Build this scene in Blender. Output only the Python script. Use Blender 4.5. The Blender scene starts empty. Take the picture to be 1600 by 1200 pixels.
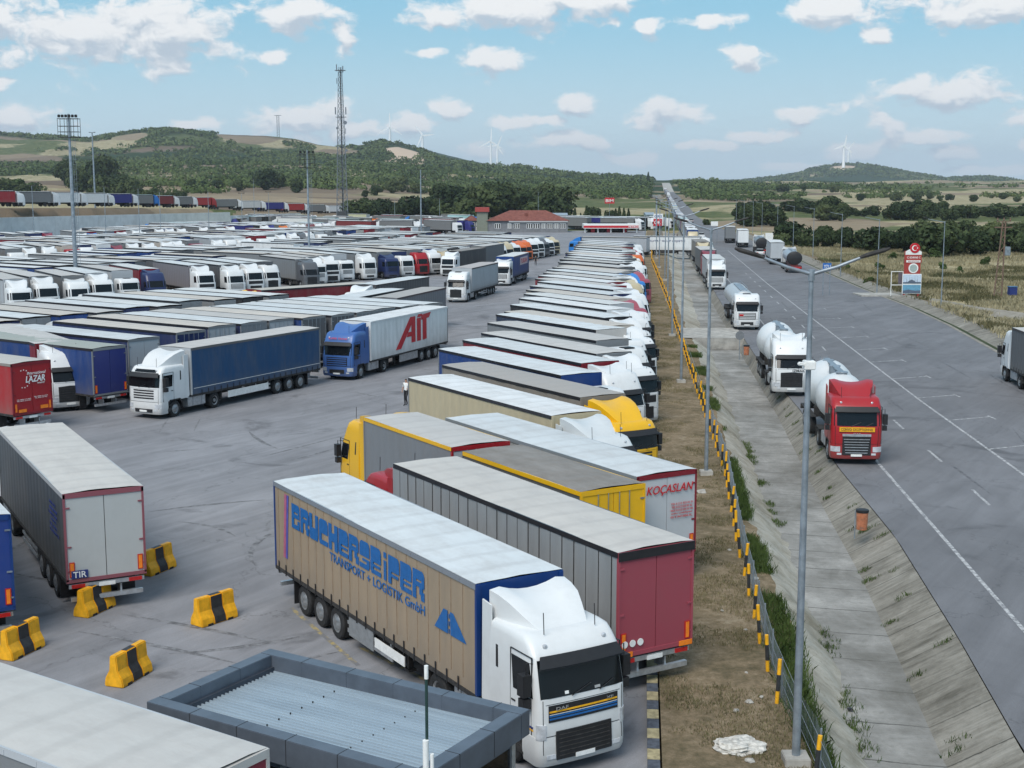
import bpy, bmesh, math, random
import numpy as np
from mathutils import Vector, Matrix, noise as mnoise
R = math.radians
random.seed(11)
S = bpy.context.scene
COL = S.collection
# ------------------------------------------------------------------ camera, world, sun, exposure
F_PX, CAM_H, HOR = 2085.0, 13.6, 295.0          # focal length in pixels of a 1600 px wide frame, camera height, horizon row
PITCH = math.atan((600 - HOR) / F_PX)
cd = bpy.data.cameras.new("camera"); cam = bpy.data.objects.new("camera", cd); COL.objects.link(cam)
cam.location = (0, 0, CAM_H); cam.rotation_euler = (math.pi / 2 - PITCH, 0, 0)
cd.sensor_width = 36; cd.lens = 36 * F_PX / 1600; cd.clip_start = 0.5; cd.clip_end = 30000
S.camera = cam
S.render.resolution_x, S.render.resolution_y = 1024, 768
S.view_settings.view_transform = 'Standard'; S.view_settings.look = 'None'
S.view_settings.exposure = 1.06; S.view_settings.gamma = 1
SUN_EL, SUN_AZ = 50, 205                      # azimuth clockwise from +Y
W = bpy.data.worlds.new("World"); S.world = W; W.use_nodes = True
W.cycles.sampling_method = 'MANUAL'; W.cycles.sample_map_resolution = 256
nt = W.node_tree; nt.nodes.clear()
def nd(nt, t, **k):
    n = nt.nodes.new(t)
    for a, b in k.items(): setattr(n, a, b)
    return n
def mth(nt, op, a, b=None, c=None, clamp=False):
    n = nd(nt, 'ShaderNodeMath', operation=op); n.use_clamp = clamp
    for i, x in enumerate((a, b, c)):
        if x is None: continue
        if isinstance(x, (int, float)): n.inputs[i].default_value = x
        else: nt.links.new(x, n.inputs[i])
    return n.outputs[0]
def maprange(nt, v, a, b, c=0, d=1, smooth=True):
    n = nd(nt, 'ShaderNodeMapRange'); n.interpolation_type = 'SMOOTHSTEP' if smooth else 'LINEAR'
    nt.links.new(v, n.inputs[0])
    for i, x in enumerate((a, b, c, d)): n.inputs[i + 1].default_value = x
    return n.outputs[0]
def mixc(nt, f, a, b, blend='MIX'):
    n = nd(nt, 'ShaderNodeMix', data_type='RGBA', blend_type=blend)
    for s, x in ((n.inputs[0], f), (n.inputs[6], a), (n.inputs[7], b)):
        if isinstance(x, (int, float)): s.default_value = x
        elif isinstance(x, tuple): s.default_value = (*x[:3], 1)
        else: nt.links.new(x, s)
    return n.outputs[2]
def at(u, v, z=0.0):
    """ground (or height z) point seen at photo pixel u, v: used to survey the site from the photograph"""
    a = (u - 800) / F_PX; b = (600 - v) / F_PX
    c, s = math.cos(PITCH), math.sin(PITCH)
    dy, dz = c + s * b, -s + c * b
    t = (z - CAM_H) / dz
    return Vector((a * t, dy * t, z))
def zat(v, D):
    """height of a thing seen at row v when it stands D metres away"""
    b = (600 - v) / F_PX; c, s = math.cos(PITCH), math.sin(PITCH)
    return CAM_H + D * (-s + c * b) / (c + s * b)
def xat(u, v, D):
    a = (u - 800) / F_PX; b = (600 - v) / F_PX; c, s = math.cos(PITCH), math.sin(PITCH)
    return a * D / (c + s * b)

# clouds: cumulus patches given by direction (azimuth, elevation) round the viewer's sky
CL = [(190,72,175,44),(40,58,90,36),(300,70,85,40),(480,36,55,24),(545,70,18,22),(440,95,32,10),(810,28,140,26),(900,16,90,20),(700,38,45,16),(770,104,50,20),
 (1300,34,75,24),(1340,76,22,12),(1490,34,95,30),(1580,20,60,26),(1155,102,32,16),(1095,46,45,9),(1010,55,20,13),(1440,157,76,24),(1250,181,42,13),(1030,186,50,22),
 (905,165,36,15),(850,190,30,8),(800,196,36,10),(708,173,32,11),(650,196,36,15),(480,192,80,24),(560,205,60,16),(70,196,82,18),(45,148,32,9),(1362,200,24,24),
 (1555,196,42,15),(1570,144,28,9),(1415,216,60,9),(1300,241,45,11),(1460,244,36,10),(1190,218,50,10),(880,222,66,13),(980,250,40,9),(745,238,36,13),(330,200,36,10),
 (1585,238,30,12),(676,88,24,7),(1100,232,44,7),(390,235,60,10),(1500,268,60,7),(1250,262,60,6)]
g = bpy.data.node_groups.new('cloud_field', 'ShaderNodeTree')
g.interface.new_socket('P', in_out='INPUT', socket_type='NodeSocketVector')
g.interface.new_socket('B', in_out='OUTPUT', socket_type='NodeSocketFloat')
gi = nd(g, 'NodeGroupInput'); go = nd(g, 'NodeGroupOutput')
acc = None
for (u, v, ru, rv) in CL:
    a = nd(g, 'ShaderNodeVectorMath', operation='MULTIPLY_ADD'); g.links.new(gi.outputs[0], a.inputs[0])
    ru *= 1.22; rv *= 1.3; kx, ky = F_PX / ru, F_PX / rv; a.inputs[1].default_value = (kx, ky, 0); a.inputs[2].default_value = (-(u - 800) / F_PX * kx, -(HOR - v) / F_PX * ky, 0)
    l = nd(g, 'ShaderNodeVectorMath', operation='LENGTH'); g.links.new(a.outputs[0], l.inputs[0])
    acc = l.outputs['Value'] if acc is None else mth(g, 'MINIMUM', acc, l.outputs['Value'])
g.links.new(mth(g, 'SUBTRACT', 1.0, acc), go.inputs[0])
tc = nd(nt, 'ShaderNodeTexCoord'); sep = nd(nt, 'ShaderNodeSeparateXYZ'); nt.links.new(tc.outputs['Generated'], sep.inputs[0])
az = mth(nt, 'ARCTAN2', sep.outputs[0], sep.outputs[1])
hyp = mth(nt, 'SQRT', mth(nt, 'ADD', mth(nt, 'MULTIPLY', sep.outputs[0], sep.outputs[0]), mth(nt, 'MULTIPLY', sep.outputs[1], sep.outputs[1])))
el = mth(nt, 'ARCTAN2', sep.outputs[2], hyp)
P = nd(nt, 'ShaderNodeCombineXYZ'); nt.links.new(az, P.inputs[0]); nt.links.new(el, P.inputs[1])
def nz(nt, vec, scale, detail=6, rough=.55, dist=0, stretch=None):
    if stretch:
        m = nd(nt, 'ShaderNodeVectorMath', operation='MULTIPLY'); nt.links.new(vec, m.inputs[0]); m.inputs[1].default_value = stretch; vec = m.outputs[0]
    n = nd(nt, 'ShaderNodeTexNoise'); n.inputs['Scale'].default_value = scale; n.inputs['Detail'].default_value = detail
    n.inputs['Roughness'].default_value = rough; n.inputs['Distortion'].default_value = dist
    if vec is not None: nt.links.new(vec, n.inputs['Vector'])
    return n
warp = nz(nt, P.outputs[0], 26, 3, .6, 0, (1, 1.6, 1))
wv = nd(nt, 'ShaderNodeVectorMath', operation='SUBTRACT'); nt.links.new(warp.outputs['Color'], wv.inputs[0]); wv.inputs[1].default_value = (.5, .5, .5)
ws = nd(nt, 'ShaderNodeVectorMath', operation='MULTIPLY'); nt.links.new(wv.outputs[0], ws.inputs[0]); ws.inputs[1].default_value = (.034, .013, 0)
Pw = nd(nt, 'ShaderNodeVectorMath', operation='ADD'); nt.links.new(P.outputs[0], Pw.inputs[0]); nt.links.new(ws.outputs[0], Pw.inputs[1])
def cloud(vec, det):
    gn = nd(nt, 'ShaderNodeGroup'); gn.node_tree = g; nt.links.new(vec, gn.inputs[0])
    n = nz(nt, vec, 34, det, .62, 0, (1, 1.55, 1))
    return mth(nt, 'ADD', gn.outputs[0], mth(nt, 'MULTIPLY', mth(nt, 'SUBTRACT', n.outputs[0], .5), 3.0))
c1 = cloud(Pw.outputs[0], 6)
sh = nd(nt, 'ShaderNodeVectorMath', operation='ADD'); nt.links.new(Pw.outputs[0], sh.inputs[0]); sh.inputs[1].default_value = (-.002, .0085, 0)
c2 = cloud(sh.outputs[0], 3)
mask = maprange(nt, c1, -.08, .48)
mask = mth(nt, 'MULTIPLY', mask, maprange(nt, el, .0, .035, .55, 1))
lit = maprange(nt, mth(nt, 'SUBTRACT', c1, c2), -.55, .42)
sky = nd(nt, 'ShaderNodeTexSky', sky_type='NISHITA'); sky.sun_disc = False
sky.sun_elevation = R(SUN_EL); sky.sun_rotation = R(SUN_AZ); sky.altitude = 100; sky.air_density = 1.0; sky.dust_density = .5; sky.ozone_density = 2.2
CLK = 1.0
ccol = mixc(nt, lit, (2.35 * CLK, 2.75 * CLK, 3.15 * CLK), (4.25 * CLK, 4.3 * CLK, 4.3 * CLK))
skyc = mixc(nt, maprange(nt, el, .0, .5, .96, .55), mixc(nt, 1.0, sky.outputs[0], (1.0, 1.04, 1.0), 'MULTIPLY'), mixc(nt, maprange(nt, el, .0, .15), (2.9, 3.65, 4.0), (1.0, 2.35, 3.15)))
skyc = mixc(nt, maprange(nt, el, .30, .75, 0, .5), skyc, (2.7, 2.75, 2.85))      # cloud grey added to the unseen sky overhead, to neutralise the light
fin = mixc(nt, mask, skyc, ccol)
bg = nd(nt, 'ShaderNodeBackground'); nt.links.new(fin, bg.inputs[0]); bg.inputs[1].default_value = .11
wo = nd(nt, 'ShaderNodeOutputWorld'); nt.links.new(bg.outputs[0], wo.inputs[0])
sd = bpy.data.lights.new("sun", 'SUN'); sd.energy = 1.5; sd.angle = R(34); sd.color = (1, .95, .88)
sun = bpy.data.objects.new("sun", sd); COL.objects.link(sun); sun.location = (-40, -20, 60)
sun.rotation_euler = (R(90 - SUN_EL), 0, math.pi - R(SUN_AZ))

# ------------------------------------------------------------------ helpers
MATS = {}
def mat(name, fn):
    if name not in MATS:
        m = bpy.data.materials.new(name); m.use_nodes = True; n = m.node_tree; n.nodes.clear()
        o = nd(n, 'ShaderNodeOutputMaterial'); b = nd(n, 'ShaderNodeBsdfPrincipled'); n.links.new(b.outputs[0], o.inputs[0])
        b.inputs['Specular IOR Level'].default_value = .4
        fn(n, b); MATS[name] = m
    return MATS[name]
def objco(n): return nd(n, 'ShaderNodeTexCoord').outputs['Object']
def wpos(n): return nd(n, 'ShaderNodeNewGeometry').outputs['Position']
def bump(n, b, h, dist=.02, strength=.5):
    k = nd(n, 'ShaderNodeBump'); k.inputs['Strength'].default_value = strength; k.inputs['Distance'].default_value = dist
    n.links.new(h, k.inputs['Height']); n.links.new(k.outputs[0], b.inputs['Normal'])
def ramp(n, v, stops):
    r = nd(n, 'ShaderNodeValToRGB'); n.links.new(v, r.inputs[0]); e = r.color_ramp.elements
    while len(e) < len(stops): e.new(.5)
    for i, (p, c) in enumerate(stops): e[i].position = p; e[i].color = (*c, 1)
    return r.outputs[0]
def solid(name, col, rough=.5, metal=0, var=.12, scale=6, spec=.4):
    def fn(n, b):
        b.inputs['Roughness'].default_value = rough; b.inputs['Metallic'].default_value = metal; b.inputs['Specular IOR Level'].default_value = spec
        x = nz(n, objco(n), scale, 5, .6)
        f = maprange(n, x.outputs[0], .3, .7, 1 - var, 1 + var)
        c = nd(n, 'ShaderNodeVectorMath', operation='SCALE'); c.inputs[0].default_value = col; n.links.new(f, c.inputs['Scale'])
        n.links.new(c.outputs[0], b.inputs['Base Color'])
    return mat(name, fn)
def paint_fn(rough, dirt, dirtcol=(.13, .115, .10), low=.0, spec=.45):
    def fn(n, b):
        oi = nd(n, 'ShaderNodeObjectInfo'); gm = wpos(n)
        x = nz(n, gm, .9, 6, .65); y = nz(n, gm, 5, 4, .6)
        d = maprange(n, mth(n, 'ADD', x.outputs[0], mth(n, 'MULTIPLY', y.outputs[0], .4)), .58, 1.0, 0, dirt)
        sp = nd(n, 'ShaderNodeSeparateXYZ'); n.links.new(gm, sp.inputs[0])
        d2 = maprange(n, sp.outputs[2], .3, 1.3, low, 0)
        n.links.new(mixc(n, mth(n, 'ADD', d, d2, clamp=True), oi.outputs['Color'], dirtcol), b.inputs['Base Color'])
        b.inputs['Roughness'].default_value = rough; b.inputs['Specular IOR Level'].default_value = spec
    return fn
M_PAINT = mat('truck_paint', paint_fn(.32, .10, low=.35))
def curtain_fn(n, b):
    oi = nd(n, 'ShaderNodeObjectInfo'); oc = objco(n)
    x = nz(n, oc, .8, 6, .65, 0, (1, 1, .35)); y = nz(n, oc, 7, 4, .6, 0, (1, 1, .25))
    rnd = nd(n, 'ShaderNodeVectorMath', operation='ADD'); n.links.new(oc, rnd.inputs[0]); n.links.new(oi.outputs['Random'], rnd.inputs[1])
    d = maprange(n, mth(n, 'ADD', x.outputs[0], mth(n, 'MULTIPLY', y.outputs[0], .35)), .5, 1.0, 0, .30)
    sp = nd(n, 'ShaderNodeSeparateXYZ'); n.links.new(oc, sp.inputs[0])
    d2 = maprange(n, sp.outputs[2], 1.0, 2.1, .28, 0)
    n.links.new(mixc(n, mth(n, 'ADD', d, d2, clamp=True), oi.outputs['Color'], (.17, .155, .135)), b.inputs['Base Color'])
    w = nd(n, 'ShaderNodeTexWave', wave_type='BANDS', bands_direction='X'); w.inputs['Scale'].default_value = .48; w.inputs['Distortion'].default_value = .4
    n.links.new(oc, w.inputs['Vector'])
    bump(n, b, mth(n, 'ADD', w.outputs[1], mth(n, 'MULTIPLY', x.outputs[0], 1.2)), .04, .35)
    b.inputs['Roughness'].default_value = .48
M_CURT = mat('curtain_vinyl', curtain_fn)
def roof_fn(n, b):
    oi = nd(n, 'ShaderNodeObjectInfo'); gm = wpos(n); oc = objco(n)
    x = nz(n, gm, .55, 6, .68, .4); y = nz(n, oc, 2.2, 5, .7, 0, (.35, 1.0, 1)); s = nz(n, gm, 9, 3, .6)
    d = maprange(n, mth(n, 'ADD', mth(n, 'MULTIPLY', x.outputs[0], .6), mth(n, 'ADD', mth(n, 'MULTIPLY', y.outputs[0], .5), mth(n, 'MULTIPLY', s.outputs[0], .12))), .44, .86, 0, .5)
    c = mixc(n, d, oi.outputs['Color'], (.37, .345, .325))
    w = nd(n, 'ShaderNodeTexWave', wave_type='BANDS', bands_direction='X'); w.inputs['Scale'].default_value = .26; w.inputs['Distortion'].default_value = 1.2
    n.links.new(oc, w.inputs['Vector'])
    c = mixc(n, maprange(n, w.outputs[1], .7, 1.0, 0, .14), c, (.25, .24, .23))
    n.links.new(c, b.inputs['Base Color']); b.inputs['Roughness'].default_value = .6
    bump(n, b, mth(n, 'ADD', w.outputs[1], y.outputs[0]), .03, .3)
M_ROOF = mat('trailer_roof_tarp', roof_fn)
M_BLACK = solid('black_plastic', (.018, .018, .02), .5)
M_DARK = solid('dirty_chassis_metal', (.035, .033, .032), .75, 0, .4)
M_RUB = solid('tyre_rubber', (.022, .022, .023), .85, 0, .3)
M_RIM = solid('steel_rim', (.30, .31, .32), .45, .6, .3)
M_ALU = solid('aluminium', (.50, .52, .54), .4, .7, .15)
M_GALV = solid('galvanised_steel', (.30, .34, .38), .45, .55, .2, 3)
M_GLASS = mat('windscreen_glass', lambda n, b: (setattr(b.inputs['Base Color'], 'default_value', (.006, .008, .010, 1)), setattr(b.inputs['Roughness'], 'default_value', .05), setattr(b.inputs['Specular IOR Level'], 'default_value', .30)))
M_LAMP = solid('headlight_glass', (.55, .57, .60), .12, .2, .2)
M_ORANGE = solid('orange_reflector', (.85, .22, .02), .35)
M_REDL = solid('red_tail_lens', (.45, .02, .02), .3)
M_YEL = solid('yellow_paint', (.80, .40, .015), .5, 0, .18, 4)
M_BLK = solid('black_paint', (.03, .032, .035), .5, 0, .3)
M_WHITE = solid('white_paint', (.78, .78, .76), .45, 0, .08)
M_RED = solid('red_paint', (.52, .02, .03), .45, 0, .15)
M_BLUEL = solid('blue_lettering', (.015, .12, .35), .5, 0, .1)
M_NAVY = solid('navy_paint', (.02, .035, .16), .5, 0, .1)
M_CONC = solid('pale_concrete_and_sunlit_road', (.36, .345, .315), .9, 0, .25, 1.2)

class MB:
    def __init__(s): s.v = []; s.f = []; s.m = []; s.cur = 0
    def add(s, vs, fs):
        o = len(s.v); s.v += [tuple(p) for p in vs]
        for f in fs: s.f.append(tuple(i + o for i in f)); s.m.append(s.cur)
        return s
    def box(s, x0, x1, y0, y1, z0, z1, rot=0, c=None):
        vs = [(x, y, z) for z in (z0, z1) for y in (y0, y1) for x in (x0, x1)]
        if rot:
            cx, cy = c or ((x0 + x1) / 2, (y0 + y1) / 2); ca, sa = math.cos(rot), math.sin(rot)
            vs = [(cx + (x - cx) * ca - (y - cy) * sa, cy + (x - cx) * sa + (y - cy) * ca, z) for x, y, z in vs]
        return s.add(vs, [(0, 2, 3, 1), (4, 5, 7, 6), (0, 1, 5, 4), (2, 6, 7, 3), (0, 4, 6, 2), (1, 3, 7, 5)])
    def tube(s, pts, rad, n=8, cap=True):
        pts = [Vector(p) for p in pts]; k = len(pts)
        rads = rad if isinstance(rad, (list, tuple)) else [rad] * k
        vs = []; up = None
        for i, p in enumerate(pts):
            d = (pts[min(i + 1, k - 1)] - pts[max(i - 1, 0)]).normalized()
            if up is None: up = Vector((0, 0, 1)) if abs(d.z) < .9 else Vector((1, 0, 0))
            a = d.cross(up).normalized(); b = d.cross(a); up = -b if b.length else up; up = a.cross(d)
            for j in range(n):
                t = 2 * math.pi * j / n; vs.append(p + (a * math.cos(t) + b * math.sin(t)) * rads[i])
        fs = [(i * n + j, i * n + (j + 1) % n, (i + 1) * n + (j + 1) % n, (i + 1) * n + j) for i in range(k - 1) for j in range(n)]
        if cap: fs += [tuple(range(n))[::-1], tuple((k - 1) * n + j for j in range(n))]
        return s.add(vs, fs)
    def prism(s, prof, y0, y1, ax='y'):
        """closed profile of (a, b) points extruded along ax"""
        n = len(prof)
        def P3(a, b, t): return (a, t, b) if ax == 'y' else ((t, a, b) if ax == 'x' else (a, b, t))
        vs = [P3(a, b, y0) for a, b in prof] + [P3(a, b, y1) for a, b in prof]
        return s.add(vs, [tuple(range(n)), tuple(range(2 * n - 1, n - 1, -1))] + [(i, i + n, (i + 1) % n + n, (i + 1) % n) for i in range(n)])
    def lathe(s, prof, n=24, ax='x', c=(0, 0, 0), sy=1, sz=1):
        """prof = (along, radius)"""
        vs = []; k = len(prof)
        for a, r in prof:
            for j in range(n):
                t = 2 * math.pi * j / n; p, q = r * math.cos(t), r * math.sin(t)
                v = (a, p * sy, q * sz) if ax == 'x' else ((p, a, q) if ax == 'y' else (p, q, a))
                vs.append((v[0] + c[0], v[1] + c[1], v[2] + c[2]))
        fs = [(i * n + j, i * n + (j + 1) % n, (i + 1) * n + (j + 1) % n, (i + 1) * n + j) for i in range(k - 1) for j in range(n)]
        fs += [tuple(range(n))[::-1], tuple((k - 1) * n + j for j in range(n))]
        return s.add(vs, fs)
    def grid(s, P, nu, nv):
        """P(i, j) -> point"""
        vs = [P(i, j) for j in range(nv + 1) for i in range(nu + 1)]
        return s.add(vs, [(j * (nu + 1) + i, j * (nu + 1) + i + 1, (j + 1) * (nu + 1) + i + 1, (j + 1) * (nu + 1) + i) for j in range(nv) for i in range(nu)])
    def mesh(s, name, mats, smooth=None, bevel=0, seg=2, fix=True):
        me = bpy.data.meshes.new(name); me.from_pydata(s.v, [], s.f)
        for m in (mats if isinstance(mats, (list, tuple)) else [mats]): me.materials.append(m)
        me.polygons.foreach_set('material_index', s.m)
        if fix or bevel:
            bm = bmesh.new(); bm.from_mesh(me)
            if fix: bmesh.ops.recalc_face_normals(bm, faces=bm.faces)
            if bevel:
                ed = [e for e in bm.edges if len(e.link_faces) == 2 and e.calc_face_angle(0) > .5]
                bmesh.ops.bevel(bm, geom=ed, offset=bevel, segments=seg, affect='EDGES', clamp_overlap=True)
            bm.to_mesh(me); bm.free()
        if smooth:
            me.shade_smooth(); me.set_sharp_from_angle(angle=R(smooth))
        return me
def put(name, me, parent=None, loc=(0, 0, 0), rot=(0, 0, 0), color=None, scale=None):
    o = bpy.data.objects.new(name, me); COL.objects.link(o)
    o.location = loc; o.rotation_euler = rot
    if scale: o.scale = scale
    if color: o.color = (*color[:3], 1)
    if parent: o.parent = parent
    return o
def empty(name, loc, rz=0): 
    o = bpy.data.objects.new(name, None); COL.objects.link(o); o.location = loc; o.rotation_euler = (0, 0, rz); o.empty_display_size = .5; return o
def tag(o, label=None, cat=None, group=None, kind=None):
    for k, v in (('label', label), ('category', cat), ('group', group), ('kind', kind)):
        if v: o[k] = v
    return o
def text_mesh(txt, h, mat_, ext=.006, bold=0, sx=1, shear=0, align='CENTER'):
    c = bpy.data.curves.new('lettering', 'FONT'); c.body = txt; c.size = h / .73; c.extrude = ext; c.offset = bold; c.shear = shear
    c.align_x = align; c.align_y = 'CENTER'; c.resolution_u = 3
    o = bpy.data.objects.new('lettering', c); COL.objects.link(o)
    dg = bpy.context.evaluated_depsgraph_get(); me = bpy.data.meshes.new_from_object(o.evaluated_get(dg))
    bpy.data.objects.remove(o); me.materials.clear(); me.materials.append(mat_)
    if sx != 1:
        me.transform(Matrix.Diagonal((sx, 1, 1, 1)))
    return me
def outline_mesh(polys, mat_, t=.008):
    """flat polygons (x, y lists) given thickness, lying in the local XY plane"""
    mb = MB()
    for p in polys: mb.prism(p, -t, t, 'z')
    return mb.mesh('outline', mat_)
SIDE_R = (math.pi / 2, 0, 0)          # text plane on a vehicle's right-hand side (y = -w), reading towards +x
SIDE_L = (math.pi / 2, 0, math.pi)    # on the left-hand side, reading towards -x
REAR = (math.pi / 2, 0, -math.pi / 2)  # on the rear face (x = 0), seen from behind
FRONT = (math.pi / 2, 0, math.pi / 2)
# ------------------------------------------------------------------ the lie of the land
US = [-400, 0, 150, 300, 450, 600, 750, 900, 1035, 1200, 1400, 1600, 2000]
def vz(D, v): return CAM_H + (HOR - v) / F_PX * D
SKU = [-400, 0, 100, 150, 200, 230, 262, 300, 340, 380, 420, 470, 500, 540, 575, 600, 625, 650, 680, 700, 750, 800, 850, 900, 960, 1035, 1100, 2000]
SKV = [216, 214, 217, 222, 213, 209, 207, 209, 214, 216, 218, 224, 231, 234, 229, 226, 227, 233, 244, 252, 258, 263, 268, 272, 276, 282, 284, 284]
S5U = [-400, 900, 1035, 1150, 1200, 1240, 1262, 1285, 1310, 1335, 1360, 1390, 1430, 1470, 1520, 1560, 1600, 2000]
S5V = [289, 289, 288, 284, 280, 274, 266, 262, 259, 259, 262, 268, 274, 280, 279, 281, 287, 289]
ROWS = [
 (0, [0] * 13), (340, [0] * 13),
 (560, [3, 3, 3, 3, 2, 0, 0, 0, 0, 0, 0, 0, 0]),
 (900, [vz(900, v) for v in (300, 300, 300, 301, 303, 306, 313, 318, 320, 316, 317, 317, 317)]),
 (1300, [vz(1300, v) for v in (282, 282, 281, 281, 283, 288, 297, 302, 304, 303, 305, 305, 305)]),
 (2000, [vz(2000, v) for v in (258, 258, 256, 256, 258, 262, 273, 284, 286, 290, 291, 291, 291)]),
]
def T0(x, y):
    """terrain height (vectorised)"""
    x = np.asarray(x, float); y = np.asarray(y, float)
    yy = np.maximum(y, 20.0); u = 800 + F_PX * x / yy; u = np.clip(u, -400, 2000)
    rows = [(D, np.interp(u, US, z)) for D, z in ROWS]
    rows.append((2800, vz(2800, np.interp(u, SKU, SKV))))
    rows.append((4300, vz(4300, np.interp(u, [-400, 500, 560, 640, 900, 2000], [256, 252, 243, 243, 290, 291]))))
    rows.append((5200, vz(5200, np.minimum(np.interp(u, S5U, S5V), np.interp(u, [-400, 500, 640, 850, 950, 2000], [240, 232, 232, 276, 295, 300])))))
    rows.append((6500, vz(6500, np.interp(u, [-400, 500, 640, 850, 950, 2000], [250, 240, 236, 276, 292, 292]))))
    rows.append((9000, vz(9000, np.full_like(u, 296))))
    rows.append((20000, vz(20000, np.full_like(u, 296.0))))
    z = rows[0][1]
    for (d0, z0), (d1, z1) in zip(rows[:-1], rows[1:]):
        t = np.clip((yy - d0) / (d1 - d0), 0, 1); t = t * t * (3 - 2 * t) if d1 < 20000 else t
        z = np.where((yy >= d0), z0 + (z1 - z0) * t, z)
    return np.where(y < 20, 0, z)
# --- lines of the site, surveyed as x(y)
def line(pts):
    a = sorted([(p.y, p.x) for p in pts]); ys = [q[0] for q in a]; xs = [q[1] for q in a]
    def f(y):
        y = np.asarray(y, float)
        lo = xs[0] + (y - ys[0]) * .097; hi = xs[-1] + (y - ys[-1]) * .105
        return np.where(y < ys[0], lo, np.where(y > ys[-1], hi, np.interp(y, ys, xs)))
    return f
L_STRIP = line([at(1012, 1060), at(1008, 500), at(1003, 400)])
L_FENCE = line([at(1262, 1190), at(1217, 1118), at(1188, 1015), at(1150, 850), at(1132, 745), at(1080, 590), at(1045, 480), at(1018, 410)])
L_WALL = line([at(1290, 1190), at(1245, 1000), at(1200, 880), at(1170, 800), at(1122, 640), at(1095, 560), at(1060, 480)])
L_BL = line([at(1352, 1190, -1), at(1290, 1010, -1), at(1237, 870, -1), at(1195, 780, -1), at(1165, 700, -1), at(1115, 560, -1), at(1090, 500, -1)])
L_BR = line([at(1475, 1190, -1), at(1395, 1010, -1), at(1345, 900, -1), at(1290, 800, -1), at(1215, 650, -1), at(1150, 540, -1), at(1120, 490, -1)])
L_ROAD = line([at(1597, 1170), at(1500, 1000), at(1400, 840), at(1310, 730), at(1250, 640), at(1190, 570), at(1140, 495), at(1107, 440), at(1080, 400), at(1052, 341), at(1040, 318)])
L_RR = line([at(1600, 588), at(1565, 555), at(1480, 508), at(1420, 480), at(1340, 449), at(1290, 427), at(1240, 404), at(1175, 376), at(1125, 356), at(1087, 339), at(1070, 325)])
RY = [0, 600, 900, 1300, 2000, 2700]
def roadz(y):
    y = np.asarray(y, float); return T0(L_ROAD(y) + 8, y)
def fbm(x, y, sc, oct=4, seed=0):
    """cheap vectorised value noise"""
    out = 0; amp = 1; tot = 0
    for o in range(oct):
        X = x / sc * 2 ** o + 37.3 * seed + o * 11.7; Y = y / sc * 2 ** o - 17.9 * seed + o * 5.3
        xi = np.floor(X); yi = np.floor(Y); fx = X - xi; fy = Y - yi; fx = fx * fx * (3 - 2 * fx); fy = fy * fy * (3 - 2 * fy)
        def h(a, b):
            t = np.sin(a * 127.1 + b * 311.7 + seed * 7.7) * 43758.5453; return t - np.floor(t)
        out = out + amp * ((h(xi, yi) * (1 - fx) + h(xi + 1, yi) * fx) * (1 - fy) + (h(xi, yi + 1) * (1 - fx) + h(xi + 1, yi + 1) * fx) * fy)
        tot += amp; amp *= .5
    return out / tot
LOT_Y = 430.0
def TT(x, y):
    """terrain with room left for the lot, the ditch and the road laid over it"""
    x = np.asarray(x, float); y = np.asarray(y, float)
    z = T0(x, y)
    far = np.clip((y - 500) / 500, 0, 1)
    z = z + (fbm(x, y, 160, 4, 3) - .5) * 5 * far * np.clip((y) / 2500, 0, 1) * 3
    z = z + (fbm(x, y, 9, 3, 5) - .5) * .5 * np.clip((x - L_RR(y) - 5) / 10, 0, 1) * (y > 20)
    z = z - .25
    # corridor of ditch and road
    near = y < 440
    inlot = (x < L_STRIP(y) + .2) & near
    z = np.where(inlot, z - .35, z)
    cor = (x > L_STRIP(y) - 2) & (x < L_RR(y) + 2) & near
    z = np.where(cor, z - 2.2, z)
    lx, rx = L_ROAD(y), L_RR(y)
    w = np.clip(1 - np.maximum(lx - 12 - x, x - rx - 6) / 25, 0, 1) * (~near)
    z = z * (1 - w) + (roadz(y) - .45) * w
    # raised bank of the far queue on the left
    bx, bz = BANK(y)
    ub = 800 + F_PX * x / np.maximum(y, 20); wd = np.interp(ub, [-400, -120, 360, 470, 700], [262, 318, 432, 560, 800])
    e = np.clip((bx + 13 - x) / 9, 0, 1) * np.clip((y - wd - 1) / 7, 0, 1) * (y < 760) * (ub < 480)
    rise = np.clip((bx + 24 - x) / 10, 0, 1); z = np.where((e > 0), np.maximum(z, bz * e - .55), z)
    return z
def BANK(y):
    """front edge and level of the raised access road on the left"""
    return np.interp(y, [300, 345, 430, 520, 640, 760], [-134, -129, -124, -119, -86, -64]), np.interp(y, [300, 350, 430, 520, 640, 720], [9.2, 9.1, 8.1, 6.4, 1.8, .4])
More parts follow.
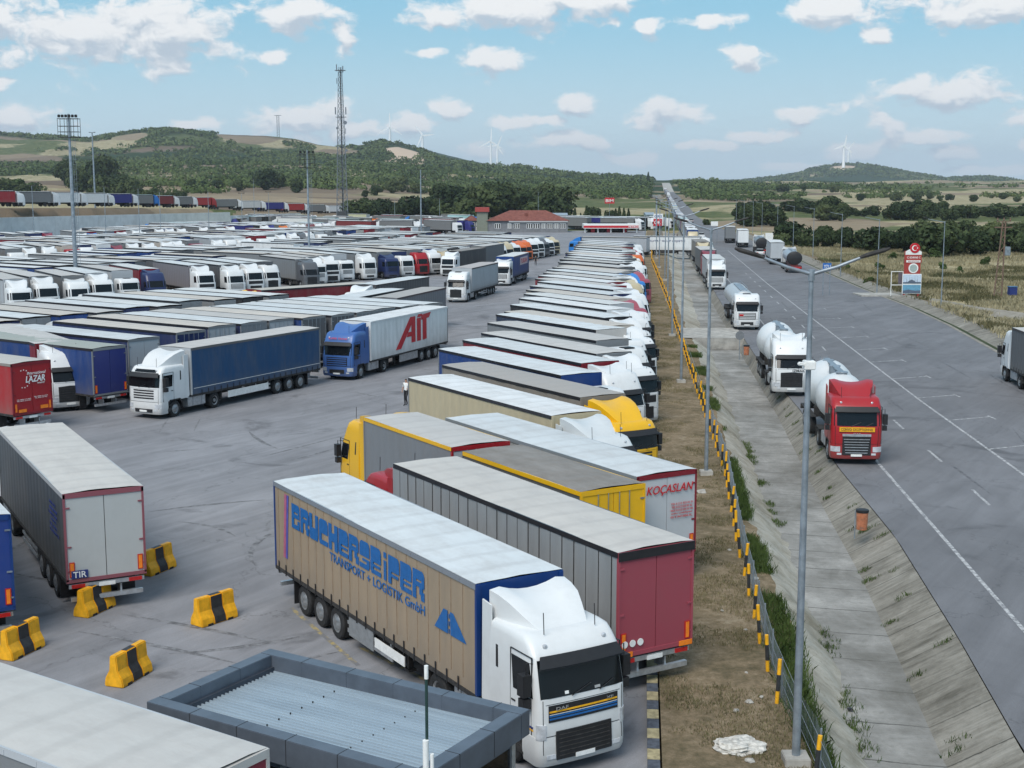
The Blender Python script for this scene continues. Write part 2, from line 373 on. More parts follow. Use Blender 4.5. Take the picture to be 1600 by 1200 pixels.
def build_terrain():
    azs = list(np.arange(-30, 30.01, .13)); azs = list(np.arange(-180, -30, 6.0)) + azs + list(np.arange(36, 180, 6.0)); azs = np.radians(np.array(azs))
    ds = [0.5, 14, 18, 22] ; d = 22.0
    while d < 9500: d *= 1.0155; ds.append(d)
    ds += [13000, 19000]; ds = np.array(ds)
    A, D = np.meshgrid(azs, ds); X = D * np.sin(A); Y = D * np.cos(A); Z = TT(X, Y)
    na, ndd = len(azs), len(ds)
    V = np.stack([X, Y, Z], -1).reshape(-1, 3)
    i = np.arange(ndd - 1)[:, None] * na; j = np.arange(na)[None, :]; j2 = (j + 1) % na
    Fc = np.stack([i + j, i + j2, i + na + j2, i + na + j], -1).reshape(-1, 4)[:, ::-1]
    me = bpy.data.meshes.new('countryside'); me.vertices.add(len(V)); me.vertices.foreach_set('co', V.ravel())
    me.loops.add(len(Fc) * 4); me.loops.foreach_set('vertex_index', Fc.ravel().astype(np.int32))
    me.polygons.add(len(Fc)); me.polygons.foreach_set('loop_start', np.arange(0, len(Fc) * 4, 4).astype(np.int32))
    me.update(calc_edges=True); me.validate()
    x, y = V[:, 0], V[:, 1]; u = 800 + F_PX * x / np.maximum(y, 20); yy = np.maximum(y, 1)
    # land cover: R woodland, G straw / meadow, B bare earth
    n1 = fbm(x, y, 420, 4, 1); n2 = fbm(x, y, 130, 3, 2); n3 = fbm(x * .25, y * .9, 60, 3, 8)
    hill = np.clip((yy - 1700) / 500, 0, 1) * (u < 1050) + np.clip((yy - 2600) / 300, 0, 1) * (u >= 1050)
    wood = np.clip(hill * 1.05 + (n1 - .5) * 3.4 - .2, 0, 1)
    wood = np.where((yy > 450) & (yy < 1700), np.clip((n1 - .56) * 7, 0, 1) * np.clip((yy - 450) / 300, 0, 1), wood)
    straw = np.clip((n2 - .42) * 6, 0, 1)
    bare = np.clip((n3 - .52) * 7, 0, 1)
    def patch(uc, ru, D0, D1, val, arr, soft=.35):
        dm = (D0 + D1) / 2; rd = (D1 - D0) / 2
        q = np.sqrt(((u - uc) / ru) ** 2 + ((yy - dm) / rd) ** 2) + (n2 - .5) * .7
        k = np.clip((1 - q) / soft, 0, 1); arr[:] = arr * (1 - k) + val * k
    for a in ((635, 44, 2100, 2680), (213, 32, 2450, 2700), (60, 60, 1900, 2350), (395, 55, 2500, 2760), (530, 45, 2350, 2620), (1310, 30, 4950, 5150), (700, 60, 1500, 1700), (150, 80, 1500, 1800)):
        patch(*a, 0, wood); patch(*a, 1, bare)
    quarry = np.zeros_like(x); patch(635, 40, 2120, 2660, 1, quarry, .2); patch(1310, 28, 4900, 5150, .8, quarry, .2)
    patch(70, 90, 1300, 1480, 0, wood); patch(70, 90, 1300, 1480, 1, straw); patch(1480, 260, 900, 1600, 1, straw); patch(1480, 300, 900, 1700, 0, wood); patch(1480, 260, 900, 1500, 0, bare)
    patch(380, 420, 850, 1500, .9, bare); patch(380, 420, 850, 1450, 0, wood); patch(40, 70, 1500, 1750, 1, straw); patch(525, 60, 1500, 1800, 1, straw); patch(525, 60, 1500, 1800, 0, bare); patch(560, 300, 500, 800, 1, bare); patch(450, 260, 700, 950, 1, bare); patch(450, 260, 700, 950, 0, wood); patch(1250, 170, 420, 640, 1, bare); patch(1500, 250, 130, 300, .8, straw); patch(1500, 300, 60, 330, 0, bare)
    at_ = me.color_attributes.new('cover', 'FLOAT_COLOR', 'POINT')
    at_.data.foreach_set('color', np.stack([wood, straw, bare, quarry], -1).astype(np.float32).ravel())
    wdl = np.interp(u, [-400, -120, 360, 470, 700], [262, 318, 432, 560, 800]); bk = (yy > wdl) & (yy < wdl + 90) & (u < 480); bare[bk] = .75; straw[bk] = .7; wood[bk] = 0
    co4 = np.stack([wood, straw, bare, quarry], -1).astype(np.float32); at_.data.foreach_set('color', co4.ravel())
    def fn(n, b):
        a = nd(n, 'ShaderNodeAttribute', attribute_name='cover'); sp = nd(n, 'ShaderNodeSeparateColor'); n.links.new(a.outputs['Color'], sp.inputs[0])
        g_ = wpos(n)
        x1 = nz(n, g_, .012, 8, .6); x2 = nz(n, g_, .11, 8, .68); x3 = nz(n, g_, 1.6, 5, .7)
        vor = nd(n, 'ShaderNodeTexVoronoi'); vor.inputs['Scale'].default_value = .011; vor.inputs['Randomness'].default_value = .85
        mv = nd(n, 'ShaderNodeVectorMath', operation='MULTIPLY'); n.links.new(g_, mv.inputs[0]); mv.inputs[1].default_value = (.45, 1, 0); n.links.new(mv.outputs[0], vor.inputs['Vector'])
        sv = nd(n, 'ShaderNodeSeparateColor'); n.links.new(vor.outputs['Color'], sv.inputs[0])
        green = ramp(n, x2.outputs[0], [(.3, (.045, .062, .024)), (.5, (.09, .11, .042)), (.7, (.17, .165, .08))])
        strw = ramp(n, x2.outputs[0], [(.25, (.075, .085, .035)), (.42, (.28, .24, .14)), (.6, (.43, .37, .24)), (.8, (.53, .47, .34))])
        strw = mixc(n, maprange(n, x3.outputs[0], .35, .75, 0, .5), strw, (.13, .12, .06))
        bare_ = mixc(n, sv.outputs[0], (.14, .105, .08), (.33, .265, .18))
        bare_ = mixc(n, maprange(n, x2.outputs[0], .3, .7, 0, .4), bare_, (.13, .10, .06))
        woodc = ramp(n, x2.outputs[0], [(.3, (.012, .026, .010)), (.55, (.028, .050, .018)), (.75, (.05, .075, .028))])
        jit = mth(n, 'MULTIPLY', mth(n, 'SUBTRACT', x2.outputs[0], .5), .9)
        c = mixc(n, maprange(n, mth(n, 'ADD', sp.outputs[1], jit), .35, .65), green, strw)
        c = mixc(n, maprange(n, mth(n, 'ADD', sp.outputs[2], mth(n, 'MULTIPLY', jit, .5)), .4, .6), c, bare_)
        c = mixc(n, maprange(n, mth(n, 'ADD', sp.outputs[0], jit), .4, .6), c, woodc)
        c = mixc(n, maprange(n, mth(n, 'ADD', a.outputs['Alpha'], jit), .5, .7), c, (.52, .40, .30))
        n.links.new(c, b.inputs['Base Color']); b.inputs['Roughness'].default_value = .95; b.inputs['Specular IOR Level'].default_value = .1
        bump(n, b, x2.outputs[0], 2.0, .4)
    me.materials.append(mat('countryside', fn)); me.shade_smooth()
    tag(put('ground', me), kind='structure')
build_terrain()
# --- asphalt, road, ditch
def asphalt(name, base, lo, hi, tint=(1, 1, 1), cracks=True, slab=0):
    def fn(n, b):
        g_ = wpos(n)
        x1 = nz(n, g_, .055, 7, .62, .6); x2 = nz(n, g_, .5, 7, .7, .5, (1, .45, 1)); x3 = nz(n, g_, 22, 3, .7); x4 = nz(n, g_, .16, 5, .6, 1.5)
        rot = nd(n, 'ShaderNodeVectorRotate', rotation_type='Z_AXIS'); rot.inputs['Angle'].default_value = R(-58); n.links.new(g_, rot.inputs['Vector'])
        tr = nz(n, rot.outputs[0], .9, 5, .65, .8, (.10, 1.0, 1))
        f = mth(n, 'ADD', mth(n, 'MULTIPLY', x1.outputs[0], .40), mth(n, 'ADD', mth(n, 'MULTIPLY', x2.outputs[0], .28), mth(n, 'MULTIPLY', tr.outputs[0], .42)))
        c = ramp(n, maprange(n, f, .36, .74, smooth=False), [(0, tuple(lo * t for t in tint)), (.5, tuple(base * t for t in tint)), (1, tuple(hi * t for t in tint))])
        c = mixc(n, maprange(n, x3.outputs[0], .3, .75, 0, .35), c, tuple(base * .6 * t for t in tint))
        c = mixc(n, maprange(n, x4.outputs[0], .56, .70, 0, .6), c, tuple(lo * .62 * t for t in tint))      # oil and rubber stains
        if cracks:
            v = nd(n, 'ShaderNodeTexVoronoi', feature='DISTANCE_TO_EDGE'); v.inputs['Scale'].default_value = .11
            wz = nz(n, g_, .8, 4, .6); ad = nd(n, 'ShaderNodeVectorMath', operation='ADD'); n.links.new(g_, ad.inputs[0])
            sc = nd(n, 'ShaderNodeVectorMath', operation='SCALE'); n.links.new(wz.outputs['Color'], sc.inputs[0]); sc.inputs['Scale'].default_value = 2.2; n.links.new(sc.outputs[0], ad.inputs[1]); n.links.new(ad.outputs[0], v.inputs['Vector'])
            c = mixc(n, maprange(n, v.outputs['Distance'], .0, .005, .36, 0), c, (lo * .4,) * 3)
        n.links.new(c, b.inputs['Base Color']); b.inputs['Roughness'].default_value = .82; b.inputs['Specular IOR Level'].default_value = .3
        bump(n, b, x3.outputs[0], .01, .5)
    return mat(name, fn)
M_LOT = asphalt('lot_asphalt', .235, .14, .34, (1.0, 1.0, 1.06))
M_ROADM = asphalt('road_asphalt', .17, .115, .235, (1.0, 1.0, 1.06))
def strip(name, m, fa, fb, za, zb, ys, nx, noise=0, kind='structure', seed=1, smooth=True, mid=None):
    """sheet between the lines fa(y) and fb(y); za, zb heights (numbers or functions of y)"""
    za_ = za if callable(za) else (lambda y: np.full_like(np.asarray(y, float), za)); zb_ = zb if callable(zb) else (lambda y: np.full_like(np.asarray(y, float), zb))
    ys = np.asarray(ys, float); T = np.linspace(0, 1, nx + 1)
    Y, TT_ = np.meshgrid(ys, T, indexing='ij'); X = fa(Y) * (1 - TT_) + fb(Y) * TT_; Z = za_(Y) * (1 - TT_) + zb_(Y) * TT_
    if noise:
        e = np.sin(np.pi * TT_) ** .5; Z = Z + (fbm(X, Y, .9, 4, seed) - .5) * noise * e
    if mid: Z = Z + mid(TT_)
    n = nx + 1; V = np.stack([X, Y, Z], -1).reshape(-1, 3)
    mb = MB(); mb.v = [tuple(p) for p in V.tolist()]
    mb.f = [(j * n + i, j * n + i + 1, (j + 1) * n + i + 1, (j + 1) * n + i) for j in range(len(ys) - 1) for i in range(nx)]; mb.m = [0] * len(mb.f)
    me = mb.mesh(name, m, fix=False)
    if smooth: me.shade_smooth()
    return tag(put(name, me), kind=kind)
YN = np.concatenate([np.arange(12, 60, .3), np.arange(60, 140, .8), np.arange(140, 441, 3)])
def lotleft(y): return np.where(np.asarray(y, float) < 300, -260.0, -260.0)
strip('parking_lot', M_LOT, lotleft, L_STRIP, 0, 0, np.concatenate([np.arange(-30, 12, 6), np.arange(12, 441, 4)]), 8)
def dirt_fn(n, b):
    g_ = wpos(n); x1 = nz(n, g_, .35, 7, .7, .5); x2 = nz(n, g_, 3.2, 7, .75); x3 = nz(n, g_, 18, 4, .7)
    c = ramp(n, mth(n, 'ADD', mth(n, 'MULTIPLY', x1.outputs[0], .5), mth(n, 'MULTIPLY', x2.outputs[0], .5)), [(.34, (.08, .07, .04)), (.45, (.16, .125, .078)), (.54, (.25, .19, .125)), (.66, (.36, .30, .215))])
    c = mixc(n, maprange(n, x3.outputs[0], .35, .8, 0, .5), c, (.09, .085, .05)); n.links.new(c, b.inputs['Base Color'])
    b.inputs['Roughness'].default_value = .95; b.inputs['Specular IOR Level'].default_value = .1; bump(n, b, x2.outputs[0], .08, .8)
M_DIRT = mat('dry_earth', dirt_fn)
LF2 = lambda y: L_FENCE(y) + .1
KO = lambda y: L_STRIP(y) + .32
strip('verge', M_DIRT, KO, LF2, .12, .12, YN, 14, .10, seed=4)
def slab_fn(lo, mi, hi, sc, stretch, joint=True, streak=1.0):
    def fn(n, b):
        g_ = wpos(n); x1 = nz(n, g_, sc, 7, .7, .6, stretch); x2 = nz(n, g_, 4, 6, .7); x3 = nz(n, g_, .22, 4, .6)
        rot = nd(n, 'ShaderNodeVectorRotate', rotation_type='Z_AXIS'); rot.inputs['Angle'].default_value = R(12); n.links.new(g_, rot.inputs['Vector'])
        st = nz(n, rot.outputs[0], 1.5, 6, .72, .3, (.22, 2.4, .3))
        f = mth(n, 'ADD', mth(n, 'MULTIPLY', x1.outputs[0], .35), mth(n, 'ADD', mth(n, 'MULTIPLY', st.outputs[0], .42 * streak), mth(n, 'MULTIPLY', x3.outputs[0], .23 + .42 * (1 - streak))))
        c = ramp(n, f, [(.36, lo), (.50, mi), (.64, hi)])
        c = mixc(n, maprange(n, x2.outputs[0], .45, .8, 0, .5), c, lo)
        if joint:
            sp = nd(n, 'ShaderNodeSeparateXYZ'); n.links.new(g_, sp.inputs[0])
            yj = mth(n, 'ADD', mth(n, 'ADD', sp.outputs[1], mth(n, 'MULTIPLY', sp.outputs[0], .25)), mth(n, 'MULTIPLY', x2.outputs[0], .12))
            fr = mth(n, 'FRACT', mth(n, 'MULTIPLY', yj, 1 / 2.6))
            c = mixc(n, mth(n, 'MULTIPLY', maprange(n, mth(n, 'ABSOLUTE', mth(n, 'SUBTRACT', fr, .5)), .0, .022, .85, 0), maprange(n, x3.outputs[0], .35, .6, .45, 1)), c, (.035, .035, .03))
        n.links.new(c, b.inputs['Base Color']); b.inputs['Roughness'].default_value = .92; b.inputs['Specular IOR Level'].default_value = .15
        bump(n, b, mth(n, 'ADD', st.outputs[0], x2.outputs[0]), .05, .5)
    return fn
M_SLOPE = mat('slope_slabs', slab_fn((.105, .098, .082), (.23, .217, .188), (.355, .338, .30), .8, (1, 1, .3)))
M_BED = mat('ditch_bed', slab_fn((.13, .125, .11), (.25, .245, .23), (.40, .39, .37), .7, (1, .6, 1), True, .25))
M_BANKM = mat('crumbling_bank', slab_fn((.17, .15, .11), (.36, .335, .28), (.50, .475, .42), 1.2, (1, 1, 1), False, .3))
YD = np.concatenate([np.arange(12, 70, .35), np.arange(70, 122, .8)])
LW2 = lambda y: L_WALL(y) - .10 + (fbm(y, y * 0 + 8, 1.3, 4, 6) - .5) * .62
strip('weedy_ledge', M_DIRT, LF2, LW2, .12, .05, YD, 5, .12, seed=6)
LBLn = lambda y: L_BL(y) + (fbm(y, y * 0 + 3, 1.5, 4, 4) - .5) * .8
strip('ditch_bank', M_BANKM, LW2, LBLn, .05, -1.0, YD, 10, .34, seed=2, mid=lambda t: .06 * np.sin(np.pi * t))
strip('ditch_bed', M_BED, LBLn, L_BR, -1.0, -1.0, YD, 6, .05, seed=3)
E1 = lambda y: L_ROAD(y) - .02
strip('ditch_slope', M_SLOPE, L_BR, E1, -1.0, -.02, YD, 6, .05, seed=5)
# concrete culvert crossing and what follows it
YC = np.array([122, 126, 131])
strip('culvert_apron', M_CONC, LF2, E1, .05, .03, YC, 4, .03)
YE = np.concatenate([np.arange(131, 441, 2.0)])
strip('far_ledge', M_DIRT, LF2, LW2, .1, .0, YE, 3, .1)
strip('far_ditch_bank', M_BANKM, LW2, LBLn, .0, -.8, YE, 4, .2)
strip('far_ditch_bed', M_BED, LBLn, L_BR, -.8, -.8, YE, 3, .1)
strip('far_ditch_slope', M_SLOPE, L_BR, E1, -.8, -.02, YE, 4, .1)
YR = np.concatenate([np.arange(8, 140, 2), np.arange(140, 600, 8), np.arange(600, 1471, 30)])
strip('road', M_ROADM, L_ROAD, L_RR, lambda y: roadz(y) + .0, lambda y: roadz(y) + .0, YR, 6)
strip('far_sunlit_road', M_CONC, L_ROAD, L_RR, lambda y: roadz(y) + .05, lambda y: roadz(y) + .05, np.arange(1470, 2080, 30), 4)  # far stretch in a sun patch: the sunlight is put into its paler colour
# white lines, each a thin sheet 4 mm over the asphalt
M_LINE = mat('road_marking', lambda n, b: (n.links.new(mixc(n, maprange(n, nz(n, wpos(n), 3.5, 6, .75).outputs[0], .38, .62), (.17, .17, .18), (.52, .52, .52)), b.inputs['Base Color']), setattr(b.inputs['Roughness'], 'default_value', .8)))
def off(l, d): return lambda y: l(y) + d
def interp_line(pts): return line([at(*p) for p in pts])
LE = interp_line([(1600, 985), (1500, 870), (1376, 728), (1290, 620), (1200, 515), (1140, 440)])
LD = interp_line([(1600, 838), (1465, 716), (1400, 660), (1330, 590), (1250, 505)])
LT = interp_line([(1600, 742), (1438, 626), (1275, 502), (1200, 444), (1150, 402)])
LT2 = interp_line([(1600, 700), (1550, 652), (1490, 617), (1447, 588), (1405, 563), (1370, 545), (1330, 520), (1290, 497)])
mk = MB()
def mark_line(l, y0, y1, w=.14, z=.006, step=3):
    ys = np.arange(y0, y1 + .01, min(step, y1 - y0))
    for a, b in zip(ys[:-1], ys[1:]):
        xa, xb = float(l(a)), float(l(b)); mk.add([(xa - w / 2, a, z), (xa + w / 2, a, z), (xb + w / 2, b, z), (xb - w / 2, b, z)], [(0, 1, 2, 3)])
mark_line(LE, 20, 300, .15); 
for k in range(20): mark_line(LD, 38 + k * 9.3, 38 + k * 9.3 + 3.4, .14)
mark_line(LT, 40, 300, .15)
for (u, v) in ((1560, 702), (1490, 657), (1440, 622), (1395, 592), (1360, 566), (1335, 547), (1312, 528), (1290, 513), (1268, 499), (1246, 484), (1228, 470)):
    p = at(u, v); k = 1
    x0, y0 = float(LT(p.y)), p.y
    q = Vector((x0 + 2.9, y0 + 1.3)); dx = .07
    mk.add([(x0, y0 - .08, .006), (q.x, q.y - .08, .006), (q.x, q.y + .08, .006), (x0, y0 + .08, .006)], [(0, 1, 2, 3)])
    mk.add([(q.x, q.y - .9, .0065), (q.x + .14, q.y - .9, .0065), (q.x + .14, q.y + .4, .0065), (q.x, q.y + .4, .0065)], [(0, 1, 2, 3)])
tag(put('road_marking', mk.mesh('road_marking', M_LINE, fix=False)), kind='structure')
# faint yellow bay lines in the lot
mk = MB(); mats_y = mat('worn_yellow_marking', lambda n, b: (n.links.new(mixc(n, maprange(n, nz(n, wpos(n), 2.2, 6, .75).outputs[0], .42, .62), (.17, .17, .18), (.40, .31, .12)), b.inputs['Base Color']), setattr(b.inputs['Roughness'], 'default_value', .85)))
for (u0, v0, u1, v1) in ((455, 950, 560, 1040), (560, 1010, 700, 1080)):
    a, b = at(u0, v0), at(u1, v1); d = (b - a).normalized(); n_ = Vector((-d.y, d.x, 0)) * .07
    mk.add([tuple(a + n_ + Vector((0, 0, .005))), tuple(a - n_ + Vector((0, 0, .005))), tuple(b - n_ + Vector((0, 0, .005))), tuple(b + n_ + Vector((0, 0, .005)))], [(0, 1, 2, 3)])
tag(put('bay_marking', mk.mesh('bay_marking', mats_y, fix=False)), kind='structure')
# painted kerb between lot and verge
kb = MB()
y = 14.0; k = 0
while y < 300:
    L = .62; kb.cur = k % 2 if y < 48 else 2
    x = float(L_STRIP(y)); kb.box(x, x + .30, y + .01, y + L - .01, -.1, .17, rot=-.096); y += L if y < 60 else 0
    if y >= 60:
        pass
    if y >= 60: break
    k += 1
kb.cur = 2
for y in np.arange(60, 300, 4.0):
    x = float(L_STRIP(y)); x2 = float(L_STRIP(y + 4)); kb.add([(x, y, .15), (x + .3, y, .15), (x2 + .3, y + 4, .15), (x2, y + 4, .15), (x, y, 0), (x2, y + 4, 0)], [(0, 1, 2, 3), (0, 3, 5, 4)])
M_KY = solid('worn_kerb_yellow', (.34, .29, .17), .85, 0, .3, 5); M_KB = solid('worn_kerb_blue_black', (.07, .08, .10), .85, 0, .35, 5)
tag(put('kerb', kb.mesh('kerb', [M_KY, M_KB, M_CONC], bevel=0)), kind='structure')
# right verge of the road: kerb strip, gutter, tilted slabs
yv = np.concatenate([np.arange(60, 175, 1.0), np.arange(175, 430, 3.0)])
strip('road_edge_strip', solid('dusty_edge', (.24, .22, .19), .9, 0, .3, 1.5), off(L_RR, -.05), off(L_RR, .32), .02, .02, yv, 1)
strip('gutter', mat('mossy_gutter', slab_fn((.02, .03, .012), (.05, .065, .03), (.11, .12, .06), 1, (1, 1, 1), False)), off(L_RR, .32), off(L_RR, 1.25), .02, -.25, yv, 3, .15)
strip('gutter_slabs', M_SLOPE, off(L_RR, 1.25), off(L_RR, 3.0), -.25, .35, yv, 3, .08)
strip('grass_shoulder', M_DIRT, off(L_RR, 3.0), off(L_RR, 6.5), .35, -.3, yv, 4, .25)

# tyre scuffs on the lot and the road: thin worn-in arcs of rubber
M_SCUFF = mat('rubber_scuff', lambda n, b: (n.links.new(mixc(n, maprange(n, nz(n, wpos(n), 2.4, 6, .8).outputs[0], .40, .60), (.105, .105, .11), (.225, .225, .235)), b.inputs['Base Color']), setattr(b.inputs['Roughness'], 'default_value', .8)))
M_SCUFF2 = mat('rubber_scuff_road', lambda n, b: (n.links.new(mixc(n, maprange(n, nz(n, wpos(n), 2.4, 6, .8).outputs[0], .40, .60), (.08, .08, .085), (.165, .165, .175)), b.inputs['Base Color']), setattr(b.inputs['Roughness'], 'default_value', .8)))
rs = random.Random(4)
for nm, mt, spots in (('tyre_scuffs', M_SCUFF, [(rs.uniform(-22, -4), rs.uniform(33, 110), rs.uniform(0, 6.28)) for _ in range(34)]), ('road_scuffs', M_SCUFF2, [(float(L_ROAD(yy)) + rs.uniform(2.5, 17), yy, 1.47 + rs.uniform(-.05, .05)) for yy in [rs.uniform(34, 150) for _ in range(26)]])):
    mb_ = MB()
    for i_, (x, y, a) in enumerate(spots):
        cur = rs.uniform(-.10, .10) if nm[0] == 't' else rs.uniform(-.01, .01); L_ = rs.uniform(2, 7) if nm[0] == 't' else rs.uniform(4, 14); w_ = rs.uniform(.05, .13); z_ = .003 + (i_ % 7) * .0004
        for dd in ((0, 1.9) if rs.random() < .3 else (0,)):
            px, py, aa = x - math.sin(a) * dd, y + math.cos(a) * dd, a; vs = []
            n_ = 10
            for k in range(n_ + 1):
                ww = w_ * math.sin(math.pi * (k + .3) / (n_ + .6)); vs += [(px - math.sin(aa) * ww, py + math.cos(aa) * ww, z_), (px + math.sin(aa) * ww, py - math.cos(aa) * ww, z_)]
                px += math.cos(aa) * L_ / n_; py += math.sin(aa) * L_ / n_; aa += cur
            mb_.add(vs, [(2 * k, 2 * k + 1, 2 * k + 3, 2 * k + 2) for k in range(n_)])
    tag(put(nm, mb_.mesh(nm, mt, fix=False)), kind='structure')
# ------------------------------------------------------------------ trucks
# truck space: x forward from the trailer's tail (0) to the cab's nose (16.5), y to the left, z up
CX = 14.27
STY = {
 'xf':     dict(H=3.30, rake=.26, low=1.92, top=2.82, bulge=.07, rc=.30, hw=1.25),
 'daf':    dict(H=3.30, rake=.24, low=1.92, top=2.84, bulge=.05, rc=.21, hw=1.25),
 'flat':   dict(H=3.12, rake=.16, low=1.88, top=2.70, bulge=.10, rc=.24, hw=1.24),
 'tall':   dict(H=3.62, rake=.34, low=1.84, top=2.66, bulge=.10, rc=.34, hw=1.25),
 'square': dict(H=3.40, rake=.22, low=1.78, top=2.66, bulge=.06, rc=.26, hw=1.25),
}
def surf(st):
    d = STY[st]; H = d['H']; low, top = d['low'], d['top']
    rings = [(1.02, 2.26, d['hw'] - .02), (1.30, 2.27, d['hw']), (low, 2.25, d['hw']), (top, 2.27 - d['rake'], d['hw'] - .02), (top + (H - top) * .55, 2.27 - d['rake'] * 1.9, d['hw'] - .05),
             (top + (H - top) * .88, 2.27 - d['rake'] * 2.4 - .06, d['hw'] - .07), (H, 2.27 - d['rake'] * 2.8 - .16, d['hw'] - .15)]
    zs = [r[0] for r in rings]; xs = [r[1] for r in rings]; hs = [r[2] for r in rings]
    def Sf(s, z, xb=0.0, rings=None):
        xf = float(np.interp(z, zs, xs)); hw = float(np.interp(z, zs, hs)); rc = d['rc']
        if z < 1.02: xf, hw = 2.26 + (1.02 - z) * .07 - max(0, .45 - z) * .5, d['hw'] - max(0, .5 - z) * .2
        a = abs(s); sg = 1 if s >= 0 else -1; yf = hw - rc; x0 = xf - d['bulge'] * (yf / hw) ** 2
        if a <= .6: y = a / .6 * yf; x = xf - d['bulge'] * (y / hw) ** 2
        elif a <= .75: th = (a - .6) / .15 * math.pi / 2; x = x0 - rc + rc * math.cos(th); y = yf + rc * math.sin(th)
        else: x = x0 - rc + (xb - x0 + rc) * (a - .75) / .25; y = hw
        return Vector((x, sg * y, z))
    Sf.d = d; Sf.zs = zs
    return Sf
def s_at(Sf, x, z, xb=0.0):
    c = Sf(.75, z).x; return .75 + .25 * (c - x) / (c - xb)
def patch(mb, Sf, s0, s1, z0, z1, ns=6, nz_=3, eps=.012, xb=0.0, th=.03, zt=None):
    """raised panel following the cab's skin; zt(s) can lower the top edge"""
    P = {}
    for j in range(nz_ + 1):
        for i in range(ns + 1):
            s = s0 + (s1 - s0) * i / ns; zz1 = z1 if zt is None else zt(s)
            z = z0 + (zz1 - z0) * j / nz_
            p = Sf(s, z, xb); a = Sf(s - .004, z, xb); b = Sf(s + .004, z, xb); up = Sf(s, z + .02, xb)
            n = (b - a).cross(up - p).normalized()
            if n.dot(Vector((p.x - 1.0, p.y, 0))) < 0: n = -n
            P[i, j] = (p + n * eps, p - n * th)
    o = len(mb.v); idx = {}
    for k, (p, q) in P.items(): idx[k] = len(mb.v); mb.v += [tuple(p), tuple(q)]
    def F(a, b, c, d_): mb.f.append((a, b, c, d_)); mb.m.append(mb.cur)
    for j in range(nz_):
        for i in range(ns): F(idx[i, j], idx[i + 1, j], idx[i + 1, j + 1], idx[i, j + 1])
    bd = [(i, 0) for i in range(ns + 1)] + [(ns, j) for j in range(1, nz_ + 1)] + [(i, nz_) for i in range(ns - 1, -1, -1)] + [(0, j) for j in range(nz_ - 1, 0, -1)]
    for a, b in zip(bd, bd[1:] + bd[:1]): F(idx[a], idx[a] + 1, idx[b] + 1, idx[b])
    return mb
def shell(Sf, zs, ss, xb, topcap=True):
    mb = MB(); n = len(ss)
    for z in zs:
        for s in ss: mb.v.append(tuple(Sf(s, z, xb)))
    for j in range(len(zs) - 1):
        for i in range(n):
            k = (i + 1) % n; mb.f.append((j * n + i, j * n + k, (j + 1) * n + k, (j + 1) * n + i)); mb.m.append(0)
    mb.f.append(tuple(range(n))[::-1]); mb.m.append(0)
    if topcap: mb.f.append(tuple((len(zs) - 1) * n + i for i in range(n))); mb.m.append(0)
    return mb
MESH = {}
def cached(key, fn):
    if key not in MESH: MESH[key] = fn()
    return MESH[key]
def wheel_mesh(dual, lod):
    n = 20 if lod == 0 else 12
    w = .58 if dual else .33
    mb = MB(); mb.cur = 0
    mb.lathe([(-w, .30), (-w, .46), (-w + .05, .505), (-.05, .505), (0, .46), (0, .30), (-.06, .27)], n, 'y')
    mb.cur = 1
    if dual: mb.lathe([(-.30, .05), (-.28, .18), (-.02, .29), (-.015, .30), (-.04, .25), (-.14, .20), (-.14, .12), (-.02, .11), (-.02, .04)], n, 'y')
    else: mb.lathe([(-.30, .05), (-.02, .30), (.0, .29), (-.02, .24), (.02, .17), (.05, .12), (.05, .04)], n, 'y')
    return mb.mesh('wheel', [M_RUB, M_RIM], 40)
def wheels_for(xs):
    return xs
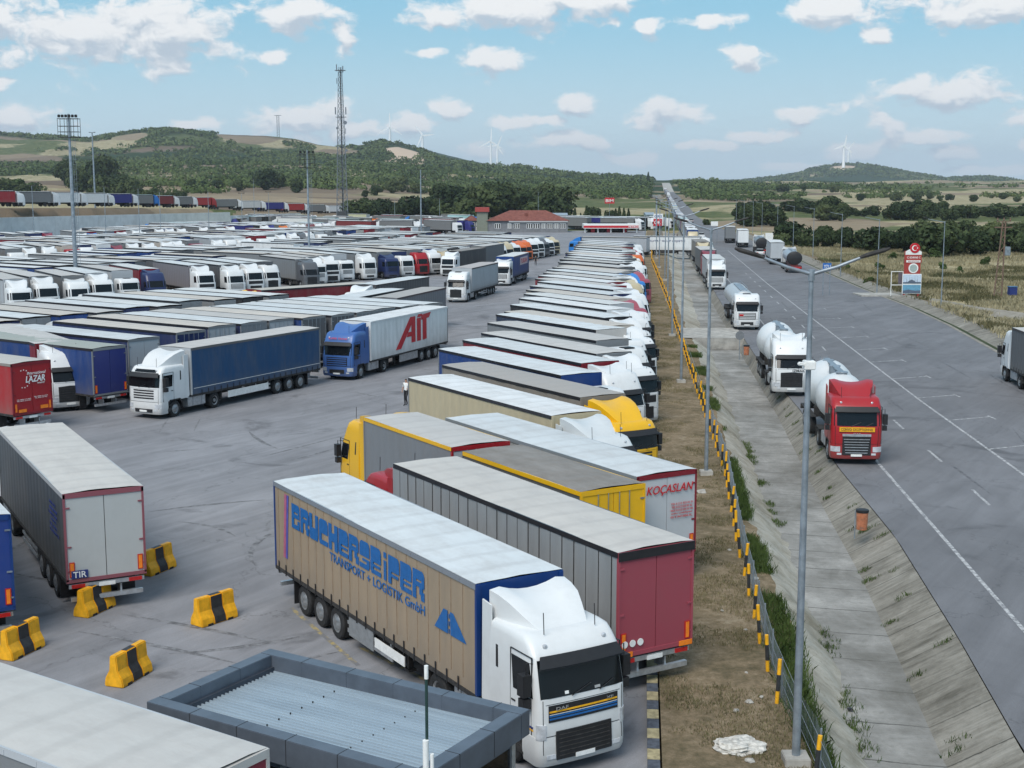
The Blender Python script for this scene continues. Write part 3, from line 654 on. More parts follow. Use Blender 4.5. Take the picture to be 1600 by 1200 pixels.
def cab_parts(st, defl, lod):
    """list of (name, mesh, loc, rot, colour key, children)"""
    key = (st, defl, lod)
    if key in MESH: return MESH[key]
    Sf = surf(st); d = Sf.d; H = d['H']; low, top = d['low'], d['top']
    ns = [-1, -.86, -.75] + ([-.71, -.675, -.64, -.6] if lod == 0 else [-.675, -.6]) + ([-.4, -.2, 0, .2, .4] if lod == 0 else [-.3, 0, .3])
    ss = ns + [-x for x in ns if x < 0][::-1] if 0 in ns else ns
    ss = sorted(set(round(x, 4) for x in ss) | set(round(-x, 4) for x in ss))
    zs = [1.02, 1.3, low, (low + top) / 2, top, top + (H - top) * .3, top + (H - top) * .55, top + (H - top) * .85, H]
    body = shell(Sf, zs, ss, 0.0).mesh('cab', M_PAINT, 50, bevel=.0)
    kids = []
    def K(name, me, loc=(0, 0, 0), rot=(0, 0, 0), col=None): kids.append((name, me, loc, rot, col, []))
    K('windscreen', patch(MB(), Sf, -.655, .655, low + .03, top - .02, 12 if lod == 0 else 6, 3, .012).mesh('windscreen', M_GLASS, 40))
    sx0, sx1 = 1.93, 1.08
    for sg in (1, -1):
        a, b = sorted((sg * s_at(Sf, sx0, low + .3), sg * s_at(Sf, sx1, low + .3)))
        K('side_window', patch(MB(), Sf, a, b, low + .02, top - .10, 3, 2, .010).mesh('side_window', M_GLASS))
    # grille
    gm = MB()
    if st == 'daf':
        gm.cur = 0; patch(gm, Sf, -.56, .56, 1.38, 1.78, 8, 2, .014); patch(gm, Sf, -.45, .45, .46, 1.14, 8, 3, .03)
        gm.cur = 1
        for k in range(6): patch(gm, Sf, -.41, .41, .54 + k * .10, .56 + k * .10, 6, 1, .045)
    elif st == 'xf':
        gm.cur = 0; patch(gm, Sf, -.44, .44, .50, 1.46, 8, 4, .016, zt=lambda s: 1.46 - abs(s) * .12)
        gm.cur = 1
        for k in range(6): w_ = .34 + .012 * k; patch(gm, Sf, -w_, w_, .60 + k * .135, .632 + k * .135, 8, 1, .04)
        patch(gm, Sf, -.44, .44, 1.44, 1.56, 8, 1, .03)
    elif st == 'flat':
        gm.cur = 0
        for k in range(4): patch(gm, Sf, -.46, .46, 1.22 + k * .15, 1.30 + k * .15, 6, 1, .014)
        patch(gm, Sf, -.40, .40, .42, .62, 6, 1, .02)
    elif st == 'tall':
        gm.cur = 0; patch(gm, Sf, -.47, .47, .62, 1.62, 8, 4, .02, zt=lambda s: 1.62 - abs(s) * .1)
        gm.cur = 1
        for k in range(6): patch(gm, Sf, -.42, .42, .74 + k * .14, .765 + k * .14, 6, 1, .04)
    else:
        gm.cur = 0; patch(gm, Sf, -.50, .50, 1.02, 1.66, 8, 2, .014)
        gm.cur = 1
        for k in range(4): patch(gm, Sf, -.47, .47, 1.08 + k * .15, 1.145 + k * .15, 6, 1, .04)
        gm.cur = 0; patch(gm, Sf, -.36, .36, .50, .78, 6, 1, .02)
    K('grille', gm.mesh('grille', [M_BLACK, M_ALU if st == 'xf' else (M_DARK if st != 'square' else M_PAINT)], 40), col='cab')
    # bumper: front and the lower corners
    K('bumper', shell(Sf, [.30, .42, .6, .8, 1.015], ss, 1.52).mesh('bumper', M_PAINT, 50), col='cab2')
    if lod == 0:
        for sg in (1, -1):
            a, b = sorted((sg * (.60 if st == 'daf' else .50), sg * .71)); zh = (.98, 1.34) if st == 'daf' else (.66, .92)
            K('headlight', patch(MB(), Sf, a, b, zh[0], zh[1], 4, 2, .018).mesh('headlight', M_LAMP, 40))
            a, b = sorted((sg * .46, sg * .60)); K('fog_lamp', patch(MB(), Sf, a, b, .50, .60, 3, 1, .014).mesh('fog_lamp', M_LAMP, 40))
            a, b = sorted((sg * .615, sg * .66)); K('corner_seam', patch(MB(), Sf, sg * .632 - .0035, sg * .632 + .0035, .62, low, 1, 6, .004, th=.01).mesh('corner_seam', M_BLACK))
            a, b = sorted((sg * s_at(Sf, 2.0, 1.5), sg * s_at(Sf, .5, 1.5))); K('side_vent', patch(MB(), Sf, *sorted((sg * s_at(Sf, .38, 2.6), sg * s_at(Sf, .28, 2.6))), 2.2, 2.75, 1, 2, .006).mesh('side_vent', M_BLACK))
            m = MB(); m.box(1.72, 2.0, sg * 1.30, sg * 1.52, low + .08, low + .60); m.box(1.74, 1.98, sg * 1.30, sg * 1.50, low - .22, low + .02)
            m.tube([(1.9, sg * 1.18, top - .1), (1.9, sg * 1.38, top - .05), (1.9, sg * 1.4, low - .2), (1.9, sg * 1.2, low - .25)], .018, 6)
            K('mirror', m.mesh('mirror', M_BLACK, bevel=.03))
            m = MB(); m.box(1.05, 1.22, sg * d['hw'] - .01, sg * (d['hw'] + .022), 1.62, 1.66)
            K('door_handle', m.mesh('door_handle', M_BLACK))
            m = MB()      # door shut lines, thin dark seams
            for xx in (1.92 - .0, .98): m.box(xx - .008, xx + .008, sg * (d['hw'] - .03), sg * (d['hw'] + .003), 1.04, top + .05)
            m.box(.98, 1.92, sg * (d['hw'] - .03), sg * (d['hw'] + .003), top + .04, top + .055)
            K('door_seam', m.mesh('door_seam', M_BLACK))
        K('panel_seam', patch(patch(MB(), Sf, -.62, .62, 1.03, 1.045, 8, 1, .004, th=.01), Sf, -.60, .60, 1.80, 1.812, 8, 1, .004, th=.01).mesh('panel_seam', M_BLACK))
        m = MB(); m.box(2.26, 2.34, -.27, .27, .44, .55); K('number_plate', m.mesh('number_plate', M_WHITE))
        for sg in (1, -1):
            m = MB(); m.box(1.2, 1.55, sg * .95, sg * 1.24, .42, .60); m.box(1.25, 1.5, sg * .98, sg * 1.235, .74, .8); K('step', m.mesh('step', M_DARK))
        K('wiper', MB().tube([tuple(Sf(-.2, low + .02) + Vector((.035, 0, 0))), tuple(Sf(.12, low + .22) + Vector((.035, 0, 0)))], .012, 5).tube([tuple(Sf(.25, low + .02) + Vector((.035, 0, 0))), tuple(Sf(.5, low + .2) + Vector((.035, 0, 0)))], .012, 5).mesh('wiper', M_BLACK))
        m = MB()    # sun visor over the screen
        n = 8
        def V(i, j):
            s = -.62 + 1.24 * i / n; p = Sf(s, top - .02 + (0.0 if j else -.0)); q = Vector((p.x - 1, p.y * .6, 0)).normalized()
            return tuple(p + q * (.03 if j else .24) + Vector((0, 0, .10 if j else -.14)))
        m.grid(V, n, 1)
        def V2(i, j):
            v = V(i, j); return (v[0] - .01, v[1], v[2] - .03)
        m.grid(V2, n, 1)
        K('sun_visor', m.mesh('sun_visor', M_BLACK, 60))
        for sg in (-1, 1): m = MB(); m.lathe([(0, .055), (.05, .06), (.07, .03)], 10, 'x', (Sf(sg * .5, top + (H - top) * .5).x - .01, Sf(sg * .5, top + (H - top) * .5).y, top + (H - top) * .5)); K('marker_light', m.mesh('marker_light', M_LAMP))
    # wheel arch, dark void
    parts = [('cab', body, (CX, 0, 0), (0, 0, 0), 'cab', kids)]
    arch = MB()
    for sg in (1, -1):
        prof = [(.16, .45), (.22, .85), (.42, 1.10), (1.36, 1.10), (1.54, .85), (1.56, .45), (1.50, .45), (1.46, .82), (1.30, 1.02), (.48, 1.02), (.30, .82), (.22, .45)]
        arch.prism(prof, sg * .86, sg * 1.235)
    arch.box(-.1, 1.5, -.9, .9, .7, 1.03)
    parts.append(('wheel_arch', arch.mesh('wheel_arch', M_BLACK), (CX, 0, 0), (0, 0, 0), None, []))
    # roof deflector
    if defl:
        top_ = 3.98 if defl == 'high' else 3.72
        xs0 = 2.27 - d['rake'] * 2.8 - .22; dh = top_ - H
        sec = [(xs0 + .02, .66, H - .02), (xs0 - .22, .76, H + dh * .17), (xs0 - .55, .88, H + dh * .48), (xs0 * .35, .99, H + dh * .80), (.10, 1.05, top_ - .02), (-.28, 1.09, top_ + .03)]
        m = MB(); nn = 11
        for (x, hw, zt) in sec:
            for i in range(nn):
                t = -1 + 2 * i / (nn - 1); yy = hw * max(-1, min(1, t * 1.25)); zz = zt if abs(t) < .8 else (H - .14 + (zt - H + .14) * (.0 if abs(t) > .99 else .55) if abs(t) > .99 else zt - (zt - H) * .12)
                if zt - (H - .14) < .2: zz = min(zz, zt)
                dip = -.20 * (1 - (min(1, abs(yy) / (hw * .85))) ** 2) * max(0, min(1, (zt - H) / dh)) ** 1.5
                m.v.append((x, yy, zz + (dip if abs(t) < .8 else 0)))
        k = len(sec)
        m.f = [(j * nn + i, j * nn + i + 1, (j + 1) * nn + i + 1, (j + 1) * nn + i) for j in range(k - 1) for i in range(nn - 1)]
        m.f += [tuple(range(nn)), tuple((k - 1) * nn + i for i in range(nn))]; m.m = [0] * len(m.f)
        parts.append(('roof_deflector', m.mesh('roof_deflector', M_PAINT, 42), (CX, 0, 0), (0, 0, 0), 'defl', []))
        for sg in (1, -1):
            m = MB(); m.prism([(.0, 1.05), (.0, top_ - .35), (-.42, top_ - .30), (-.46, 1.15), (-.30, 1.0)], sg * 1.17, sg * 1.21)
            parts.append(('side_fairing', m.mesh('side_fairing', M_PAINT), (CX, 0, 0), (0, 0, 0), 'cab', []))
        if lod == 0:
            for sg in (-1, 1): m = MB().tube([(xs0 + .25, sg * .72, H - .02), (xs0 + .22, sg * .72, H + .5)], .012, 5); parts[0][5].append(('aerial', m.mesh('aerial', M_BLACK), (0, 0, 0), (0, 0, 0), None, []))
    else:
        m = MB(); m.box(.6, 1.25, -.38, .38, H - .02, H + .045); m.box(.66, 1.19, -.32, .32, H + .045, H + .06)
        parts[0][5].append(('roof_hatch', m.mesh('roof_hatch', M_BLACK if lod == 0 else M_BLACK), (0, 0, 0), (0, 0, 0), None, []))
    # tractor chassis
    m = MB(); m.box(-3.9, 2.0, -.42, .42, .70, .98)
    m.box(-3.3, -1.2, -.55, .55, .98, 1.08)
    for sg in (1, -1): m.box(-3.45, -2.15, sg * .62, sg * 1.24, .98, 1.02); m.box(-3.50, -3.44, sg * .6, sg * 1.24, .45, .98)
    parts.append(('tractor_chassis', m.mesh('tractor_chassis', M_DARK), (CX, 0, 0), (0, 0, 0), None, []))
    for sg in (1, -1):
        m = MB(); m.box(-2.0, -.35, min(sg * .6, sg * 1.16), max(sg * .6, sg * 1.16), .42, 1.0)
        if lod == 0:
            for xx in (-1.6, -.8): m.box(xx - .03, xx + .03, min(sg * .59, sg * 1.18), max(sg * .59, sg * 1.18), .41, 1.01)
        parts.append(('fuel_tank' if sg > 0 else 'tool_box', m.mesh('fuel_tank', M_ALU if lod == 0 else M_DARK, bevel=.07 if lod == 0 else 0), (CX, 0, 0), (0, 0, 0), None, []))
    ws, wd = cached(('w', 0, lod), lambda: wheel_mesh(False, lod)), cached(('w', 1, lod), lambda: wheel_mesh(True, lod))
    for x, me in ((.89, ws), (-2.81, wd)):
        parts.append(('wheel', me, (CX + x, 1.22, .5), (0, 0, 0), None, [])); parts.append(('wheel', me, (CX + x, -1.22, .5), (0, 0, math.pi), None, []))
    MESH[key] = parts
    return parts
def trailer_parts(L, lod, kind='curtain', ribs=False, box=True, top=4.0):
    key = ('t', L, lod, kind, ribs, top)
    if key in MESH: return MESH[key]
    hw = 1.275; B = 1.12
    parts = []
    # body walls (curtains) : gently uneven sheets closed into a box
    m = MB(); nx = int(L * (3 if lod == 0 else .35)) + 1; nz_ = 6 if lod == 0 else 1
    for sg in (1, -1):
        def P(i, j, sg=sg):
            x = .03 + (L - .06) * i / nx; z = B + (top - .14 - B) * j / nz_
            e = (math.sin(math.pi * j / nz_) * (.006 * math.sin(x * 10.5) + .006 * math.sin(x * 2.1 + sg)) if lod == 0 and not ribs and kind == 'curtain' else 0)
            if ribs and lod == 0: e = .018 if (i // 3) % 2 else -.0
            return (x, sg * (hw - .02 + e), z)
        m.grid(P, nx, nz_)
    m.box(.03, L - .03, -hw + .05, hw - .05, B, top - .10)
    if lod == 0 and kind == 'curtain':
        m.cur = 1
        for sg in (1, -1):
            for k in range(int(L / .62)):
                x = .3 + k * .62; m.box(x, x + .05, min(sg * (hw + .002), sg * (hw + .02)), max(sg * (hw + .002), sg * (hw + .02)), .98, 1.36)
    parts.append(('trailer_body', m.mesh('trailer_body', [M_CURT, M_BLACK], 30, fix=False), (0, 0, 0), (0, 0, 0), 'side', []))
    # roof
    m = MB(); nx = int(L * (2.2 if lod == 0 else .5)); ny = 6 if lod == 0 else 2
    rr = random.Random(int(L * 7) + lod)
    def P(i, j):
        x = L * i / nx; y = -hw + 2 * hw * j / ny; c = 1 - (y / hw) ** 2
        return (x, y, top + .05 * c + (.018 * math.sin(x * 5.4) * c + .008 * math.sin(x * 13 + y * 5) if lod == 0 and kind != 'box' else 0))
    m.grid(P, nx, ny)
    roof = m.mesh('trailer_roof', M_ROOF, fix=False); roof.shade_smooth()
    rk = []
    m = MB()
    for sg in (1, -1): m.box(0, L, min(sg * (hw - .035), sg * (hw + .012)), max(sg * (hw - .035), sg * (hw + .012)), top - .15, top - .004)
    if lod == 0 and kind == 'curtain':
        for sg in (1, -1):
            for k in range(int(L / .9)): m.box(.2 + k * .9, .225 + k * .9, min(sg * hw, sg * (hw + .02)), max(sg * hw, sg * (hw + .02)), top - .13, top - .04)
    rk.append(('roof_rail', m.mesh('roof_rail', M_PAINT), (0, 0, 0), (0, 0, 0), 'rail', []))
    parts.append(('trailer_roof', roof, (0, 0, 0), (0, 0, 0), 'roof', rk))
    # front wall
    m = MB(); m.box(L - .04, L + .02, -hw, hw, B, top - .01)
    if lod == 0: m.box(L + .02, L + .05, -hw, -hw + .12, B, top - .03); m.box(L + .02, L + .05, hw - .12, hw, B, top - .03)
    parts.append(('front_wall', m.mesh('front_wall', M_PAINT), (0, 0, 0), (0, 0, 0), 'front', []))
    # rear doors
    m = MB(); fr = []
    for sg in (1, -1): m.box(-.02, .04, min(sg * .012, sg * (hw - .07)), max(sg * .012, sg * (hw - .07)), B + .06, top - .16)
    if lod == 0:
        f2 = MB()
        for sg in (1, -1):
            f2.box(-.045, .05, min(sg * (hw - .07), sg * hw), max(sg * (hw - .07), sg * hw), B, top - .02)
            for yy in (.30, .85):
                f2_ = f2
        f2.box(-.045, .05, -hw, hw, top - .16, top - .004); f2.box(-.045, .05, -hw, hw, B - .06, B + .06)
        rods = MB()
        for sg in (1, -1):
            for yy in (.22, .62) if kind != 'plain' else ():
                rods.tube([(-.05, sg * yy, B + .02), (-.05, sg * yy, top - .15)], .016, 6)
                rods.box(-.08, -.02, sg * yy - .04, sg * yy + .04, B + .7, B + .78)
            for zz in (B + .3, B + 1.1, top - .5): (f2 if kind == 'plain' else rods).box(-.05, -.01, min(sg * 1.08, sg * 1.24), max(sg * 1.08, sg * 1.24), zz, zz + .05)
        fr.append(('door_frame', f2.mesh('door_frame', M_PAINT), (0, 0, 0), (0, 0, 0), 'frame', []))
        if kind != 'plain': fr.append(('lock_rod', rods.mesh('lock_rod', M_GALV), (0, 0, 0), (0, 0, 0), None, []))
        for sg in (1, -1):
            rf = MB(); rf.cur = 1; rf.box(-.05, -.028, min(sg * 1.0, sg * 1.17), max(sg * 1.0, sg * 1.17), B + .12, B + .62); rf.cur = 0; rf.box(-.055, -.04, min(sg * 1.03, sg * 1.14), max(sg * 1.03, sg * 1.14), B + .15, B + .59)
            fr.append(('reflector', rf.mesh('reflector', [M_ORANGE, M_REDL]), (0, 0, 0), (0, 0, 0), None, []))
    parts.append(('rear_door', m.mesh('rear_door', M_PAINT, bevel=0), (0, 0, 0), (0, 0, 0), 'door', fr))
    # chassis
    m = MB(); m.box(.1, L - .5, -.52, -.38, .80, 1.12); m.box(.1, L - .5, .38, .52, .80, 1.12)
    nb = int(L / (1.2 if lod == 0 else 2.7))
    for k in range(nb + 1): m.box(.2 + k * (L - .5) / nb, .26 + k * (L - .5) / nb, -hw + .02, hw - .02, 1.0, 1.118)
    m.box(0, L, -hw - .004, -hw + .05, 1.02, 1.14); m.box(0, L, hw - .05, hw + .004, 1.02, 1.14)
    long_ = L > 10
    if long_:
        for sg in (1, -1): m.box(L - 4.6, L - 4.45, min(sg * .75, sg * .9), max(sg * .75, sg * .9), .32, 1.1); m.box(L - 4.7, L - 4.35, min(sg * .7, sg * .95), max(sg * .7, sg * .95), .28, .33)
    for x in ((2.3, 3.6, 4.9) if long_ else (2.0, 3.3)): m.tube([(x, -1.0, .5), (x, 1.0, .5)], .07, 6); m.box(x - .35, x + .35, -.55, -.4, .55, .85); m.box(x - .35, x + .35, .4, .55, .55, .85)
    parts.append(('trailer_chassis', m.mesh('trailer_chassis', M_DARK), (0, 0, 0), (0, 0, 0), None, []))
    m = MB(); m.box(.02, .14, -1.15, 1.15, .42, .56); m.box(.14, .6, -.5, -.44, .45, .9); m.box(.14, .6, .44, .5, .45, .9)
    tl = []
    if lod == 0:
        m.box(.0, .1, -1.2, 1.2, .86, 1.0)
        for sg in (1, -1):
            t = MB(); t.box(-.03, .01, min(sg * .7, sg * 1.12), max(sg * .7, sg * 1.12), .87, .99); tl.append(('tail_light', t.mesh('tail_light', M_REDL), (0, 0, 0), (0, 0, 0), None, []))
        t = MB(); t.box(-.02, .01, -.26, .26, .84, .96); tl.append(('number_plate', t.mesh('number_plate', M_WHITE), (0, 0, 0), (0, 0, 0), None, []))
        for sg in (1, -1):
            t = MB(); t.box(1.45, 1.5, min(sg * .75, sg * 1.22), max(sg * .75, sg * 1.22), .18, .95); tl.append(('mudflap', t.mesh('mudflap', M_BLACK), (0, 0, 0), (0, 0, 0), None, []))
    parts.append(('rear_bumper', m.mesh('rear_bumper', M_ALU if lod == 0 else M_DARK), (0, 0, 0), (0, 0, 0), None, tl))
    if long_:
        for sg in (1, -1):
            m = MB(); a, b = min(sg * 1.2, sg * 1.235), max(sg * 1.2, sg * 1.235)
            if kind == 'box': m.box(5.7, 8.9, a, b, .45, 1.05)
            else:
                m.box(5.75, 8.8, a, b, .48, .60); m.box(5.75, 8.8, a, b, .74, .84)
                for x in (5.9, 7.2, 8.6): m.box(x, x + .06, min(sg * 1.15, sg * 1.2), max(sg * 1.15, sg * 1.2), .48, 1.05)
            parts.append(('side_guard', m.mesh('side_guard', M_ALU if lod == 0 else M_DARK), (0, 0, 0), (0, 0, 0), None, []))
        if lod == 0:
            m = MB(); m.box(6.3, 8.4, -1.05, -.6, .42, 1.0); parts.append(('pallet_box', m.mesh('pallet_box', M_DARK, bevel=.02), (0, 0, 0), (0, 0, 0), None, []))
    ws = cached(('w', 0, lod), lambda: wheel_mesh(False, lod))
    for x in ((2.3, 3.6, 4.9) if long_ else (2.0, 3.3)):
        parts.append(('wheel', ws, (x, 1.22, .5), (0, 0, 0), None, [])); parts.append(('wheel', ws, (x, -1.22, .5), (0, 0, math.pi), None, []))
    MESH[key] = parts
    return parts
def far_parts(L=13.62, st='daf', defl='high'):
    """the same truck in the few parts that still show at a distance"""
    key = ('far', st, defl)
    if key in MESH: return MESH[key]
    cp = cab_parts(st, defl, 1); tp = trailer_parts(L, 1)
    keep = {}
    c = [p for p in cp if p[0] == 'cab'][0]
    out = [('cab', c[1], c[2], c[3], 'cab', [k for k in c[5] if k[0] in ('windscreen', 'grille', 'bumper')])]
    out += [p for p in cp if p[0] == 'roof_deflector']
    out += [p for p in tp if p[0] in ('trailer_body', 'trailer_roof', 'rear_door', 'front_wall')]
    m = MB(); m.box(.2, 13, -.5, .5, .7, 1.1)
    for x in (2.3, 3.6, 4.9, CX - 2.8, CX + .89):
        for sg in (1, -1): m.lathe([(0, .5), (.3, .5)], 8, 'y', (x, sg * 1.22 - (.3 if sg > 0 else 0), .5))
    out.append(('undercarriage', m.mesh('undercarriage', M_RUB), (0, 0, 0), (0, 0, 0), None, []))
    MESH[key] = out
    return out
def spawn(spec, root, cols):
    for name, me, loc, rot, ck, kids in spec:
        o = put(name, me, root, loc, rot, cols.get(ck) if ck else None)
        for k in kids: put(k[0], k[1], o, k[2], k[3], cols.get(k[4]) if k[4] else None)
C = dict(white=(.69, .70, .70), cream=(.52, .44, .29), grey=(.20, .21, .22), dgrey=(.10, .105, .115), lgrey=(.42, .44, .46), navy=(.018, .03, .10), blue=(.008, .045, .19), red=(.34, .014, .02), dred=(.20, .012, .022), black=(.02, .02, .025),
         yellow=(.78, .43, .01), beige=(.55, .50, .44), stone=(.50, .48, .455), ice=(.60, .63, .64), skyb=(.03, .19, .52), maroon=(.22, .03, .05), brown=(.19, .165, .14), green=(.05, .18, .07), tan=(.345, .262, .182), rose=(.33, .065, .09), orange=(.65, .14, .03), cabblue=(.05, .13, .36), cool=(.62, .63, .62))
WORD = dict(white='white', cream='cream', grey='grey', dgrey='dark grey', lgrey='pale grey', navy='navy', blue='blue', red='red', dred='dark red', black='black', yellow='yellow', beige='beige', stone='stone grey', ice='icy white', skyb='bright blue', maroon='maroon', brown='brown', green='green', tan='tan', rose='faded red', orange='orange', cabblue='blue', cool='off-white')
TRUCKS = []
def rgb(c, j=.06, rr=random):
    c = C[c] if isinstance(c, str) else c; k = 1 + rr.uniform(-j, j); return tuple(min(.8, max(0, x * k)) for x in c)
def truck(x, y, ang, cab='white', side='grey', roof='white', st='daf', defl='high', lod=None, label='', group=None, L=13.62, kind='curtain', ribs=False, door=None, rail=None, frame=None, front=None, cab2=None, dcol=None, z=0.0, nose=False, drawbar=False, top=4.0):
    """x, y = tail of the trailer on its centreline; ang = heading in degrees; nose=True: x, y is the cab's nose"""
    a = R(ang)
    if nose: x -= 16.54 * math.cos(a); y -= 16.54 * math.sin(a)
    if lod is None: lod = 0 if math.hypot(x, y) < 135 else 1
    root = empty('articulated_truck', (x, y, z), a)
    cols = dict(cab=rgb(cab, .04), side=rgb(side), roof=rgb(roof), door=rgb(door or side), rail=rgb(rail or 'black'), frame=rgb(frame or 'grey'), front=rgb(front or side), cab2=rgb(cab2 or cab), defl=rgb(dcol or cab, .04))
    if lod == 2: spawn(far_parts(13.62, st, defl), root, cols)
    else:
        sp = trailer_parts(L, lod, kind, ribs, top=top); off_ = 13.62 - L
        if off_:
            for p in sp: put_ = p
        spawn([(n, me, (l[0] + off_, l[1], l[2]), r, ck, kk) for n, me, l, r, ck, kk in sp], root, cols)
        spawn(cab_parts(st, defl, lod), root, cols)
    tag(root, label, 'truck', group)
    if lod and not z: root.scale = (1, 1, random.uniform(.955, 1.01))
    TRUCKS.append((x, y, a, root)); return root
def part_of(root, name): 
    for c_ in root.children:
        if c_.name.split('.')[0] == name: return c_
def decal(root, on, me, loc, rot, name='lettering', color=None):
    return put(name, me, part_of(root, on), loc, rot, color)
def tail_from(u, v, ang, side, z=4.0, w=1.275, xl=0.0):
    """tail centre of a trailer whose roof corner (side: +1 left, -1 right; xl metres from the tail) is seen at u, v"""
    p = at(u, v, z); a = R(ang); return p.x - xl * math.cos(a) + side * w * math.sin(a), p.y - xl * math.sin(a) - side * w * math.cos(a)
def fit_text(txt, w, h, m, bold=0.0, shear=0, ext=.005):
    me = text_mesh(txt, 1.0, m, ext / max(h, .05), bold, 1, shear)
    co = np.empty(len(me.vertices) * 3, np.float32); me.vertices.foreach_get('co', co); co = co.reshape(-1, 3)
    lo, hi = co.min(0), co.max(0); c = (lo + hi) / 2
    me.transform(Matrix.Translation((-c[0], -c[1], 0))); me.transform(Matrix.Diagonal((w / (hi[0] - lo[0]), h / (hi[1] - lo[1]), h, 1))); return me
ORD = ['nearest', 'second', 'third', 'fourth', 'fifth', 'sixth', 'seventh', 'eighth', 'ninth', 'tenth', 'eleventh', 'twelfth', 'thirteenth', 'fourteenth', 'fifteenth', 'sixteenth', 'seventeenth', 'eighteenth', 'nineteenth', 'twentieth']
TENS = {20: 'twenty', 30: 'thirty', 40: 'forty', 50: 'fifty'}
def ordinal(i):
    if i < 20: return ORD[i]
    n = i + 1; t, u = n // 10 * 10, n % 10
    if u == 0: return {20: 'twentieth', 30: 'thirtieth', 40: 'fortieth', 50: 'fiftieth'}[t]
    return TENS[t] + '-' + ['', 'first', 'second', 'third', 'fourth', 'fifth', 'sixth', 'seventh', 'eighth', 'ninth'][u]
HD = -59
# ---- 0: the tan trailer with blue lettering
x, y = tail_from(427.5, 751.6, HD, -1)
t0 = truck(x, y, HD, 'white', 'tan', 'ice', 'daf', 'high', 0, 'white-cab truck with tan curtain trailer lettered in blue, nearest to the metal-roofed kiosk', 'trucks in the row along the verge', front=C['blue'], rail=(.22, .24, .27), door='blue', frame='blue')
wl = -1.276
def block_letters(txt, w, h, mt):
    """heavy block lettering cut by a slit, each letter a union of bars"""
    T_ = (0, .44, 1, 1); TB = [(0, .68, 1, 1), (0, .44, .30, .68), (.30, .44, 1, .60), (.78, .60, 1, .68)]
    GL = dict(B=TB + [(0, 0, .28, .44), (.28, 0, .98, .17), (.74, .17, 1, .36)], R=TB + [(0, 0, .30, .44), (.60, .20, .86, .44), (.70, 0, 1, .30)], U=[(0, .14, .30, 1), (.04, 0, .96, .46), (.70, .14, 1, 1)],
              C=[T_, (0, .08, .28, .44), (.06, 0, 1, .18)], H=[(0, 0, .34, 1), (.34, .34, .66, .66), (.66, 0, 1, 1)], E=[T_, (0, .08, .28, .44), (.28, .27, .94, .36), (.06, 0, 1, .16)], S=[T_, (.28, .27, .74, .36), (.72, .08, 1, .36), (.0, 0, .94, .17)],
              I=[(.3, 0, .75, .70), (.3, .80, .75, 1)], F=[T_, (0, 0, .28, .44), (.28, .26, .92, .36)])
    m = MB(); n = len(txt); cw = w / (n - .45); x = -w / 2
    for ch in txt:
        k = .55 if ch == 'I' else 1.0; lw = cw * k * .90; o_ = -.15 * lw if ch == 'I' else 0
        for (a, b, c_, d_) in GL[ch]:
            if (a, c_, d_) == (0, 1, 1) and ch != 'U':
                X0, X1, Y0, Y1, q_ = x, x + lw, -h / 2 + b * h, h / 2, .13; m.prism([(X0, Y0), (X1, Y0), (X1, Y1 - q_), (X1 - q_ * .4, Y1 - q_ * .35), (X1 - q_, Y1)] + ([(X0, Y1)] if ch in 'BREF' else [(X0 + q_, Y1), (X0 + q_ * .4, Y1 - q_ * .35), (X0, Y1 - q_)]), -.004, .003, 'z'); continue
            m.box(x + a * lw, x + c_ * lw, -h / 2 + b * h, -h / 2 + d_ * h, -.004, .002 + .0012 * ((len(m.v) // 8) % 9))
        x += cw * k
    return m.mesh('lettering', mt)
decal(t0, 'trailer_body', block_letters('BRUCHERSEIFER', 9.4, .80, M_BLUEL), (6.25, wl, 3.18), SIDE_R)
decal(t0, 'trailer_body', fit_text('TRANSPORT + LOGISTIK GmbH', 6.3, .27, M_BLUEL, .006), (7.75, wl, 2.55), SIDE_R)
m = MB()
for k in range(21): xx = .35 + k * .63; m.box(xx - .006, xx + .006, -1.2725, -1.25, 1.4, 3.84)
decal(t0, 'trailer_body', m.mesh('curtain_seam', solid('tan_seam', (.295, .222, .155), .6)), (0, 0, 0), (0, 0, 0), 'curtain_seam')
m = MB(); m.prism([(11.45, 2.32), (11.95, 2.92), (12.16, 2.92), (12.17, 2.32)], wl - .006, wl + .004); m.prism([(12.33, 2.32), (12.30, 2.92), (12.46, 2.92), (13.15, 2.32)], wl - .006, wl + .004)
for k in range(3): m.prism([(12.225, 2.34 + k * .2), (12.225, 2.46 + k * .2), (12.265, 2.46 + k * .2), (12.265, 2.34 + k * .2)], wl - .006, wl + .004)
decal(t0, 'trailer_body', m.mesh('road_logo', M_BLUEL), (0, 0, 0), (0, 0, 0), 'road_logo')
m = MB(); m.cur = 0; m.prism([(.75, 1.6), (.95, 3.75), (1.13, 3.75), (.93, 1.6)], wl - .006, wl + .004); m.cur = 1; m.prism([(.96, 1.6), (1.16, 3.75), (1.30, 3.75), (1.10, 1.6)], wl - .006, wl + .004)
decal(t0, 'trailer_body', m.mesh('stripe', [solid('pink_stripe', (.42, .12, .20), .5), solid('violet_stripe', (.10, .10, .38), .5)]), (0, 0, 0), (0, 0, 0), 'stripe')
Sf = surf('daf'); cab0 = part_of(t0, 'cab')
m = MB()
for k, (za, zb, c_) in enumerate(((1.61, 1.65, 0), (1.51, 1.55, 1), (1.44, 1.48, 1), (1.56, 1.57, 2))): m.cur = c_; patch(m, Sf, -.55, .55, za, zb, 8, 1, .022)
m_ = MB(); patch(m_, Sf, -.30, -.24, 1.99, 2.06, 1, 1, .016, th=.0); put('windscreen_card', m_.mesh('windscreen_card', M_WHITE), cab0)
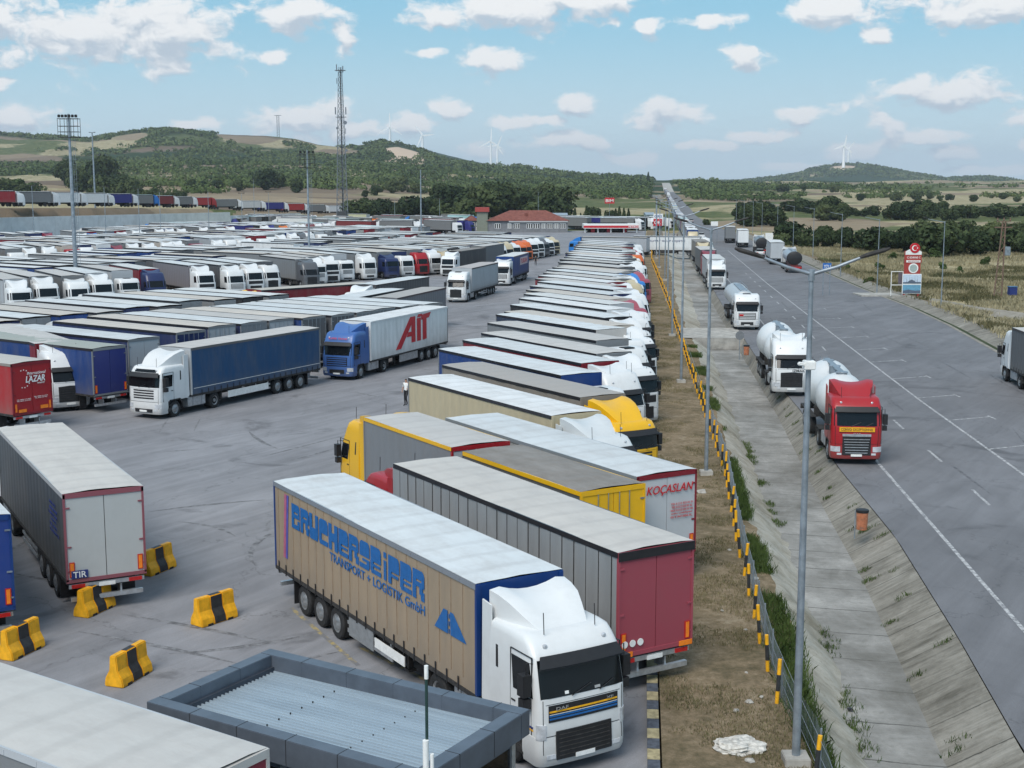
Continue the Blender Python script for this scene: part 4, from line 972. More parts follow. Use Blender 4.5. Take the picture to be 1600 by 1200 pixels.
m_ = MB(); patch(m_, Sf, .18, .27, 1.98, 2.04, 1, 1, .016, th=.0); put('windscreen_card', m_.mesh('windscreen_card', solid('grey_card', (.35, .36, .36), .6)), cab0)
put('grille_stripe', m.mesh('grille_stripe', [M_YEL, M_BLUEL, M_WHITE]), cab0)
put('lettering', fit_text('DAF', .34, .075, M_ALU, .02), cab0, (2.285, -.62, 1.70), FRONT); put('lettering', fit_text('XF', .2, .06, M_ALU, .01), cab0, (2.285, .72, 1.70), FRONT)
m = MB(); m.box(5.9, 7.6, -1.262, -1.23, .42, 1.04); put('side_locker', m.mesh('side_locker', solid('grey_locker', (.22, .23, .24), .5), bevel=.01), t0); m = MB(); m.box(7.7, 9.6, -1.262, -1.235, .60, .88); put('white_side_guard', m.mesh('white_side_guard', M_WHITE), t0)
m = MB()
for sg in (1, -1):
    for za, zb, c_ in ((1.20, 1.25, 1), (1.14, 1.18, 0)):
        m.cur = c_; a, b = sorted((sg * s_at(Sf, 2.0, 1.2), sg * s_at(Sf, .1, 1.2))); patch(m, Sf, a, b, za, zb, 6, 1, .012)
put('side_stripe', m.mesh('side_stripe', [M_YEL, M_NAVY]), cab0)
# ---- 1: red-doored trailer backed up to the verge
x, y = tail_from(965.6, 864, 121, 1)
t1 = truck(x, y, 121, 'red', (.30, .315, .33), (.56, .53, .49), 'daf', 'low', 0, 'red-cab truck with grey ribbed side and faded red rear doors backed onto the verge', 'trucks in the row along the verge', kind='plain', ribs=True, door='rose', frame='rose', rail='black')
m = MB()
for k in range(22): xx = .3 + k * .61; m.box(xx - .012, xx + .012, 1.262, 1.278, 1.16, 3.84)
decal(t1, 'trailer_body', m.mesh('panel_seam', M_DARK), (0, 0, 0), (0, 0, 0), 'panel_seam')
m = MB()
for yy in (1.02, -1.02): m.box(-.075, -.05, min(yy - .22, yy + .22), yy + .22, 1.06, 1.20)
decal(t1, 'rear_door', m.mesh('orange_plate', M_ORANGE), (0, 0, 0), (0, 0, 0), 'orange_plate')
m = MB(); m.box(-.07, -.04, -1.28, 1.28, 3.76, 4.0); decal(t1, 'rear_door', m.mesh('door_header', M_BLACK), (0, 0, 0), (0, 0, 0), 'door_header')
m = MB()
for k in range(3): m.lathe([(-.06, .10), (-.045, .10)], 14, 'x', (0, 1.05 - k * .26, 1.42))
decal(t1, 'rear_door', m.mesh('speed_disc', M_WHITE), (0, 0, 0), (0, 0, 0), 'speed_disc')
# ---- 2: yellow truck with its drawbar trailer (yellow doors)
x, y = tail_from(705, 699, 121, 1, xl=5.82)
t2 = truck(x, y, 121, 'yellow', (.19, .20, .215), (.52, .50, .475), 'tall', 'high', 0, 'yellow-cab road train with grey sides, yellow roof rails and yellow rear doors', 'trucks in the row along the verge', L=7.8, door='lgrey', rail='yellow', frame='red', dcol='yellow')
cols = dict(side=rgb((.10, .10, .10)), roof=rgb('brown'), door=rgb('yellow'), rail=rgb('yellow'), frame=rgb('yellow'), front=rgb('dgrey'))
x2, y2 = tail_from(920, 767, 121, 1); dloc = (Vector((x2 - x, y2 - y, 0)).dot(Vector((math.cos(R(121)), math.sin(R(121)), 0))))
spawn([(n, me, (l[0] + dloc, l[1], l[2]), r, ck, kk) for n, me, l, r, ck, kk in trailer_parts(7.8, 0)], t2, cols)
m = MB(); m.box(dloc + 7.8, 5.9, -.08, .08, .55, .68); put('drawbar', m.mesh('drawbar', M_DARK), t2)
# ---- 3: white roofed trailer with red writing
x, y = tail_from(995, 745, 121, 1)
t3 = truck(x, y, 121, 'white', (.36, .37, .38), 'ice', 'flat', None, 0, 'white-roofed trailer with red script on pale grey rear doors, backed to the verge', 'trucks in the row along the verge', kind='plain', door=(.47, .49, .51), frame='dred', rail=(.2, .22, .24))
decal(t3, 'rear_door', fit_text('KOÇASLAN', 2.0, .36, M_RED, .012, .25), (-.07, -.10, 3.42), REAR)
for k in range(5): decal(t3, 'rear_door', fit_text(['TEL 0 212 555 01 01', 'TEL 0 212 555 01 02', 'FAX 0 212 555 01 03', 'info nakliyat', 'ISTANBUL'][k], .95 - .05 * (k % 2), .07, M_RED, 0), (-.07, -.62, 2.88 - k * .115), REAR)
# ---- the rest of the verge row, nose to the verge
VR = [  # (u, v) of the tail's near roof corner, colours, cab style, deflector
 ((638, 590), dict(cab='ice', side='cream', roof='white', kind='box', st='daf', defl='high', label='white-cab truck with plain cream box trailer and bright white roof')),
 ((691, 570), dict(cab='yellow', side=(.24, .21, .18), roof=(.36, .33, .30), st='flat', defl='high', kind='plain', ribs=True, label='yellow-cab truck with brownish ribbed trailer and dull brown roof')),
 ((685, 545), dict(cab='white', side='blue', roof='ice', st='square', defl=None, label='white-cab truck with royal blue curtains behind the yellow cab')),
 ((723, 531), dict(cab='white', side='dred', roof='ice', st='tall', defl='high', label='white-cab truck with dark red curtains third behind the yellow cab')),
 ((752, 520), dict(cab='white', side='grey', roof='stone', st='daf', defl='high', label='white-cab truck with grey curtains and dirty roof before the navy trailer')),
 ((775, 491), dict(cab='white', side=(.018, .035, .075), roof='ice', st='square', defl=None, front='stone', label='white-cab truck with navy curtains lettered in white in the verge row')),
]
vr = []
for (u, v), k in VR:
    x, y = tail_from(u, v, HD, -1); k = dict(k); lb = k.pop('label'); o = truck(x, y, HD, label=lb, group='trucks in the row along the verge', **k); vr.append(o)
lg = vr[5]
decal(lg, 'trailer_body', fit_text('Lagermax', 3.6, .62, M_WHITE, .02), (10.9, wl, 2.78), SIDE_R)
m = MB(); m.prism([(1.9, 2.05), (2.2, 2.35), (3.1, 2.55), (3.6, 2.85), (3.9, 2.85), (4.0, 2.05)], wl - .006, wl + .004); decal(lg, 'trailer_body', m.mesh('emblem', solid('grey_emblem', (.38, .4, .42), .5)), (0, 0, 0), (0, 0, 0), 'emblem')
put('sun_visor_board', fit_text('TRANS', .9, .16, M_RED, .02), part_of(vr[2], 'cab'), (2.02, 0, 3.02), FRONT)
ys = [97.0, 105.8, 112.2, 118.9, 124.0, 129.2, 135.2, 140.6, 145.6, 150.6, 155.6, 160.6, 166.0, 171.4, 176.6, 181.6, 186.6, 192.0, 197.6, 203.2, 208.6, 214.0, 219.2, 224.6, 230.2, 235.8, 241.0, 246.6, 251.8, 257.0]
cs = [('grey', 'stone', 'white'), ('beige', 'beige', 'white'), ('black', 'ice', 'white'), ('white', 'white', 'white'), ('lgrey', 'cool', 'white'), ('beige', 'beige', 'rose'), ('navy', 'ice', 'white'), ('white', 'ice', 'white'), ('dred', 'stone', 'maroon'), ('dred', 'white', 'white'),
      ('grey', 'stone', 'cream'), ('white', 'ice', 'white'), ('grey', 'stone', 'skyb'), ('grey', 'beige', 'rose'), ('dgrey', 'stone', 'white'), ('grey', 'white', 'navy'), ('black', 'stone', 'white'), ('grey', 'cool', 'white'), ('dgrey', 'white', 'white'), ('navy', 'beige', 'white'),
      ('grey', 'stone', 'cream'), ('dred', 'white', 'white'), ('grey', 'ice', 'orange'), ('white', 'stone', 'white'), ('grey', 'cool', 'white'), ('dred', 'beige', 'red'), ('grey', 'white', 'white'), ('navy', 'ice', 'white'), ('grey', 'stone', 'white'), ('lgrey', 'white', 'white')]
STS = [('daf', 'high'), ('square', 'high'), ('tall', 'high'), ('flat', 'high'), ('daf', 'low'), ('tall', None), ('square', None), ('flat', 'low')]
rr = random.Random(5)
for i, (yy, (sd_, rf, cb)) in enumerate(zip(ys, cs)):
    nx = float(L_STRIP(yy - 14.2)) - .55 + rr.uniform(-.6, .3); s_, d_ = STS[rr.randrange(8)]
    x = nx - 16.5 * math.cos(R(HD)); lod = 0 if yy < 128 else (1 if yy < 190 else 2)
    truck(x, yy, HD + rr.uniform(-1, 1), cb, sd_, rf, s_, d_ if cb != 'white' else d_, lod, '%s cab, %s roof, %s side, %s behind the navy lettered trailer' % (WORD[cb], WORD[rf], WORD[sd_], ordinal(i) if i else 'first'), 'trucks in the row along the verge')
# ---- left foreground
GL = 'trucks parked round the yellow barriers'
x, y = tail_from(96.7, 775, 118, 1) if False else tail_from(96.7, 775, -61 + 180, 1)
x, y = tail_from(96.7, 772, 118, 1)
# heading: the doors face the kiosk, the nose points away up-left
t = truck(x, y, 119, 'white', (.055, .065, .075), (.56, .53, .49), 'daf', 'high', 0, 'truck with dark grey curtains and pale rear doors with red frame behind the barriers', GL, kind='plain', door=(.46, .47, .46), frame=(.25, .08, .10), rail=(.4, .4, .4))
m = MB(); m.box(-.075, -.05, .60, 1.12, 1.20, 1.46); decal(t, 'rear_door', m.mesh('blue_plate', M_NAVY), (0, 0, 0), (0, 0, 0), 'blue_plate')
decal(t, 'rear_door', fit_text('TIR', .42, .20, M_WHITE, .01), (-.082, .86, 1.33), REAR)
for k in range(6): decal(t, 'trailer_body', fit_text(['NAK LTD', 'ULUSLARARASI', 'TASIMACILIK', 'LOJISTIK', 'TEL 0212', 'TURKIYE'][k], 1.0 + .3 * (k % 3), .10, M_NAVY, .01), (1.7 - .12 * (k % 2), 1.305, 3.35 - k * .19), SIDE_L)
x, y = tail_from(16, 803, 121, -1)
truck(x, y, 121, 'white', 'blue', 'ice', 'daf', 'high', 0, 'truck with royal blue trailer cut by the left edge beside the barriers', GL, door=(.02, .05, .22), frame='blue', rail='white')
p = at(418, 1172, 4.0); a = R(-34)
# trailer at the bottom left: its tail is the corner by the kiosk
x, y = p.x - 1.275 * math.sin(R(146)) * -1 * -1, p.y + 1.275 * math.cos(R(146))
x, y = tail_from(418, 1168, 146, -1)
truck(x, y, 146, 'white', 'grey', (.50, .485, .46), 'flat', 'high', 0, 'long dirty pale trailer roof with dull red doors at the bottom left corner', GL, door='maroon', frame='stone', rail='lgrey')
# ---- the three in the aisle
t = truck(-14.6, 93.4, -116.5, 'white', (.006, .06, .16), (.50, .475, .45), 'flat', 'high', 0, 'white-cab truck with petrol blue curtains facing left in the open aisle', 'trucks standing in the open aisle', front='lgrey', rail=(.12, .12, .12))
Sv = surf('flat')
put('upper_window', patch(MB(), Sv, -.5, .5, 2.78, 2.95, 8, 2, .012).mesh('upper_window', M_GLASS), part_of(t, 'cab'))
m = MB(); m.box(.1, 13.5, 1.30, 1.306, 1.50, 1.53); decal(t, 'trailer_body', m.mesh('white_line', M_WHITE), (0, 0, 0), (0, 0, 0), 'white_line')
m = MB(); m.box(6.0, 10.2, 1.245, 1.275, .50, .92); put('pallet_rack', m.mesh('pallet_rack', M_WHITE), t)
t = truck(-6.5, 110.2, -111.5, 'cabblue', (.78, .78, .77), 'white', 'square', 'high', 0, 'blue-cab truck with white box trailer marked by slanting red letters', 'trucks standing in the open aisle', kind='box', rail='white', front='white', door='white')
# slanted red emblem letters, viewed from the left side (x runs to the left)
def LP(poly): m = MB(); m.prism([(9.6 - a_ * 1.0, b_) for a_, b_ in poly], 1.275, 1.285); decal(t, 'trailer_body', m.mesh('red_letter', M_RED), (0, 0, 0), (0, 0, 0), 'red_letter')
LP([(.0, 1.45), (2.55, 3.75), (3.45, 3.75), (3.45, 1.75), (2.75, 1.75), (2.75, 2.25), (1.9, 2.25), (2.2, 2.6), (2.75, 2.6), (2.75, 3.15), (.9, 1.45)])
LP([(3.75, 1.75), (3.75, 3.55), (4.45, 3.55), (4.45, 1.75)]); LP([(3.75, 3.62), (4.05, 3.85), (4.75, 3.85), (4.45, 3.62)])
LP([(4.55, 3.75), (6.35, 3.85), (5.95, 3.45), (5.5, 3.42), (5.5, 1.8), (4.8, 1.75), (4.8, 3.38), (4.55, 3.36)])
Sq = surf('square'); put('lettering', fit_text('SUPER TRANS', 1.5, .13, M_RED, .01), part_of(t, 'cab'), (2.02, 0, 2.98), (R(72), 0, math.pi / 2))
OPEN = 'trucks standing in the open aisle'
def nosed(u, v, ang, **k):
    p = at(u, v); o = truck(p.x, p.y, ang, nose=True, group=OPEN, **k); return o
x, y = tail_from(697, 447, -106, 1); truck(x, y, -106, 'white', (.17, .175, .19), (.40, .38, .355), 'flat', None, 1, 'white-cab truck with grey curtains just behind the white box with red letters', OPEN)
x, y = tail_from(632, 450, -108, 1); truck(x, y, -108, 'white', (.12, .13, .14), 'ice', 'daf', 'low', 1, 'white-cab truck with bright roof left of the grey-curtained one in the aisle', OPEN)
x, y = tail_from(671, 431, -110, 1); truck(x, y, -110, 'white', (.07, .07, .075), 'ice', 'daf', 'high', 1, 'white truck with dark curtains half hidden behind two others in the aisle', OPEN)
x, y = tail_from(578, 441, -134, 1); truck(x, y, -134, 'yellow', 'dred', (.46, .42, .36), 'flat', 'high', 1, 'pale yellow cab truck with crimson curtains and beige roof across the aisle', OPEN)
nosed(712, 473, -103, cab='white', side='lgrey', roof=(.42, .38, .36), st='tall', defl=None, lod=0, label='white truck with pale curtains driving towards the viewer in the aisle')
t = nosed(783, 447, -100, cab='white', side='blue', roof='cool', st='square', defl='low', lod=0, label='white-cab truck with blue curtains and a pinkish white panel')
m = MB(); m.box(1.5, 8.2, 1.30, 1.31, 2.5, 3.6); pn = decal(t, 'trailer_body', m.mesh('pale_panel', solid('pink_white', (.62, .50, .50), .5)), (0, 0, 0), (0, 0, 0), 'pale_panel')
decal(t, 'trailer_body', fit_text('TURSAN', 5.6, .7, M_RED, .03), (4.85, 1.315, 3.05), SIDE_L)
nosed(637, 428, -113, cab='dgrey', side='dgrey', roof='brown', st='tall', defl='high', lod=1, label='dark grey cab truck with dark curtains parked behind the white ones')
nosed(699, 432, -106, cab='white', side='black', roof='brown', st='daf', defl='high', lod=1, label='white cab with black curtains between the dark truck and the driving one')
nosed(738, 424, -104, cab='white', side='dgrey', roof='stone', st='square', defl=None, lod=1, label='white truck seen over the roof of the pale-curtained driving one')
# ---- crossing trucks at the exit
p = at(1010, 398); x_, y_ = 12.2, 279.0
truck(27.2, 268, 158, 'skyb', (.36, .38, .41), 'beige', 'flat', 'high', 1, 'blue-cab truck with grey and red trailer standing crosswise beyond the verge row', 'trucks crossing at the exit', front='blue')
tw = truck(25.4, 279, -12, 'white', 'white', 'white', 'tall', 'high', 1, 'white truck with white trailer turning out across the ditch onto the road', 'trucks crossing at the exit', kind='box')
decal(tw, 'trailer_body', fit_text('NAKLIYAT GRUP LOJISTIK', 8.5, .45, M_NAVY), (6.5, -1.31, 3.0), SIDE_R)
# ---- left rows. Row frame: s along the rows, n across them
RV, NV = Vector((.51, .86, 0)), Vector((-.86, .51, 0))
def sn(s, n): return RV * s + NV * n
G1 = 'trucks in the first left row, tails to the aisle'
M1 = [(48.8, 61.2, 'red', (.50, .47, .43), 'red'), (56.1, 62.9, 'blue', (.33, .36, .32), (.03, .04, .18)), (60.7, 64.7, 'navy', 'ice', 'lgrey'), (65.4, 65.1, 'navy', 'beige', 'navy'), (69.3, 65.9, 'navy', 'beige', 'lgrey'), (72.2, 65.5, 'navy', 'ice', 'grey'), (75.0, 65.3, 'grey', 'stone', 'lgrey'),
      (77.7, 64.4, 'blue', 'beige', 'dgrey'), (80.6, 63.9, 'dgrey', 'ice', 'dgrey'), (83.5, 63.7, 'grey', 'ice', 'grey'), (86.4, 64.1, 'dgrey', 'cool', 'grey'), (89.3, 63.6, 'grey', 'ice', 'grey'), (92.2, 63.3, 'black', 'ice', 'black')]
for i, (s, n, sd_, rf, dr) in enumerate(M1):
    ang = 144; q = sn(s, n); x = q.x + 1.275 * math.sin(R(ang)) ; y = q.y - 1.275 * math.cos(R(ang))
    s_, d_ = STS[i % 8]
    if i == 0:
        t = truck(x, y, ang, 'white', sd_, rf, s_, d_, 0, 'truck with bright red trailer and white writing on its rear door at the left edge', G1, kind='plain', door=dr, frame='dred', rail=(.25, .22, .2))
        decal(t, 'rear_door', fit_text('LAZAR', 1.25, .36, M_WHITE, .03, .2), (-.075, -.20, 3.05), REAR)
        decal(t, 'rear_door', fit_text('International', 1.2, .17, M_WHITE, .0, .2), (-.075, -.28, 3.38), REAR)
        decal(t, 'rear_door', fit_text('TRANSPORT', .5, .08, M_WHITE, .0, .2), (-.075, -.55, 2.78), REAR)
        m = MB()
        for k in range(10):
            a_ = R(70 + k * 24); m.box(-.078, -.07, .55 + .42 * math.cos(a_) - .03, .55 + .42 * math.cos(a_) + .03, 3.1 + .5 * math.sin(a_) - .03, 3.1 + .5 * math.sin(a_) + .03)
        decal(t, 'rear_door', m.mesh('star_ring', M_WHITE), (0, 0, 0), (0, 0, 0), 'star_ring')
        for k, (yy, zz, w_) in enumerate(((.6, 1.95, .9), (.6, 1.87, .9), (-.5, 2.02, .9), (-.5, 1.94, .8))): decal(t, 'rear_door', fit_text('TEL 0090 212 555', w_, .05, M_WHITE), (-.075, yy, zz), REAR)
        m = MB(); m.box(-.08, -.07, .45, .95, 1.22, 1.40); m.box(-.08, -.07, -.95, -.45, 1.30, 1.5); decal(t, 'rear_door', m.mesh('orange_plate', M_ORANGE), (0, 0, 0), (0, 0, 0), 'orange_plate')
        continue
    wd_ = WORD.get(sd_, 'blue')
    truck(x, y, ang, 'white', sd_, rf, s_, d_, 0, '%s sides, %s roof, %s trailer from left in the tail-on row' % (wd_, WORD.get(rf, 'greenish grey'), ordinal(i) if i else 'first'), G1, kind='plain' if i < 3 else 'curtain', door=dr, frame='grey', rail='black')
for i, s in enumerate((66.5, 70, 73.4, 76.7, 80, 83.4, 86.9, 90.4, 94.0, 97.6)):
    q = sn(s, 98.5 + rr.uniform(-.8, .8)); sd_, rf = [('navy', 'beige'), ('grey', 'ice'), ('blue', 'beige'), ('grey', 'stone'), ('navy', 'ice'), ('dgrey', 'cool'), ('grey', 'ice'), ('grey', 'beige'), ('black', 'ice'), ('grey', 'cool')][i]
    truck(q.x, q.y, 143 + rr.uniform(-1, 1), 'white', sd_, rf, *STS[(i * 3) % 8], 1, '%s sides, %s roof, %s trailer from left just behind the tail-on row' % (WORD[sd_], WORD[rf], ordinal(i) if i else 'first'), 'trucks behind the tail-on row', nose=True)
# the big white cab with its door open, behind the red trailer
p = at(112, 643)
t = truck(p.x, p.y, -56, 'white', 'dred', 'stone', 'tall', 'high', 0, 'white cab with its driver door hanging open between red and blue trailers', G1, nose=True)
m = MB(); m.prism([(0, 0), (0, 1.05), (.12, 1.95), (.85, 1.98), (.95, .9), (.95, .0)], 0, .07)
dr = put('open_door', m.mesh('open_door', M_PAINT, bevel=.015), part_of(t, 'cab'), (1.92, 1.30, .75), (0, 0, R(72 + 0)), C['white'])
m = MB(); m.prism([(.13, 1.05), (.2, 1.82), (.78, 1.85), (.84, 1.05)], -.006, .076); put('door_window', m.mesh('door_window', M_GLASS), dr)
# second row, noses to the aisle
G2 = 'trucks in the second left row, noses to the aisle'
M2 = [(95.6, 117.5, 'white', 'lgrey', 'stone', 'flat', 'high'), (99.3, 117.6, 'white', 'grey', 'stone', 'daf', 'high'), (102.9, 116.8, 'white', (.16, .165, .17), 'stone', 'square', 'low'), (107.4, 117.9, 'white', 'lgrey', 'ice', 'daf', 'high'), (111.8, 118.3, 'white', 'lgrey', 'stone', 'flat', None), (116.9, 119.2, 'navy', 'dred', 'cool', 'tall', 'high'),
      (124.6, 118.4, 'white', (.21, .20, .22), 'ice', 'daf', 'high'), (128.6, 117.0, 'white', 'dgrey', 'cool', 'square', 'high'), (132.6, 117.4, 'white', 'grey', 'ice', 'daf', 'high'), (136.8, 118.1, 'white', 'dgrey', 'cool', 'tall', None), (144.6, 117.8, 'dgrey', 'grey', 'stone', 'tall', 'high'), (149.0, 120, 'white', 'grey', 'stone', 'flat', 'high'),
      (153.2, 121, 'white', 'grey', 'beige', 'daf', 'high'), (157.4, 121.5, 'white', 'lgrey', 'cool', 'flat', None), (161.6, 120.5, 'white', 'grey', 'ice', 'square', 'high')]
ang2 = -57
cnt = 0
for (s, n, cb, sd_, rf, s_, d_) in M2:
    q = sn(s, n); truck(q.x, q.y, ang2 + rr.uniform(-1.5, 1.5), cb, sd_, rf, s_, d_, 1, '%s cab, %s roof, %s side, %s from left in row two' % (WORD[cb], WORD.get(rf, rf), WORD.get(sd_, 'grey'), ordinal(cnt) if cnt else 'first'), G2, nose=True); cnt += 1
s = 166.0
RROOF = ['ice', 'ice', 'white', 'white', 'cool', 'cool', 'stone', 'beige']; RSIDE = ['grey', 'grey', 'grey', 'dgrey', 'navy', 'lgrey', 'dred', 'black', 'blue', 'white', 'grey', 'beige']; RCAB = ['white'] * 17 + ['red', 'skyb', 'navy', 'orange', 'dgrey', 'cream', 'maroon']
def rnd_truck(x, y, ang, lod, label, group, nose=False, z=0.0, names=None):
    cb, sd_, rf = rr.choice(RCAB), rr.choice(RSIDE), rr.choice(RROOF); s_, d_ = STS[rr.randrange(8)]
    return truck(x, y, ang, cb, sd_, rf, s_, d_, lod, label.format(cab=WORD[cb], side=WORD[sd_], roof=WORD[rf]), group, nose=nose, z=z)
while s < 246:
    n = 119.5 + max(0, s - 188) * .25; a2 = ang2 + np.interp(s, [166, 200], [0, 8])
    q = sn(s, n)
    rnd_truck(q.x, q.y, a2 + rr.uniform(-1.5, 1.5), 1 if s < 185 else 2, '{cab} cab, {roof} roof, {side} side, %s from left in row two' % ordinal(cnt), G2, nose=True); cnt += 1
    s += 3.75 + rr.uniform(-.15, .5)
LOTROWS = [(3, 151, 0, 100, 260), (12, 169.5, 0, 122, 258), (4, 180, 1, 138, 284), (13, 227, 0, 175, 288), (5, 211, 0, 160, 290), (6, 238, 1, 186, 304), (7, 270, 0, 207, 306), (14, 288, 0, 220, 306), (8, 300, 1, 232, 335), (9, 331, 0, 255, 375), (10, 348, 1, 280, 410), (11, 380, 0, 330, 440)]
RN = {3: 'three', 4: 'four', 5: 'five', 6: 'six', 7: 'seven', 8: 'eight', 9: 'nine', 10: 'ten', 11: 'eleven', 12: 'three B', 13: 'five B', 14: 'seven B'}
for (k, nn, near, s0, s1) in LOTROWS:
    s = s0; c_ = 0; away = not near
    while s < s1:
        nb = nn + max(0, s - 188) * .25 * (k < 5 or k == 12) + rr.uniform(-1.0, 1.0)
        q = sn(s, nb); bx, bz = BANK(q.y)
        ok = q.x > -.40 * q.y - 10 and (q.y < 300 or q.x > float(bx) + 19) and q.y < 505 and not (q.y > 425 and q.x > -30)
        if rr.random() < (.06 if near else (.28 if k > 11 else .04)): ok = False; s += 1
        if ok:
            a2 = (ang2 if near else 143) + rr.uniform(-2.6, 2.6)
            rnd_truck(q.x, q.y, a2, 2, '{cab} cab, {roof} roof, {side} side, %s from left in row %s' % (ordinal(c_) if c_ else 'first', RN[k]), 'trucks in the far left rows of the lot', nose=True); c_ += 1
        s += 3.7 + rr.uniform(-.2, .6)
# ---- trucks standing at the far end, left of the building and behind the fuel station
for k in range(46):
    if k < 30: D_ = rr.uniform(395, 520); u_ = rr.uniform(420, 715)
    else: D_ = rr.uniform(448, 500); u_ = rr.uniform(893, 1004)
    rnd_truck(xat(u_, 350, D_), D_, rr.choice([-50, -40, 140, 150]) + rr.uniform(-6, 6), 2, 'truck at the far end of the lot', 'trucks at the far end')
# ---- queue on the raised road at the left
BQ = 'trucks queueing on the raised road at the left'
yq = 316; i = 0
BC = [('white', 'navy', 'ice'), ('white', 'red', 'white'), ('white', 'grey', 'ice'), ('white', 'white', 'white'), ('white', 'white', 'white'), ('white', 'blue', 'ice'), ('skyb', 'grey', 'ice'), ('white', 'dred', 'white'), ('white', 'grey', 'white'), ('red', 'red', 'white'), ('white', 'grey', 'ice'), ('white', 'lgrey', 'ice')]
while yq < 690:
    bx, bz = BANK(yq); bx2, _ = BANK(yq + 12); hd = math.degrees(math.atan2(12, float(bx2 - bx))) - 34
    cb, sd_, rf = BC[i % 12]
    truck(float(bx) - 7.5, yq, hd + 0, cb, sd_, rf, ['tall', 'daf', 'square'][i % 3], 'high', 2, '%s-cab truck, %s trailer, %s from the left queueing on the raised road' % (WORD[cb], WORD[sd_], ordinal(i) if i else 'first'), BQ, z=float(np.interp(yq + 8, [300, 350, 430, 520, 640, 720], [9.2, 9.1, 8.1, 6.4, 1.8, .4])) - .02)
    yq += 20.5 + rr.uniform(-.2, 2.5); i += 1
# ---- queue coming down the main road
yq = 318; i = 0; FARQ = []
while yq < 1500:
    x = float(L_ROAD(yq)) + 1.4; x2 = float(L_ROAD(yq + 12)) + 1.4; hd = math.degrees(math.atan2(-12, -(x2 - x)))
    lod = 2
    o = truck(x, yq, hd, rr.choice(['white'] * 6 + ['skyb', 'cream']), rr.choice(RSIDE), rr.choice(RROOF), *STS[rr.randrange(8)], lod, '', 'trucks queueing far down the main road', nose=True, z=float(roadz(yq)))
    cbw = 'truck'
    if yq < 700: o['label'] = '%s in the long queue on the main road beyond the exit' % ('truck at the head' if i == 0 else ordinal(i) + ' truck'); i += 1
    else: FARQ.append(o)
    yq += 17.8 + rr.uniform(-.4, 2.5)
# ------------------------------------------------------------------ vehicles on the road
RG = 'vehicles on the main road'
def silo_parts(col='silo'):
    def fn():
        m = MB(); prof = []
        for x, r in ((.9, .1), (.93, .5), (1.15, .9), (1.7, 1.22), (2.6, 1.38), (3.6, 1.36), (4.5, 1.14), (5.2, .90), (5.8, .92), (6.6, 1.16), (7.5, 1.30), (8.3, 1.27), (9.0, 1.05), (9.5, .72), (9.72, .4), (9.75, .1)): prof.append((x, r))
        m.lathe(prof, 28, 'x', (0, 0, 2.55)); tank = m.mesh('silo_tank', M_PAINT, 40)
        kids = []
        for x in (2.9, 5.3, 7.9):
            h = MB(); h.lathe([(3.5, .30), (3.86, .30), (3.90, .34), (3.94, .30)], 16, 'z', (x, 0, 0)); kids.append(('filling_hatch', h.mesh('filling_hatch', M_GALV), (0, 0, 0), (0, 0, 0), None, []))
        w = MB(); w.box(2.0, 8.2, -.16, .16, 3.88, 3.93); kids.append(('walkway', w.mesh('walkway', M_GALV), (0, 0, 0), (0, 0, 0), None, []))
        ld = MB()
        for yy in (-.2, .2): ld.tube([(.85, yy, 1.0), (.95, yy, 3.9)], .02, 5)
        for k in range(8): ld.tube([(.87 + k * .01, -.2, 1.2 + k * .36), (.87 + k * .01, .2, 1.2 + k * .36)], .015, 5)
        kids.append(('ladder', ld.mesh('ladder', M_GALV), (0, 0, 0), (0, 0, 0), None, []))
        hp = MB(); hp.lathe([(.0, .1), (.05, .55), (1.3, .12)], 14, 'z', (3.2, 0, .6)); hp.lathe([(.0, .1), (.05, .55), (1.3, .12)], 14, 'z', (7.6, 0, .6))
        kids.append(('outlet_cone', hp.mesh('outlet_cone', M_GALV), (0, 0, 0), (0, 0, 0), None, []))
        out = [('silo_tank', tank, (0, 0, 0), (0, 0, 0), 'silo', kids)]
        c = MB(); c.box(.6, 13.2, -.52, -.38, .86, 1.12); c.box(.6, 13.2, .38, .52, .86, 1.12); c.box(.5, .7, -1.2, 1.2, .75, 1.0)
        for x in (1.2, 4.9, 9.6): c.box(x, x + .15, -1.0, 1.0, 1.0, 1.6)
        c.box(9.9, 12.6, -1.1, 1.1, 1.12, 1.16); c.box(10.4, 11.2, -.9, -.1, 1.16, 1.8); c.box(1.0, 5.8, -1.25, -.95, 1.1, 1.13); c.box(1.0, 5.8, .95, 1.25, 1.1, 1.13)
        out.append(('trailer_chassis', c.mesh('silo_chassis', M_DARK), (0, 0, 0), (0, 0, 0), None, []))
        ws = cached(('w', 0, 0), lambda: wheel_mesh(False, 0))
        for x in (2.3, 3.6, 4.9):
            out.append(('wheel', ws, (x, 1.22, .5), (0, 0, 0), None, [])); out.append(('wheel', ws, (x, -1.22, .5), (0, 0, math.pi), None, []))
        return out
    return cached('silo', fn)
def silo_truck(u, v, ang, cab, st, defl, label, z=0.02):
    p = at(u, v); a = R(ang); root = empty('silo_truck', (p.x - 16.5 * math.cos(a), p.y - 16.5 * math.sin(a), z), a)
    cols = dict(cab=rgb(cab), cab2=rgb(cab), defl=rgb(cab), silo=rgb('white'))
    spawn([(n, me, (l[0] + 3.1, l[1], l[2]) if n != 'x' else l, r, ck, kk) for n, me, l, r, ck, kk in silo_parts()], root, cols)
    spawn(cab_parts(st, defl, 0), root, cols); tag(root, label, 'truck', RG); return root
HR = -95.3
ra = silo_truck(1337, 727, HR, 'red', 'xf', 'high', 'red-cab truck with white cement silo and yellow front sign, foremost of the convoy')
cab_ = part_of(ra, 'cab')
m = MB(); m.box(2.262, 2.30, -.86, .86, 1.68, 1.90); put('convoy_sign', m.mesh('convoy_sign', M_YEL), cab_)
